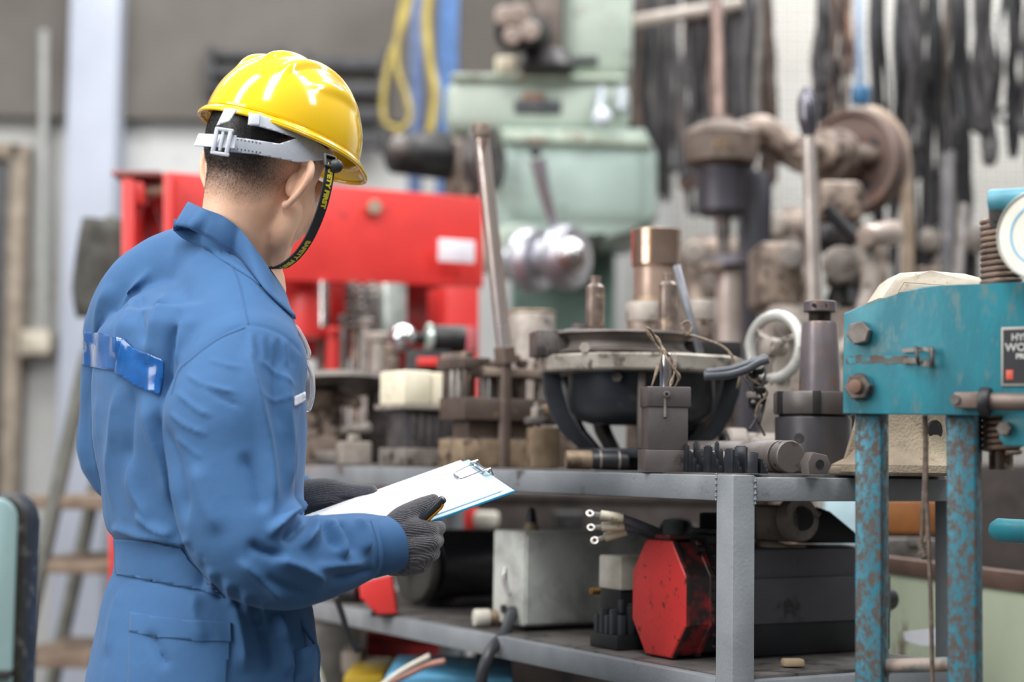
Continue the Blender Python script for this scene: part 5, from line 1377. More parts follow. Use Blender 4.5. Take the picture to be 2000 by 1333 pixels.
# ---- black stepped chuck jaws heaped at the edge
jw = mat('blackened_jaw_steel', '#33363c', '#23252a', wear='#4a4c52', wear_amt=.2, metal=.5, rough=.35, scale=30)
base_j = None
def jaw_parts(t_, q, ang, sc_, stepn=4):
    Rm = RZ(ang)
    for k in range(stepn):
        hh_ = .010*sc_*(stepn-k); c_ = q + Rm @ Vector((.0055*sc_*(k-1.5), .0, 0)); MB().box(Vector((c_.x, c_.y, ZT+hh_/2)), (.0062*sc_, .020*sc_, hh_), .0007, Rm).build('step', jw, t_)
        MB().box(Vector((c_.x, c_.y, ZT+hh_)) , (.0030*sc_, .016*sc_, .004*sc_), .0005, Rm).build('tooth', jw, t_)
js = [(1349, .035, 12, .95, 'at the far left of the heap beside the steel block'), (1372, .06, -18, 1.05, 'second from the left in the heap'), (1392, .03, 20, .9, 'squat one in front of the dusty ball'), (1412, .055, -8, 1.05, 'in the middle of the heap below the second ball'),
      (1432, .022, 35, .8, 'right of the heap middle, leaning outward'), (1452, .045, 55, .9, 'just before the roller'), (1472, .03, 70, .7, 'near the right end of the heap'), (1490, .04, 20, .5, 'smallest, at the right end of the heap')]
for x, v, a, sc_, lab in js:
    q = onr(x, v); t_ = thing('chuck_jaw', 'small black stepped chuck jaw ' + lab, 'chuck jaw', q, 'black chuck jaws heaped on the shelf edge'); jaw_parts(t_, q, a, sc_)
for x, lab, m_ in ((1352, 'brown', iron_brown), (1403, 'grey', dusty_gray)):
    q = onr(x, .085); t_ = thing('ball_end', lab + ' dusty ball-shaped end resting behind the black jaws', 'ball', q); MB().sph(q+Vector((0, 0, .016)), .0165).build('ball', m_, t_); MB().cyl(q, q+Vector((0, 0, .006)), .012, .010).build('neck', m_, t_)
# wedge nut right of the roller
q = onr(1592, .12); q.z = ZT
wn_ = thing('clamp_nut', 'dark angular clamp nut right beside the roller end', 'nut', q)
MB().prism([q+RZ(20) @ Vector(v_) for v_ in ((-.016, -.012, 0), (.012, -.012, 0), (.019, -.012, .012), (.012, -.012, .026), (-.010, -.012, .030), (-.018, -.012, .016))], RZ(20) @ Vector((0, .022, 0)), .0015).build('nut_body', rol_m, wn_)
MB().cyl(q+RZ(20) @ Vector((0, -.012, .014)), q+RZ(20) @ Vector((0, -.014, .014)), .006).build('bore', iron_black, wn_)

# ---- chuck with screw jack standing on it
q = onr(1588, .26); s = q.y/FPX; zq = lambda y: (905-y)*s
ch = thing('lathe_chuck', 'round dark lathe chuck lying flat with a slotted rim', 'chuck', q)
chm = mat('dark_chuck_steel', '#4a4749', '#373538', wear='#6a3c2a', wear_amt=.1, metal=.55, rough=.38, scale=8)
rC = 74*s
MB().lathe([(rC*.96, 0), (rC, .003), (rC, zq(800)), (rC*.98, zq(796))], q, (0, 0, 1), 56).build('body', chm, ch)
MB().lathe([(rC*.9, zq(796)), (rC*.9, zq(791))], q, (0, 0, 1), 48).build('neck', iron_black, ch)
MB().lathe([(rC*1.02, zq(791)), (rC*1.04, zq(788)), (rC*1.04, zq(752)), (rC*1.0, zq(747)), (.02, zq(746))], q, (0, 0, 1), 56).build('rim', mat('worn_chuck_rim', '#6d6765', '#55504e', metal=.6, rough=.35, scale=12), ch)
for a in (-95, -35, 25, 145, 205):
    d = Vector((math.cos(math.radians(a)), math.sin(math.radians(a)), 0)); MB().box(q + d*rC*1.02 + Vector((0, 0, zq(769))), (.006, .012, zq(746)-zq(790)), .0005, RZ(a)).build('slot', iron_black, ch)
d = Vector((-.52, -.86, 0)).normalized(); MB().cyl(q+d*rC*.985+Vector((0, 0, zq(838))), q+d*(rC+.0006)+Vector((0, 0, zq(838))), .0075).build('key_hole', iron_black, ch)
qj = Vector((W(1601, 745, q.y).x, q.y, q.z+zq(746)))
sj = thing('screw_jack', 'tapered grey steel screw jack with drilled cap standing on the chuck', 'screw jack', qj)
jm = mat('mauve_grey_steel', '#7d7579', '#625a5d', wear='#8a6a50', wear_amt=.25, metal=.6, rough=.35, scale=10)
hq = lambda y: (746-y)*s
MB().lathe([(40*s, 0), (40.5*s, .002), (35*s, hq(614)), (33*s, hq(609)), (.012, hq(608))], qj, (0, 0, 1), 44).build('body', jm, sj)
prof = []
for k in range(9):
    z0 = hq(609)+k*.0018; prof += [(.0172, z0), (.0155, z0+.0009)]
MB().lathe(prof, qj, (0, 0, 1), 28).build('screw_thread', steel_dark, sj)
MB().lathe([(30*s, hq(590)), (32*s, hq(588)), (32*s, hq(570)), (30*s, hq(568))], qj, (0, 0, 1), 36).build('drilled_cap', jm, sj)
for x in (1590, 1612):
    c_ = W(x, 578, q.y-.025); c_.z = qj.z+hq(579); MB().cyl(Vector((c_.x, q.y-.0235+abs(x-1601)*.00005, c_.z)), Vector((c_.x, q.y-.0262+abs(x-1601)*.00018, c_.z)), .0032).build('cap_hole', iron_black, sj)
# cylinder lying behind left of the chuck
q = onr(1455, .27)
hc = thing('dusty_pipe_stub', 'dusty horizontal pipe stub lying left of the chuck', 'pipe', q)
MB().lathe([(.030, 0), (.034, .004), (.034, .03), (.027, .034), (.027, .09), (.036, .095), (.036, .115)], q+Vector((-.03, .01, .036)), (.96, .2, 0), 32).build('barrel', dusty_gray, hc)
MB().torus(q+Vector((-.033, .009, .036)), (.96, .2, 0), .022, .004).build('mouth', iron_black, hc)
# hand wheel ring
q = onr(1513, .37); s = q.y/FPX
hw = thing('handwheel', 'pale grey handwheel ring standing on edge behind the chuck', 'handwheel', q)
cen = Vector((W(1513, 678, q.y).x, q.y, W(1513, 678, q.y).z)); axw = Vector((-.72, -.68, .05)).normalized(); Rw = 62*s
MB().torus(cen, axw, Rw, .0095, 56, 12).build('rim', mat('pale_enamel_ring', '#c9c8c4', '#a9a8a3', wear='#6f675d', wear_amt=.2, metal=.3, rough=.3, scale=16), hw)
MB().cyl(cen-axw*.02, cen+axw*.02, .015, .015, 20, .002).build('hub', dusty_gray, hw)
u_, v_, _ = basis(axw)
for a in (20, 140, 260):
    a = math.radians(a); d = u_*math.cos(a)+v_*math.sin(a); MB().tube([cen+d*.012, cen+d*Rw*.55+axw*.008, cen+d*Rw], .006, 8).build('spoke', dusty_gray, hw)
MB().box(Vector((cen.x, cen.y+.01, (ZT+cen.z-Rw)/2)), (.05, .04, cen.z-Rw-ZT+.008), .004).build('stand', dusty_gray, hw)

# ---- beige casting
D = 2.42; cB = Vector((W(1745, 900, D).x+.012, D, ZT)); s = D/FPX
bcg = thing('sandy_cast_housing', 'sandy beige cast-iron housing with flanged foot behind the teal press', 'casting', cB)
zc = lambda y: (925-y)*s
MB().lathe([(.080, 0), (.098, .001), (.1, .004), (.098, .014), (.082, .022), (.070, .036), (.062, .06), (.058, zc(810)), (.052, zc(700)), (.045, zc(620))], cB, (0, 0, 1), 48).build('body', beige_cast, bcg)
MB().prism([cB+Vector(v_) for v_ in ((-.055, -.045, 0), (-.098, -.035, 0), (-.108, -.012, 0), (-.10, .02, 0), (-.05, .04, 0))], (0, 0, .011), .003).build('lug', beige_cast, bcg)
MB().prism([cB+Vector(v_) for v_ in ((-.086, -.01, .01), (-.05, -.01, .01), (-.05, -.01, zc(790)), (-.062, -.01, zc(800)))], (0, .014, 0), .003).build('gusset', beige_cast, bcg)
ca = Vector((.55, -.83, 0)).normalized()
MB().cyl(cB+ca*.045+Vector((0, 0, zc(838))), cB+ca*.063+Vector((0, 0, zc(838))), .014, .014, 24).build('side_port', iron_black, bcg)
tp_ = [(-.045, zc(600)), (-.050, zc(585)), (-.032, zc(548)), (-.020, zc(536)), (.02, zc(532)), (.07, zc(536)), (.105, zc(548)), (.12, zc(562)), (.12, zc(620)), (-.03, zc(620))]
MB().prism([cB+Vector((x+.008, -.055, z)) for x, z in tp_], (0, .10, 0), .010).build('head', mat('pale_worn_casting', '#cfc5b4', '#b3a896', wear='#8a7f70', wear_amt=.2, rough=.5, scale=10, bump=.3), bcg)
MB().prism([cB+Vector((x+.008, -.056, z)) for x, z in ((-.026, zc(575)), (-.018, zc(556)), (.036, zc(560)), (.052, zc(572)), (.03, zc(585)), (-.02, zc(592)))], (0, -.004, 0), .003).build('recess_rim', mat('pale_worn_casting', '#cfc5b4'), bcg)
MB().sph(cB+Vector((-.014, -.058, zc(583))), .006).build('stud', iron_brown, bcg)

# ---- pieces under the housing
q = onr(1160, .06); hf = thing('hose_fitting', 'tan and black hose fitting lying under the bowl-shaped housing', 'fitting', q)
d = Vector((1, .12, 0)).normalized(); a_ = q+Vector((-.045, 0, .0155))
MB().cyl(a_, a_+d*.042, .015, .015, 20, .002).build('tan_end', plate_tan, hf); MB().cyl(a_+d*.042, a_+d*.10, .0145, .0145, 20, .002).build('rubber_end', black_plastic, hf)
MB().torus(a_+d*.055, d, .0142, .0018, 24, 8).build('clip_ring', steel, hf); MB().torus(a_+d*.085, d, .0142, .0018, 24, 8).build('clip_ring', steel, hf)

# ---- clamp post on the shelf left of the housing
q = onr(1060, .14); s = q.y/FPX
cp = thing('small_clamp_post', 'stubby tan steel clamp post standing left of the housing', 'clamp', q)
MB().box(q+Vector((0, 0, 40*s)), (56*s, 50*s, 80*s), .003, RZ(15)).build('block', plate_tan, cp)
MB().box(q+Vector((.0, 0, 92*s)), (70*s, 40*s, 14*s), .003, RZ(15)).build('bridge', steel_dark, cp)
MB().hexa(q+Vector((-12*s, -8*s, 99*s)), q+Vector((-12*s, -8*s, 118*s)), 14*s).build('nut', dusty_gray, cp)
MB().cyl(q+Vector((-12*s, -8*s, 80*s)), q+Vector((-12*s, -8*s, 128*s)), 7*s).build('stud', steel, cp)
MB().prism([q+Vector((-.02+v_[0]*s, 0, v_[1]*s)) for v_ in ((10, 104), (60, 112), (62, 126), (20, 124))], (0, .02, 0), .001).build('finger', plate_tan, cp)

# ---- stacked die set
q = onr(905, .04); s = q.y/FPX
ds = thing('die_set', 'stack of thick brown steel plates with upright pins on the top shelf', 'die set', q)
dk = mat('brown_die_steel', '#6b5c54', '#4f433d', wear='#8c7660', wear_amt=.25, metal=.55, rough=.4, scale=10)
def dsb(v0, v1, u0, u1, z0, z1, nm, m_, bev=.002):
    c_ = q + RV*((v0+v1)/2) + RU*((u0+u1)/2) + Vector((0, 0, (z0+z1)/2)); return MB().box(c_, (v1-v0, u1-u0, z1-z0), bev, R3).build(nm, m_, ds)
zz = lambda y: (905-y)*s
dsb(0, .17, 0, .095, 0, zz(850), 'lower_plate', plate_tan); dsb(.012, .16, .01, .09, zz(850), zz(846), 'shim', steel_dark)
dsb(.02, .17, .02, .08, zz(850), zz(812), 'spacer', dk); dsb(-.0, .21, 0, .095, zz(812), zz(768), 'upper_plate', dk)
for i, (v_, u_, x_) in enumerate(((.01, .012, 0), (.01, .035, 0), (.01, .06, 0), (.01, .085, 0), (.05, .02, 1), (.09, .02, 2), (.13, .02, 1), (.17, .02, 2), (.19, .06, 1), (.05, .07, 1), (.10, .07, 1), (.15, .08, 2))):
    c_ = q + RV*v_ + RU*u_; hgt = (76, 66, 80)[x_]*s
    MB().cyl(c_+Vector((0, 0, zz(768))), c_+Vector((0, 0, zz(768)+hgt)), .0085, .0085, 14, .001).build('pin', steel if i % 3 else dk, ds)
    MB().hexa(c_+Vector((0, 0, zz(768)+hgt)), c_+Vector((0, 0, zz(768)+hgt+.012)), .013).build('pin_head', dk, ds)
dsb(.04, .20, .0, .09, zz(725), zz(708), 'pin_plate', mat('dusty_die_plate', '#9b8a7c', '#75665b', metal=.4, rough=.5, scale=14), .002)
dsb(-.004, .03, -.002, .10, zz(712), zz(690), 'comb_plate', dk, .002)
# tall rod leaning
a_ = W(986, 690, 3.08); b_ = W(938, 238, 3.05); dr_ = (b_-a_).normalized()
tr = thing('tall_steel_rod', 'tall polished steel rod leaning left with a threaded collar at its tip', 'rod', a_)
MB().cyl(a_, b_-dr_*.03, .0145, .0135, 24).build('shaft', mat('polished_stained_rod', '#e0d6d2', '#b5a69e', wear='#7b5f4a', wear_amt=.2, metal=.85, rough=.28, scale=14, stretch=(1, 1, .3)), tr)
MB().lathe([(.0145, 0), (.0155, .002), (.0155, .025), (.0135, .028)], b_-dr_*.03, dr_, 24).build('collar', iron_brown, tr)
MB().hexa(a_-dr_*.02, a_+dr_*.012, .022).build('foot_nut', dk, tr)
zb_ = (a_.z-ZT); MB().cyl(a_-Vector((0, 0, zb_))+Vector((0, 0, 0)), a_-dr_*.01, .012).build('base_pin', dk, tr)

# ---- cream block on fixture
q = onr(790, .03); s = q.y/FPX; zz = lambda y: (897-y)*s
fx = thing('ribbed_fixture', 'dark ribbed fixture on a grey base under the cream block', 'fixture', q)
def fxb(v0, v1, u0, u1, z0, z1, nm, m_, par, bev=.002):
    c_ = q + RV*((v0+v1)/2) + RU*((u0+u1)/2) + Vector((0, 0, (z0+z1)/2)); return MB().box(c_, (v1-v0, u1-u0, z1-z0), bev, R3).build(nm, m_, par)
fxb(-.0, .13, 0, .11, 0, zz(862), 'base', steel, fx); fxb(.01, .10, .015, .095, zz(862), zz(784), 'column', mat('dark_ribbed', '#57545a', '#413e44', wear='#8a7f66', wear_amt=.15, metal=.4, rough=.5, wscale=50), fx); fxb(-.01, .12, -.0, .115, zz(786), zz(776), 'top_plate', dusty_gray, fx)
for k in range(6): fxb(.008, .012, .02+k*.013, .026+k*.013, zz(858), zz(790), 'fin', steel_dark, fx)
for k in range(5): fxb(.02+k*.017, .028+k*.017, .012, .016, zz(858), zz(790), 'fin', steel_dark, fx)
cbk = thing('cream_block', 'cream-white pair of plastic blocks on the dark ribbed fixture', 'block', q+Vector((0, 0, zz(776))))
fxb(-.004, .055, .0, .105, zz(776), zz(710), 'block_half', cream, cbk, .004); fxb(.057, .115, .0, .105, zz(776), zz(712), 'block_half', cream, cbk, .004)

# ---- other parts on the far end of the shelf
def simple(name, label, cat_, q, builds, group=None):
    t_ = thing(name, label, cat_, q, group)
    for nm, m_, mb_ in builds: mb_.build(nm, m_, t_)
    return t_
q = onr(1035, .34); s = q.y/FPX
simple('grey_canister', 'dusty grey cylindrical canister behind the die set', 'canister', q, [('body', dusty_gray, MB().cyl(q, q+Vector((0, 0, 305*s)), 46*s, 46*s, 32, .003)), ('rim', plate_tan, MB().torus(q+Vector((0, 0, 303*s)), (0, 0, 1), 45*s, .003))])
q = onr(800, .30); s = q.y/FPX; c_ = Vector((W(795, 660, q.y).x, q.y, W(795, 660, q.y).z)); d = Vector((1, .25, 0)).normalized()
simple('spindle_with_ball', 'round chrome ball and disc on a black spindle below the red press', 'spindle', q, [
  ('ball', chrome, MB().sph(c_-d*.01, .031)), ('neck', iron_black, MB().cyl(c_, c_+d*.06, .012)), ('disc', mat('pale_green_disc', '#a9b4ad', '#8b968f', metal=.5, rough=.25), MB().lathe([(.02, 0), (.034, .004), (.036, .012), (.03, .018)], c_+d*.04, d, 32)),
  ('drum', iron_black, MB().cyl(c_+d*.06, c_+d*.13, .03, .032, 28, .003)), ('stand', iron_black, MB().box(Vector((c_.x+.05, c_.y+.01, (ZT+c_.z)/2-.012)), (.10, .06, c_.z-ZT-.03), .004)), ('foot', red, MB().box(Vector((c_.x+.05, c_.y-.03, c_.z-.055)), (.05, .02, .02), .003))])
q = onr(650, .02); s = q.y/FPX; cz = W(630, 740, q.y)
simple('curved_plate', 'broad curved grey plate with a pale edge left of the cream block', 'plate', q, [
  ('plate', steel_dark, MB().lathe([(.02, .0), (.155, .0), (.16, .004), (.16, .012)], Vector((cz.x-.03, q.y+.14, cz.z-.02)), (-.1, .12, 1), 56)),
  ('rim', mat('pale_rim_steel', '#b0a8a2', '#8d857f', metal=.5, rough=.35), MB().lathe([(.150, .010), (.163, .008), (.163, .020), (.150, .022)], Vector((cz.x-.03, q.y+.14, cz.z-.025)), (-.1, .12, 1), 56, cap=False)),
  ('pedestal', iron_brown, MB().cyl(Vector((cz.x-.03, q.y+.14, ZT)), Vector((cz.x-.03, q.y+.14, cz.z-.02)), .07, .05, 28))])
rr_ = random.Random(5)
for k, (x, yt, r, m_, lab) in enumerate(((622, 628, .013, steel, 'bright round pin nearest the person among the upright pins'), (645, 640, .018, red, 'stubby red plug among the upright pins'), (668, 615, .012, steel_dark, 'slim dark pin in front of the press spring'), (690, 600, .011, iron_brown, 'slim brown pin in front of the press spring'), (712, 622, .014, steel, 'grey pin right of the slim brown one'), (735, 650, .02, dusty_gray, 'thick dusty pin left of the chrome ball'), (762, 672, .016, iron_brown, 'short brown pin by the black spindle'))):
    q = onr(x, .36); zt_ = W(x, yt, q.y).z
    simple('upright_pin', lab, 'pin', q, [('shank', m_, MB().cyl(q, Vector((q.x, q.y, zt_-.02)), r, r, 16)), ('head', m_, MB().lathe([(r*1.4, 0), (r*1.5, .003), (r*1.5, .016), (r*1.1, .02)], Vector((q.x, q.y, zt_-.02)), (0, 0, 1), 18))])
for k, (x, v, w_, h_, d_, m_, ang, lab) in enumerate(((668, .10, 110, 34, .12, iron_black, 8, 'low black iron slab below the curved plate'), (640, .05, 90, 26, .1, steel_dark, -12, 'dark steel slab lying nearest the clipboard'), (690, .02, 60, 45, .05, dusty_gray, 20, 'dusty angular casting left of the grey fixture base'),
        (615, .02, 70, 55, .06, iron_brown, 30, 'brown casting half hidden behind the person'), (700, .2, 120, 60, .1, iron_brown, 0, 'brown block behind the fixture at the far end'), (755, .25, 80, 175, .1, steel_dark, 5, 'tall dark block behind the cream block'), (905, .3, 100, 120, .1, iron_black, 12, 'black block behind the die set'), (1110, .33, 60, 70, .06, iron_brown, 0, 'brown block behind the clamp post'))):
    q = onr(x, v); s = q.y/FPX; Rm = RZ(ang)
    simple('steel_block', lab, 'block', q, [('slab', m_, MB().box(q+Vector((0, 0, h_*s/2)), (w_*s, d_, h_*s), .004, Rm)), ('lug', m_, MB().cyl(q+Vector((0, 0, h_*s)), q+Vector((0, 0, h_*s+.014)), .014, .012, 16, .002))])
for k, (x0, y0, x1, y1, r, m_, lab) in enumerate(((600, 905, 660, 850, .013, dusty_gray, 'dusty rod sticking up at a slant beside the person'), (640, 845, 720, 835, .011, steel, 'short bright rod above the dark slabs'), (605, 760, 700, 790, .012, iron_brown, 'brown rod under the curved plate'))):
    a_ = W(x0, y0, onr(x0, .06).y); b_ = W(x1, y1, onr(x1, .10).y)
    a_.z = max(a_.z, ZT+r)
    simple('short_rod', lab, 'rod', a_, [('bar', m_, MB().cyl(a_, b_, r, r, 16, .002)), ('collar', m_, MB().cyl(a_.lerp(b_, .6), a_.lerp(b_, .7), r*1.35, r*1.35, 16))])
# pale rails of another bench seen past the clipboard
bt = thing('side_bench', 'pale grey bench top with red front strip beyond the clipboard', 'bench', Vector((W(700, 900, 3.9).x, 3.9, 0)))
slanted(560, 790, 902, 928, 948, 962, 3.95, 3.92, .12, mat('pale_bench_top', '#a29c94', '#88817a', wear='#6b5f54', wear_amt=.25, rough=.55, wscale=14), 'top', bt)
slanted(560, 800, 948, 962, 968, 985, 3.94, 3.91, .1, mat('dark_red_post', '#8c1f1d'), 'front_strip', bt)

# ================================================================== LOWER SHELF
q = rk(1022, .045, True); s = q.y/FPX; zz = lambda y: (1260-y)*s
gb = thing('grey_control_box', 'pale grey metal control box stained with oil on the lower shelf', 'control box', q)
def lb(q, v0, v1, u0, u1, z0, z1, nm, m_, par, bev=.003):
    c_ = q + RV*((v0+v1)/2) + RU*((u0+u1)/2) + Vector((0, 0, (z0+z1)/2)); return MB().box(c_, (v1-v0, u1-u0, z1-z0), bev, R3).build(nm, m_, par)
lb(q, 0, .285, 0, .105, .008, zz(1068), 'case', gray_box, gb, .005); lb(q, .01, .27, .01, .1, 0, .009, 'foot', black_plastic, gb)
lb(q, .004, .281, -.003, .002, .012, zz(1074), 'front_cover', gray_box, gb, .003)
fq = q - RV*.0015
MB().tube(spline([fq+RU*.060+Vector((0, 0, zz(1142))), fq+RU*.056-RV*.004+Vector((0, 0, zz(1165))), fq+RU*.045+Vector((0, 0, zz(1192)))], 5), .0035, 8).build('grab_handle', steel_bright, gb)
for u_ in (.03, .06): MB().cyl(fq+RU*u_+Vector((0, 0, zz(1222))), fq+RU*u_-RV*.004+Vector((0, 0, zz(1222))), .0075).build('grommet', black_plastic, gb)
MB().cyl(q+RV*.05+RU*.06+Vector((0, 0, zz(1068))), q+RV*.05+RU*.06+Vector((0, 0, zz(1052))), .014, .012, 18, .002).build('gland_base', plate_tan, gb)
MB().lathe([(.010, 0), (.008, .01), (.006, .022), (.002, .025)], q+RV*.05+RU*.06+Vector((0, 0, zz(1052))), (0, 0, 1), 16).build('gland_tip', rubber, gb)
cab = [fq+RU*.03-RV*.002+Vector((0, 0, zz(1222)))] + [W(x, y, d) for x, y, d in ((985, 1238, 2.84), (965, 1262, 2.80), (950, 1290, 2.78), (940, 1330, 2.78), (938, 1400, 2.80), (945, 1520, 2.9))]
tag(MB().tube(spline(cab, 6), .0098, 12).build('black_cable', mat('charcoal_cable', '#45464c', '#36373c', rough=.4, bump=0), None, 180, cab[0]), 'thick black cable hanging from the grey control box over the rail', 'cable')
q = rk(942, .02, True)
simple('pipe_fitting', 'short tan and white pipe fitting on the lower rail left of the grey box', 'fitting', q, [('barrel', white_dirty, MB().cyl(q+Vector((-.015, 0, .0155)), q+Vector((.012, .008, .0155)), .015, .015, 20, .003)), ('sleeve', plate_tan, MB().cyl(q+Vector((.012, .008, .0155)), q+Vector((.034, .016, .0155)), .0135, .0135, 20, .002))])
# black motor with cooling disc
q = rk(862, .16, True); Dm = q.y; s = Dm/FPX
c0 = Vector((W(815, 1152, Dm).x, Dm-.05, ZL+.078)); d = Vector((.80, .60, 0)).normalized()
bm_ = thing('black_electric_motor', 'round black electric motor with a dished front disc on the lower shelf', 'motor', Vector((c0.x+.06, c0.y+.04, ZL)))
MB().lathe([(.03, -.012), (.066, -.010), (.072, 0), (.072, .006), (.05, .012)], c0, d, 44).build('front_disc', mat('dull_olive_disc', '#45433f', '#373531', rough=.4), bm_)
MB().lathe([(.058, .014), (.068, .02), (.070, .05), (.070, .19), (.06, .2), (.02, .205)], c0, d, 44).build('barrel', mat('gloss_black_motor', '#26272c', '#1b1c20', rough=.3, scale=6), bm_)
MB().cyl(c0-d*.045, c0-d*.01, .010).build('shaft', iron_black, bm_)
MB().box(c0+d*.1+Vector((0, 0, -.068)), (.10, .10, .02), .003, RZ(37)).build('foot', iron_black, bm_)
q = W(735, 1170, 3.15)
rbk = thing('red_bearing_bracket', 'bright red angular bracket left of the black motor', 'bracket', Vector((q.x, q.y, ZL)))
MB().prism([W(x, y, 3.12) for x, y in ((700, 1140), (765, 1125), (775, 1200), (735, 1202), (722, 1180), (704, 1172))], (0, .05, 0), .004).build('plate', red, rbk)
MB().cyl(W(660, 1160, 3.2), W(706, 1158, 3.16), .018, .02, 18, .002).build('stub_shaft', iron_black, rbk)
MB().box(Vector((q.x+.012, q.y, (ZL+W(735, 1200, 3.12).z)/2)), (.04, .04, max(.01, W(735, 1200, 3.12).z-ZL)), .002).build('foot', iron_black, rbk)
# contactor
q = rk(1205, .03, True); s = q.y/FPX; zz = lambda y: (1300-y)*s
ct_ = thing('contactor', 'black electrical contactor with cream cap beside the red motor', 'contactor', q)
lb(q, -.0, .115, 0, .075, 0, .022, 'base', black_plastic, ct_, .002)
lb(q, .012, .095, .010, .066, .022, zz(1180), 'body', black_plastic, ct_, .002)
lb(q, .010, .098, .006, .068, zz(1186), zz(1120), 'cap', white_dirty, ct_, .004)
for k in range(5):
    lb(q, .006+k*.017, .016+k*.017, -.0, .010, .022, .052+.012*(k % 2), 'terminal', mat('dark_terminal', '#44464b', '#34363a', rough=.4), ct_, .001)
    lb(q, .008+k*.017, .014+k*.017, .002, .010, .055, .075-.006*(k % 3), 'terminal', mat('dark_terminal', '#44464b'), ct_, .001)
for k in range(4):
    lb(q, -.0, .012, .014+k*.014, .022+k*.014, .022, .06-.01*(k % 2), 'terminal', mat('dark_terminal', '#44464b'), ct_, .001)
for v_, u_, z_ in ((-.004, .05, zz(1190)), (.09, .002, zz(1196)), (.075, .0, zz(1240))):
    c_ = q+RV*v_+RU*u_+Vector((0, 0, z_)); MB().cyl(c_-RV*.012, c_+RV*.004, .0055, .0055, 12, .001).build('brass_screw', brass, ct_)
MB().cyl(q+RV*.09-RU*.003+Vector((0, 0, .022)), q+RV*.09-RU*.003+Vector((0, 0, zz(1190))), .003).build('tie_rod', steel, ct_)

# ---- red servo motor
q0 = rk(1284, .035, True); Ds = q0.y
sc0 = Vector((W(1283, 1207, Ds).x, Ds, 0)); Hs = M(225, Ds); zc0 = ZL + Hs/2 + .001
sv = thing('servo_motor', 'dark servo motor with worn red octagonal end cap at the rack post', 'motor', Vector((q0.x, q0.y, ZL)))
def SV(a, u, z): return Vector((q0.x, q0.y, zc0)) + RV*a + RU*u + Vector((0, 0, z))
R_ = Hs/2
def octo(R, k=.44, kz=1.0): return [(-R*k, -R), (R*k, -R), (R*.92, -R*.42), (R*.92, R*.42), (R*k, R*kz), (-R*k, R*kz), (-R*.92, R*.42), (-R*.92, -R*.42)]
RW = .86
def octp(a, R, dz=0, su=RW): return [SV(a, u*su, z+dz) for u, z in octo(R)]
def loft(name, m_, secs, bev=0.0, par=sv):
    mb_ = MB(); V = [[mb_.bm.verts.new(p_) for p_ in octp(a, R, 0)] for a, R in secs]
    for A, B in zip(V, V[1:]):
        for k in range(8): mb_.bm.faces.new((A[k], A[(k+1) % 8], B[(k+1) % 8], B[k]))
    mb_.bm.faces.new(V[0][::-1]); mb_.bm.faces.new(V[-1])
    if bev: bmesh.ops.bevel(mb_.bm, geom=mb_.bm.edges[:], offset=bev, segments=2, affect='EDGES', profile=.5)
    return mb_.build(name, m_, par, 30)
loft('end_cap_face', red_motor, [(0, R_*.97), (.003, R_)], .0012)
loft('end_cap', red_dirty, [(.003, R_), (.010, R_), (.011, R_*.96), (.044, R_*.96), (.046, R_*1.0), (.053, R_*1.0)], .0008)
loft('adapter', mat('worn_black_adapter', '#3c3a3c', '#2c2a2c', wear='#8a3535', wear_amt=.12, rough=.4), [(.053, R_*.93), (.085, R_*.93)], .002)
for k in range(9):
    a_ = math.radians(-60+k*20); MB().cyl(SV(.0495, -R_*.80, R_*.75-k*R_*.19) , SV(.0495, -R_*.80, R_*.75-k*R_*.19)-RU*.004, .0022, .0022, 8).build('rivet', iron_black, sv)
MB().cyl(SV(.046, -.045, R_*.86), SV(.035, -.045, R_*.86), .0062).build('socket_bolt', iron_black, sv)
lb(Vector((q0.x, q0.y, ZL)), .085, .398, -.058, .058, .055, Hs-.012, 'body', charcoal_paint, sv, .004)
lb(Vector((q0.x, q0.y, ZL)), .087, .396, -.064, .064, Hs*.28, Hs*.68, 'body_band', charcoal_paint, sv, .003)
lb(Vector((q0.x, q0.y, ZL)), .09, .398, -.060, .060, 0, .056, 'mounting_base', mat('black_base', '#1d1e22', '#15161a', rough=.5), sv, .003)
sh_ = Vector((q0.x, q0.y, ZL+Hs*.42))
MB().lathe([(.019, 0), (.019, .060), (.017, .066), (.012, .068)], sh_+RV*.39, RV, 24).build('output_shaft', mat('gloss_black_motor', '#26272c'), sv)
def conn(a, u, z, r, hgt, m_, base_m):
    c_ = SV(a, u, z); prof = []
    MB().box(c_+Vector((0, 0, .004)), (r*2.5, r*2.5, .008), .0015, R3).build('connector_flange', base_m, sv)
    for k in range(8): prof += [(r, .008+hgt*k/8), (r*.92, .008+hgt*(k+.5)/8)]
    prof += [(r*.95, .008+hgt), (r*.75, .009+hgt), (r*.7, .003+hgt)]
    MB().lathe(prof, c_, (0, 0, 1), 28).build('connector', m_, sv)
conn(.026, 0, R_, .0155, .020, mat('grey_green_thread', '#6c7672', '#4f5855', metal=.5, rough=.35), red_dirty)
lb(Vector((q0.x, q0.y, ZL)), .075, .13, -.02, .034, Hs-.014, Hs+.008, 'junction_block', black_plastic, sv, .002)
conn(.10, .006, R_+.008, .0175, .022, black_plastic, black_plastic)
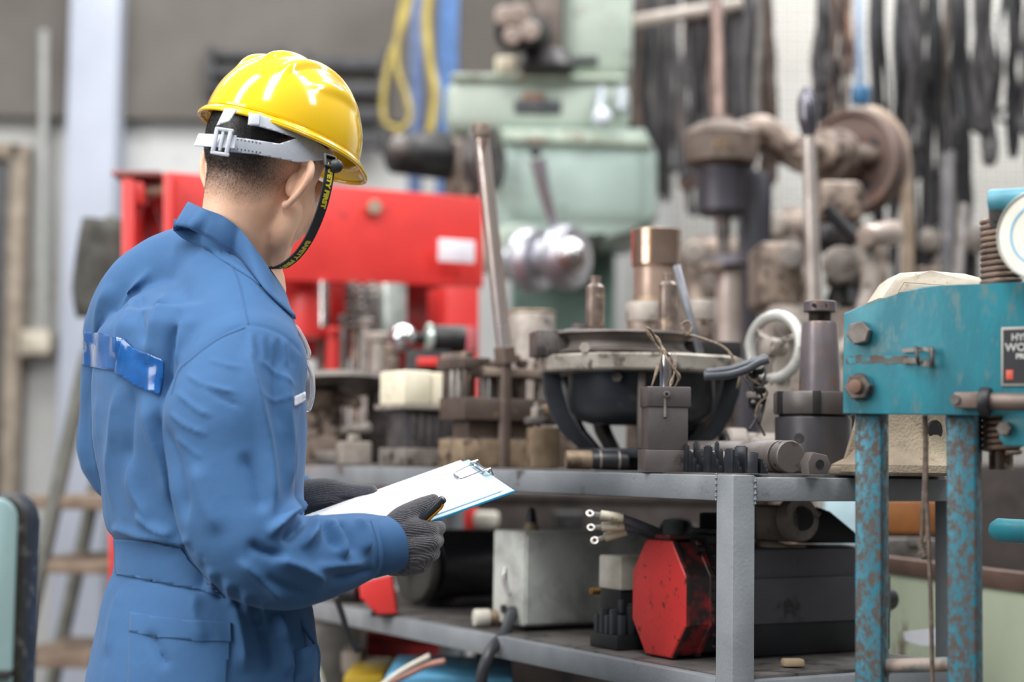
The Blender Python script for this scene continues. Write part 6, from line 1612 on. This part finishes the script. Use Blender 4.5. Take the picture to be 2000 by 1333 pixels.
# three motor leads with crimped lugs
lead = [((1150, 1007), (1165, 1005), (1216, 1012), (1262, 1030), (1300, 1048), (1325, 1075)), ((1153, 1034), (1170, 1030), (1218, 1028), (1262, 1035), (1300, 1055), (1322, 1078)), ((1167, 1054), (1185, 1049), (1222, 1038), (1260, 1043), (1292, 1062), (1318, 1082))]
labs = ('uppermost of three cable ends with cream sleeve and ring lug', 'middle one of three cable ends with cream sleeve and ring lug', 'lowest of three cable ends with cream sleeve and ring lug')
for k, pts in enumerate(lead):
    Dk = Ds+.03+.012*k
    t_ = thing('motor_lead', labs[k], 'cable', W(*pts[-1], Dk+.06), 'three motor leads reaching out left of the red motor')
    P = [W(x, y, Dk + .08*max(0, i-2)/3) for i, (x, y) in enumerate(pts)]
    a_, b_, c_ = P[0], P[1], P[2]; dd = (c_-b_).normalized()
    sp_ = spline([c_-dd*.004]+P[3:], 6); MB().tube(sp_, .0062, 12).build('insulation', mat('slate_cable', '#82858f', '#6c6f79', rough=.35, bump=0), t_)
    MB().cyl(c_-dd*.033, c_+dd*.001, .0068, .0070, 16, .0008).build('sleeve', cream, t_)
    e_ = c_-dd*.033; nrm_ = dd.cross(Vector((0, 1, .5))).normalized()
    m_ = MB(); m_.tube([e_+dd*.002, e_-dd*.010], [.004, .0035], 8, flat=.7)
    o_ = e_-dd*.0155; ax_l = (Vector((.1, -.8, .6)) - dd*Vector((.1, -.8, .6)).dot(dd)).normalized()
    m_.torus(o_, ax_l, .0047, .0021, 24, 8, .5); m_.build('ring_lug', mat('tinned_lug', '#d8d5d0', '#bdb8b0', metal=.8, rough=.3, bump=0), t_)

# ---- casting with bore and other items seen through the right bay
D = 2.6
q = W(1560, 1080, D); q.z = ZL
hx = thing('bored_casting', 'grey bored casting block wedged behind the rack post above the servo motor', 'casting', q)
MB().prism([W(x, y, D) for x, y in ((1478, 989), (1585, 989), (1606, 1002), (1580, 1046), (1560, 1060), (1478, 1056))], (0, .09, 0), .006).build('arm', dusty_gray, hx)
MB().lathe([(.032, 0), (.034, .004), (.034, .02), (.022, .021), (.018, .0)], W(1567, 1014, D-.02), (-.5, .85, -.1), 30).build('bore', dusty_gray, hx)
MB().cyl(W(1566, 1014, D-.026), W(1568, 1014, D+.03), .018).build('bore_hole', iron_black, hx)
MB().prism([W(x, y, D+.02) for x, y in ((1600, 992), (1622, 1000), (1680, 1048), (1680, 1062), (1560, 1062), (1548, 1058))], (0, .12, 0), .004).build('slope_block', mat('black_base', '#1d1e22'), hx)
q = W(1520, 1078, 2.62)
simple('beige_rag', 'crumpled beige rag lying on top of the servo motor', 'rag', q, [('cloth', mat('beige_cloth', '#b5a595', '#998979', rough=.9), MB().sph(W(1512, 1072, 2.62), 1, (.034, .03, .012), RZ(10) @ RY(12))), ('fold', mat('beige_cloth', '#b5a595'), MB().sph(W(1548, 1076, 2.62), 1, (.022, .02, .009), RY(-14)))])
q = W(1640, 1003, 3.5); 
simple('white_board', 'small pale blue-white board standing behind the rack', 'board', Vector((q.x, 3.5, 0)), [('sheet', mat('pale_blue_sheet', '#b9d2da', '#a9c2cb', rough=.4), MB().box(Vector((q.x+.01, 3.52, q.z-.02)), (.075, .01, .12), .002)), ('leg', iron_black, MB().box(Vector((q.x+.01, 3.53, (q.z-.08)/2)), (.03, .02, q.z-.08), .002))])
q = rk(1325, .34, True)
simple('black_bottle_cap', 'glossy black round bulb behind the three cable ends', 'bulb', q, [('bulb', mat('gloss_black_motor', '#26272c'), MB().sph(Vector((W(1325, 1035, q.y).x, q.y, W(1325, 1035, q.y).z)), 1, (.035, .03, .02))), ('stem', iron_black, MB().cyl(q, Vector((q.x, q.y, W(1325, 1042, q.y).z)), .02, .015))])
q = W(1548, 1328, 2.42); q.z = ZL
simple('wood_scrap', 'small tan wooden scrap on the lower shelf near the teal leg', 'wood', q, [('piece', mat('tan_wood', '#b39d80', '#957f63', rough=.8), MB().box(q+Vector((0, 0, .006)), (.03, .02, .011), .003, RZ(8)))])
# things below and behind, seen past the person and under the rack
q = W(800, 1330, 3.1)
for nm, lab, cat_, bounds, D_, dep, m_ in (
  ('blue_cabinet', 'light blue cabinet whose top edge shows under the lower shelf', 'cabinet', (752, 1000, 1318, 1420), 3.0, .3, sky_mat),
  ('yellow_bin', 'yellow bin whose top corner shows under the lower shelf beside the person', 'bin', (672, 748, 1318, 1420), 3.3, .3, mat('yellow_paint', '#c9a52a', '#a88a20', rough=.5)),
  ('grey_cabinet', 'dark grey ribbed cabinet standing behind the rack near the person', 'cabinet', (612, 700, 1195, 1420), 3.75, .22, mat('grey_cabinet_paint', '#6b6864', '#58554f', rough=.6)),
  ('dark_cabinet', 'long dark cabinet behind the lower shelf', 'cabinet', (930, 1480, 960, 1420), 4.08, .12, mat('dark_brown_paint', '#3b302c', '#2c2522', rough=.7)),  # plain dark brown filler behind the shelf
  ('red_crate', 'dark red crate behind the lower rail', 'crate', (700, 860, 1230, 1420), 3.93, .14, mat('dark_red_post', '#8c1f1d'))):
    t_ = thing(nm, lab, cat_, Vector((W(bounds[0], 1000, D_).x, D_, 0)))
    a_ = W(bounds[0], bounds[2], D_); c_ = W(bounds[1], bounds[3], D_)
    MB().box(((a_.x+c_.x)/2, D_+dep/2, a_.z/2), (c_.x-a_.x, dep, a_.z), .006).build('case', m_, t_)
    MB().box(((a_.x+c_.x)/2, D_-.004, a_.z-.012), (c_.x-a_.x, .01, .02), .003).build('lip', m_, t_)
hs = spline([W(x, y, 3.0) for x, y in ((612, 1140), (602, 1180), (598, 1240), (610, 1290), (628, 1345), (650, 1480))], 6)
tag(MB().tube(hs, .0095, 10).build('white_hose', white_dirty, None, 180, hs[-1]), 'white hose curving down just right of the coverall pocket', 'hose')
for k, (pts, m_, lab) in enumerate((([(740, 1345), (775, 1318), (805, 1300), (840, 1282)], white_dirty, 'white cable arching up under the lower rail'), ([(750, 1340), (800, 1316), (835, 1300), (870, 1292)], mat('pink_cable', '#b98578', '#9b6a5e', rough=.5), 'pinkish cable lying beside the white one'), ([(655, 1165), (668, 1200), (680, 1240), (700, 1275)], rubber, 'black cable hanging beside the red bracket'))):
    P = spline([W(x, y, 2.95 if k < 2 else 3.0) for x, y in pts], 6)
    tag(MB().tube(P, .0055, 8).build('loose_cable', m_, None, 180, P[0]), lab, 'cable')
for k, (x, y, w_, h_, D_, m_, lab) in enumerate(((900, 1010, 60, 60, 3.97, red, 'red block in the gloom under the top rail'), (950, 1015, 50, 30, 3.9, white_dirty, 'pale stub under the top rail right of the glove'), (870, 1060, 60, 30, 4.0, steel, 'grey bar end behind the right glove'), (1110, 1035, 60, 70, 3.85, iron_black, 'dark block behind the grey box'), (690, 1290, 40, 50, 3.55, dusty_gray, 'pale round cap below the lower rail by the person'))):
    p_ = W(x, y, D_); 
    simple('stored_part', lab, 'part', Vector((p_.x, p_.y, 0)), [('head', m_, MB().box(p_, (w_*D_/FPX, .1, h_*D_/FPX), .01)), ('leg', iron_black, MB().box(Vector((p_.x, p_.y+.02, (p_.z-h_*D_/FPX/2)/2)), (.03, .03, p_.z-h_*D_/FPX/2), .002))])

# ================================================================== TEAL SHOP PRESS (right foreground)
PA = math.radians(28); pe = Vector((math.cos(PA), -math.sin(PA), 0)); pbk = Vector((math.sin(PA), math.cos(PA), 0)); pn = -pbk
PO = W(1700, 900, 2.02); R3p = RZ(-28)
def onp(px_, py_, off=0.):                    # pixel onto the press front plane (shifted back by off)
    d = (W(px_, py_, 2)-CAM); P0 = PO + pbk*off; t = (P0-CAM).dot(pn)/d.dot(pn); return CAM + d*t
tp = thing('teal_shop_press', 'chipped teal shop press frame with bolted cross plate at the right', 'press', Vector((PO.x, PO.y, 0)))
def pbox(x0, x1, y0, y1, o0, o1, nm, m_, bev=.002):
    a_ = onp(x0, (y0+y1)/2, o0); c_ = onp(x1, (y0+y1)/2, o0); b_ = onp(x0, y0, o0); e_ = onp(x0, y1, o0)
    ctr = (a_+c_)/2 + pbk*(o1-o0)/2; ctr.z = (b_.z+e_.z)/2
    return MB().box(ctr, ((c_-a_).length, o1-o0, abs(b_.z-e_.z)), bev, R3p).build(nm, m_, tp)
pts = [(1648, 612), (1700, 592), (1760, 572), (1800, 561), (1835, 558), (2150, 545), (2150, 815), (1646, 808)]
MB().prism([onp(x, y) for x, y in pts], pbk*.016, .0015).build('cross_plate', teal_flat, tp)
MB().prism([onp(x, y, .11) for x, y in pts], pbk*.012, .0015).build('rear_cross_plate', teal_flat, tp)
def leg(x0, x1):
    a_ = onp(x0, 1000, .018); c_ = onp(x1, 1000, .018); w_ = (c_-a_).length
    ctr = (a_+c_)/2 + pbk*w_*.5; zt_ = onp(x0, 700, .018).z
    return MB().box(Vector((ctr.x, ctr.y, zt_/2)), (w_, w_, zt_), .003, R3p, 3).build('leg', teal, tp)
leg(1669, 1722); leg(1848, 1906)
rod_a, rod_b = onp(1728, 1302, .04), onp(1868, 1298, .04)
MB().cyl(rod_a, rod_b, .0085, .0085, 18).build('cross_rod', mat('stained_teal_rod', '#5f7f86', '#5a5650', wear='#8a7a70', wear_amt=.5, rough=.5, wscale=20), tp)
for r__ in (rod_a, rod_b): MB().torus(r__, (rod_b-rod_a).normalized(), .010, .004, 20, 8).build('weld', teal, tp)
bolt_m = mat('greyed_bolt_steel', '#7d766f', '#5c5550', wear='#55483f', wear_amt=.3, metal=.5, rough=.45, scale=40)
c_ = onp(1682, 652); MB().hexa(c_, c_+pn*.015, .0145, .0015, .2).build('bolt_head', bolt_m, tp)
c_ = onp(1680, 757); MB().lathe([(.017, 0), (.017, .002)], c_, pn, 24).build('washer', teal, tp); MB().hexa(c_+pn*.002, c_+pn*.014, .0158, .0015, .1).build('nut', bolt_m, tp); MB().cyl(c_+pn*.012, c_+pn*.024, .0085, .008, 20, .001).build('bolt_end', mat('rusty_bolt_end', '#8a6a58', '#6a4f42', metal=.4), tp)
# latch hook with strap
m = MB(); A_ = [onp(1764, 686)+pn*.004, onp(1790, 684)+pn*.007, onp(1815, 684)+pn*.012, onp(1828, 690)+pn*.012]
m.ribbon(spline(A_, 4), (0, 0, 1), .0045, .002)
m.ribbon(spline([onp(1766, 706)+pn*.003, onp(1790, 706)+pn*.007, onp(1812, 712)+pn*.013, onp(1826, 712)+pn*.012], 4), (0, 0, 1), .006, .002); m.build('latch_strap', bolt_m, tp)
m = MB(); m.tube(spline([onp(1792, 682)+pn*.003, onp(1796, 682)+pn*.016, onp(1800, 706)+pn*.018, onp(1796, 712)+pn*.004], 5), .0022, 8); m.tube(spline([onp(1818, 684)+pn*.002, onp(1826, 684)+pn*.014, onp(1826, 712)+pn*.014, onp(1818, 714)+pn*.002], 5), .0026, 8); m.build('latch_loop', steel_dark, tp)
pr_ = random.Random(9); up_ = []; dn_ = []
for k in range(15):
    x = 1652+k*8.6; up_.append(onp(x, 700-pr_.uniform(2, 6)-(1-k/15)*2)+pn*.0002); dn_.append(onp(x, 707+pr_.uniform(1, 6))+pn*.0002)
MB().prism(up_+dn_[::-1], pn*.0002).build('rust_streak', mat('rust_on_teal', '#4f5c5b', '#5a4a42', wear='#2b8a9b', wear_amt=.3, rough=.6, scale=60, wscale=50), tp)
# makers plate
lp = [onp(1956, 640)+pn*.001, onp(2070, 636)+pn*.001, onp(2070, 754)+pn*.001, onp(1956, 755)+pn*.001]
plate = MB().prism(lp, pn*.0012, .0004).build('label_plate', mat('pewter_border', '#a5a39c', '#8f8d86', metal=.5, rough=.4), tp)
plate['label'] = 'black maker plate with pale lettering'
lp2 = [onp(1960, 645)+pn*.0022, onp(2066, 641)+pn*.0022, onp(2066, 749)+pn*.0022, onp(1960, 750)+pn*.0022]
MB().prism(lp2, pn*.0003).build('plate_face', mat('plate_black', '#2b2b30', '#232327', rough=.4, bump=0), plate)
def plate_text(txt, x, y, size, m_):
    me = text_mesh(txt, size, .0002, 'LEFT', .0004); o_ = onp(x, y)+pn*.0028
    for v in me.vertices: v.co = o_ + pe*v.co.x + Vector((0, 0, v.co.y)) + pn*v.co.z
    link_mesh('lettering', me, m_, plate, 0)
wl_ = mat('pale_lettering', '#b9b9b6', '#a9a9a6', rough=.5, bump=0)
plate_text('HYDRAULIC', 1976, 660, .0105, wl_); plate_text('WORKSHOP', 1964, 680, .0125, wl_); plate_text('PRESS', 1985, 697, .008, wl_)
MB().box(onp(1973, 733)+pn*.0028, (.008, .0006, .011), .0002, R3p).build('red_mark', mat('orange_red_mark', '#cc5a45', '#bb4d3a', rough=.5, bump=0), plate)
# pump handle bar and collar
pbox(1862, 1930, 766, 798, -.016, -.006, 'pump_link', mat('brown_grey_bar', '#7b6b62', '#5f524a', metal=.4, rough=.4, scale=18), .002)
MB().cyl(onp(1872, 782)+pn*.016, onp(1872, 782)+pn*.019, .0055).build('link_pin', steel_dark, tp)
hax = pe
MB().cyl(onp(1922, 786)+pn*.022, onp(1944, 787)+pn*.022, .0165, .0165, 28, .002).build('rubber_collar', rubber, tp)
MB().cyl(onp(1940, 786)+pn*.022, onp(2110, 790)+pn*.03, .010, .010, 20).build('pump_handle', mat('brown_grey_bar', '#7b6b62'), tp)
MB().prism([onp(x, y, -.006) for x, y in ((1958, 812), (2080, 800), (2080, 872), (1962, 872), (1950, 858))], pbk*.03, .003).build('pump_bracket', teal_flat, tp)
MB().hexa(onp(1966, 838)+pn*.006, onp(1966, 838)+pn*.018, .0085, .001).build('bracket_bolt', bolt_m, tp)
# gauge
gc = onp(2034, 458, -.03); gax = (pn*.6 + Vector((-.75, -.5, 0))*.5).normalized()
ga = thing('pressure_gauge', 'round white pressure gauge with pale blue ring above the teal press', 'gauge', gc)
Rg = M(86, 2.0)
MB().lathe([(Rg*.96, -.026), (Rg*.98, 0), (Rg, .004), (Rg*.97, .006), (Rg*.94, .003), (.001, .003)], gc, gax, 56).build('bezel', mat('pale_gauge_case', '#c3c2ba', '#a9a89f', rough=.35), ga)
MB().lathe([(Rg*.93, .003), (Rg*.93, .0038), (.001, .0038)], gc, gax, 56).build('dial', mat('ivory_dial', '#dcd9cc', '#cfccbf', rough=.5, bump=0), ga)
m = MB(); m.torus(gc+gax*.0042, gax, Rg*.66, .0016, 56, 6, .3); m.build('blue_scale', mat('pale_blue_print', '#8cb6cc', '#7ba6bd', rough=.5, bump=0), ga)
MB().cyl(onp(1932, 392, -.0), onp(2005, 388, .0), .0125, .0125, 22, .002).build('hose_stub', mat('bright_teal_blue', '#5b9db0', '#488799', rough=.4), ga)
MB().cyl(onp(1950, 388, .0), onp(1950, 440, .02), .012, .010, 16).build('gauge_stem', steel_dark, ga)
# springs
sg = mat('tan_oily_spring', '#8a7466', '#5f4e43', metal=.5, rough=.4, scale=30)
a_, b_ = onp(1955, 885, .06), onp(1955, 432, .06)
sp_o = tp
MB().tube(coil(a_, b_, .0215, .004, 38, 14), .0032, 8).build('return_spring', sg, sp_o); MB().cyl(a_-Vector((0, 0, .02)), b_, .014, .014, 18).build('guide_rod', iron_brown, sp_o)

# horizontal teal tube and dark press parts behind
a_, b_ = W(1950, 1036, 2.25), W(2120, 1045, 2.15)
simple('teal_tube', 'round-ended teal tube at the right picture edge', 'tube', a_, [('tube', teal_flat, MB().lathe([(.004, -.012), (.011, -.008), (.0155, 0), (.0155, (b_-a_).length)], a_, b_-a_, 24)), ('stem', iron_black, MB().box(Vector((b_.x, b_.y+.03, b_.z/2)), (.04, .03, b_.z), .003))])
# cord hanging from the plate
cd = MB()
for dx, pts in ((0, [(1806, 812), (1807, 860), (1806, 930), (1803, 1000), (1799, 1070), (1797, 1085)]), (3, [(1808, 812), (1809, 880), (1809, 950), (1812, 1020), (1816, 1120), (1819, 1220), (1821, 1345), (1822, 1500)]), (0, [(1804, 960), (1810, 1000), (1812, 1040), (1806, 1062)])):
    cd.tube(spline([onp(x, y, .02) for x, y in pts], 5), .0026, 7)
for k in range(5): cd.sph(onp(1797+k*2, 1062+k*6, .02), .0042, u=8, v=6)
tag(cd.build('knotted_cord', mat('grey_brown_cord', '#6c5f55', '#51463e', rough=.85, scale=120, bump=.6, bscale=900), None, 180, onp(1806, 812, .02)), 'grey-brown knotted cord hanging down between the teal legs', 'cord')

# ---- pale green trough behind the press
gt = thing('green_trough', 'pale green rusty-edged steel trough beyond the teal legs', 'trough', Vector((W(1880, 1100, 2.95).x, 2.95, 0)))
tm = mat('flaking_pale_green', '#b3baa2', '#9ea68f', wear='#5d473a', wear_amt=.22, rough=.5, scale=5, wscale=9, stretch=(1.5, 1, .5))
q = [W(1560, 1072, 3.1), W(2200, 1150, 2.75), None, None]; q[2] = Vector((q[1].x, q[1].y, .05)); q[3] = Vector((q[0].x, q[0].y, .05))
MB().prism(q, (.03, .09, 0), .003).build('side', tm, gt)
hgt = .030
q2 = [q[0]+Vector((0, -.006, .004)), q[1]+Vector((0, -.006, .004)), q[1]+Vector((0, -.006, -hgt)), q[0]+Vector((0, -.006, -hgt*.7))]
MB().prism(q2, (0, .10, 0), .002).build('rusty_lip', mat('rusty_lip', '#6a5247', '#4a3930', rough=.7, scale=14), gt)
MB().box(((q[0].x+q[1].x)/2, 3.2, .3), (.75, .35, .6), .01, RZ(-25)).build('tank', mat('dark_brown_paint', '#3b302c'), gt)
pw = thing('paper_note', 'white paper sheet stuck low on the pale green trough', 'paper', W(1800, 1246, 2.9))
MB().prism([W(x, y, 2.88) for x, y in ((1765, 1236), (1830, 1228), (1832, 1262), (1800, 1262), (1768, 1252))], (0, .002, 0)).build('sheet', mat('white_note', '#dfe0e8', '#d2d3dc', rough=.7, bump=0), pw)
# dark machine mass and orange wood in the gap behind the trough
dm = thing('dark_machine_base', 'dark machine base right of the rack', 'machine', Vector((W(1850, 1000, 3.7).x, 3.7, 0)))
a_ = W(1690, 900, 3.6); c_ = W(2150, 1200, 3.6); MB().box(((a_.x+c_.x)/2, 3.85, a_.z/2), (c_.x-a_.x, .5, a_.z), .02).build('base', mat('dark_brown_paint', '#3b302c'), dm)
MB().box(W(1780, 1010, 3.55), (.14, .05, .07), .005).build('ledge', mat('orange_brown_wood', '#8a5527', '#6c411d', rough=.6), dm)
simple('metal_bracket', 'grey bracket with a bright bolt seen between the teal legs', 'bracket', Vector((W(1770, 1070, 3.2).x, 3.2, 0)), [('plate', steel_dark, MB().box(W(1775, 1078, 3.2), (.10, .06, .05), .004)), ('bolt', steel_bright, MB().hexa(W(1785, 1052, 3.17), W(1785, 1066, 3.17), .012)), ('post', iron_black, MB().box(Vector((W(1775, 1078, 3.2).x, 3.2, W(1775, 1098, 3.2).z/2)), (.05, .04, W(1775, 1098, 3.2).z), .003))])
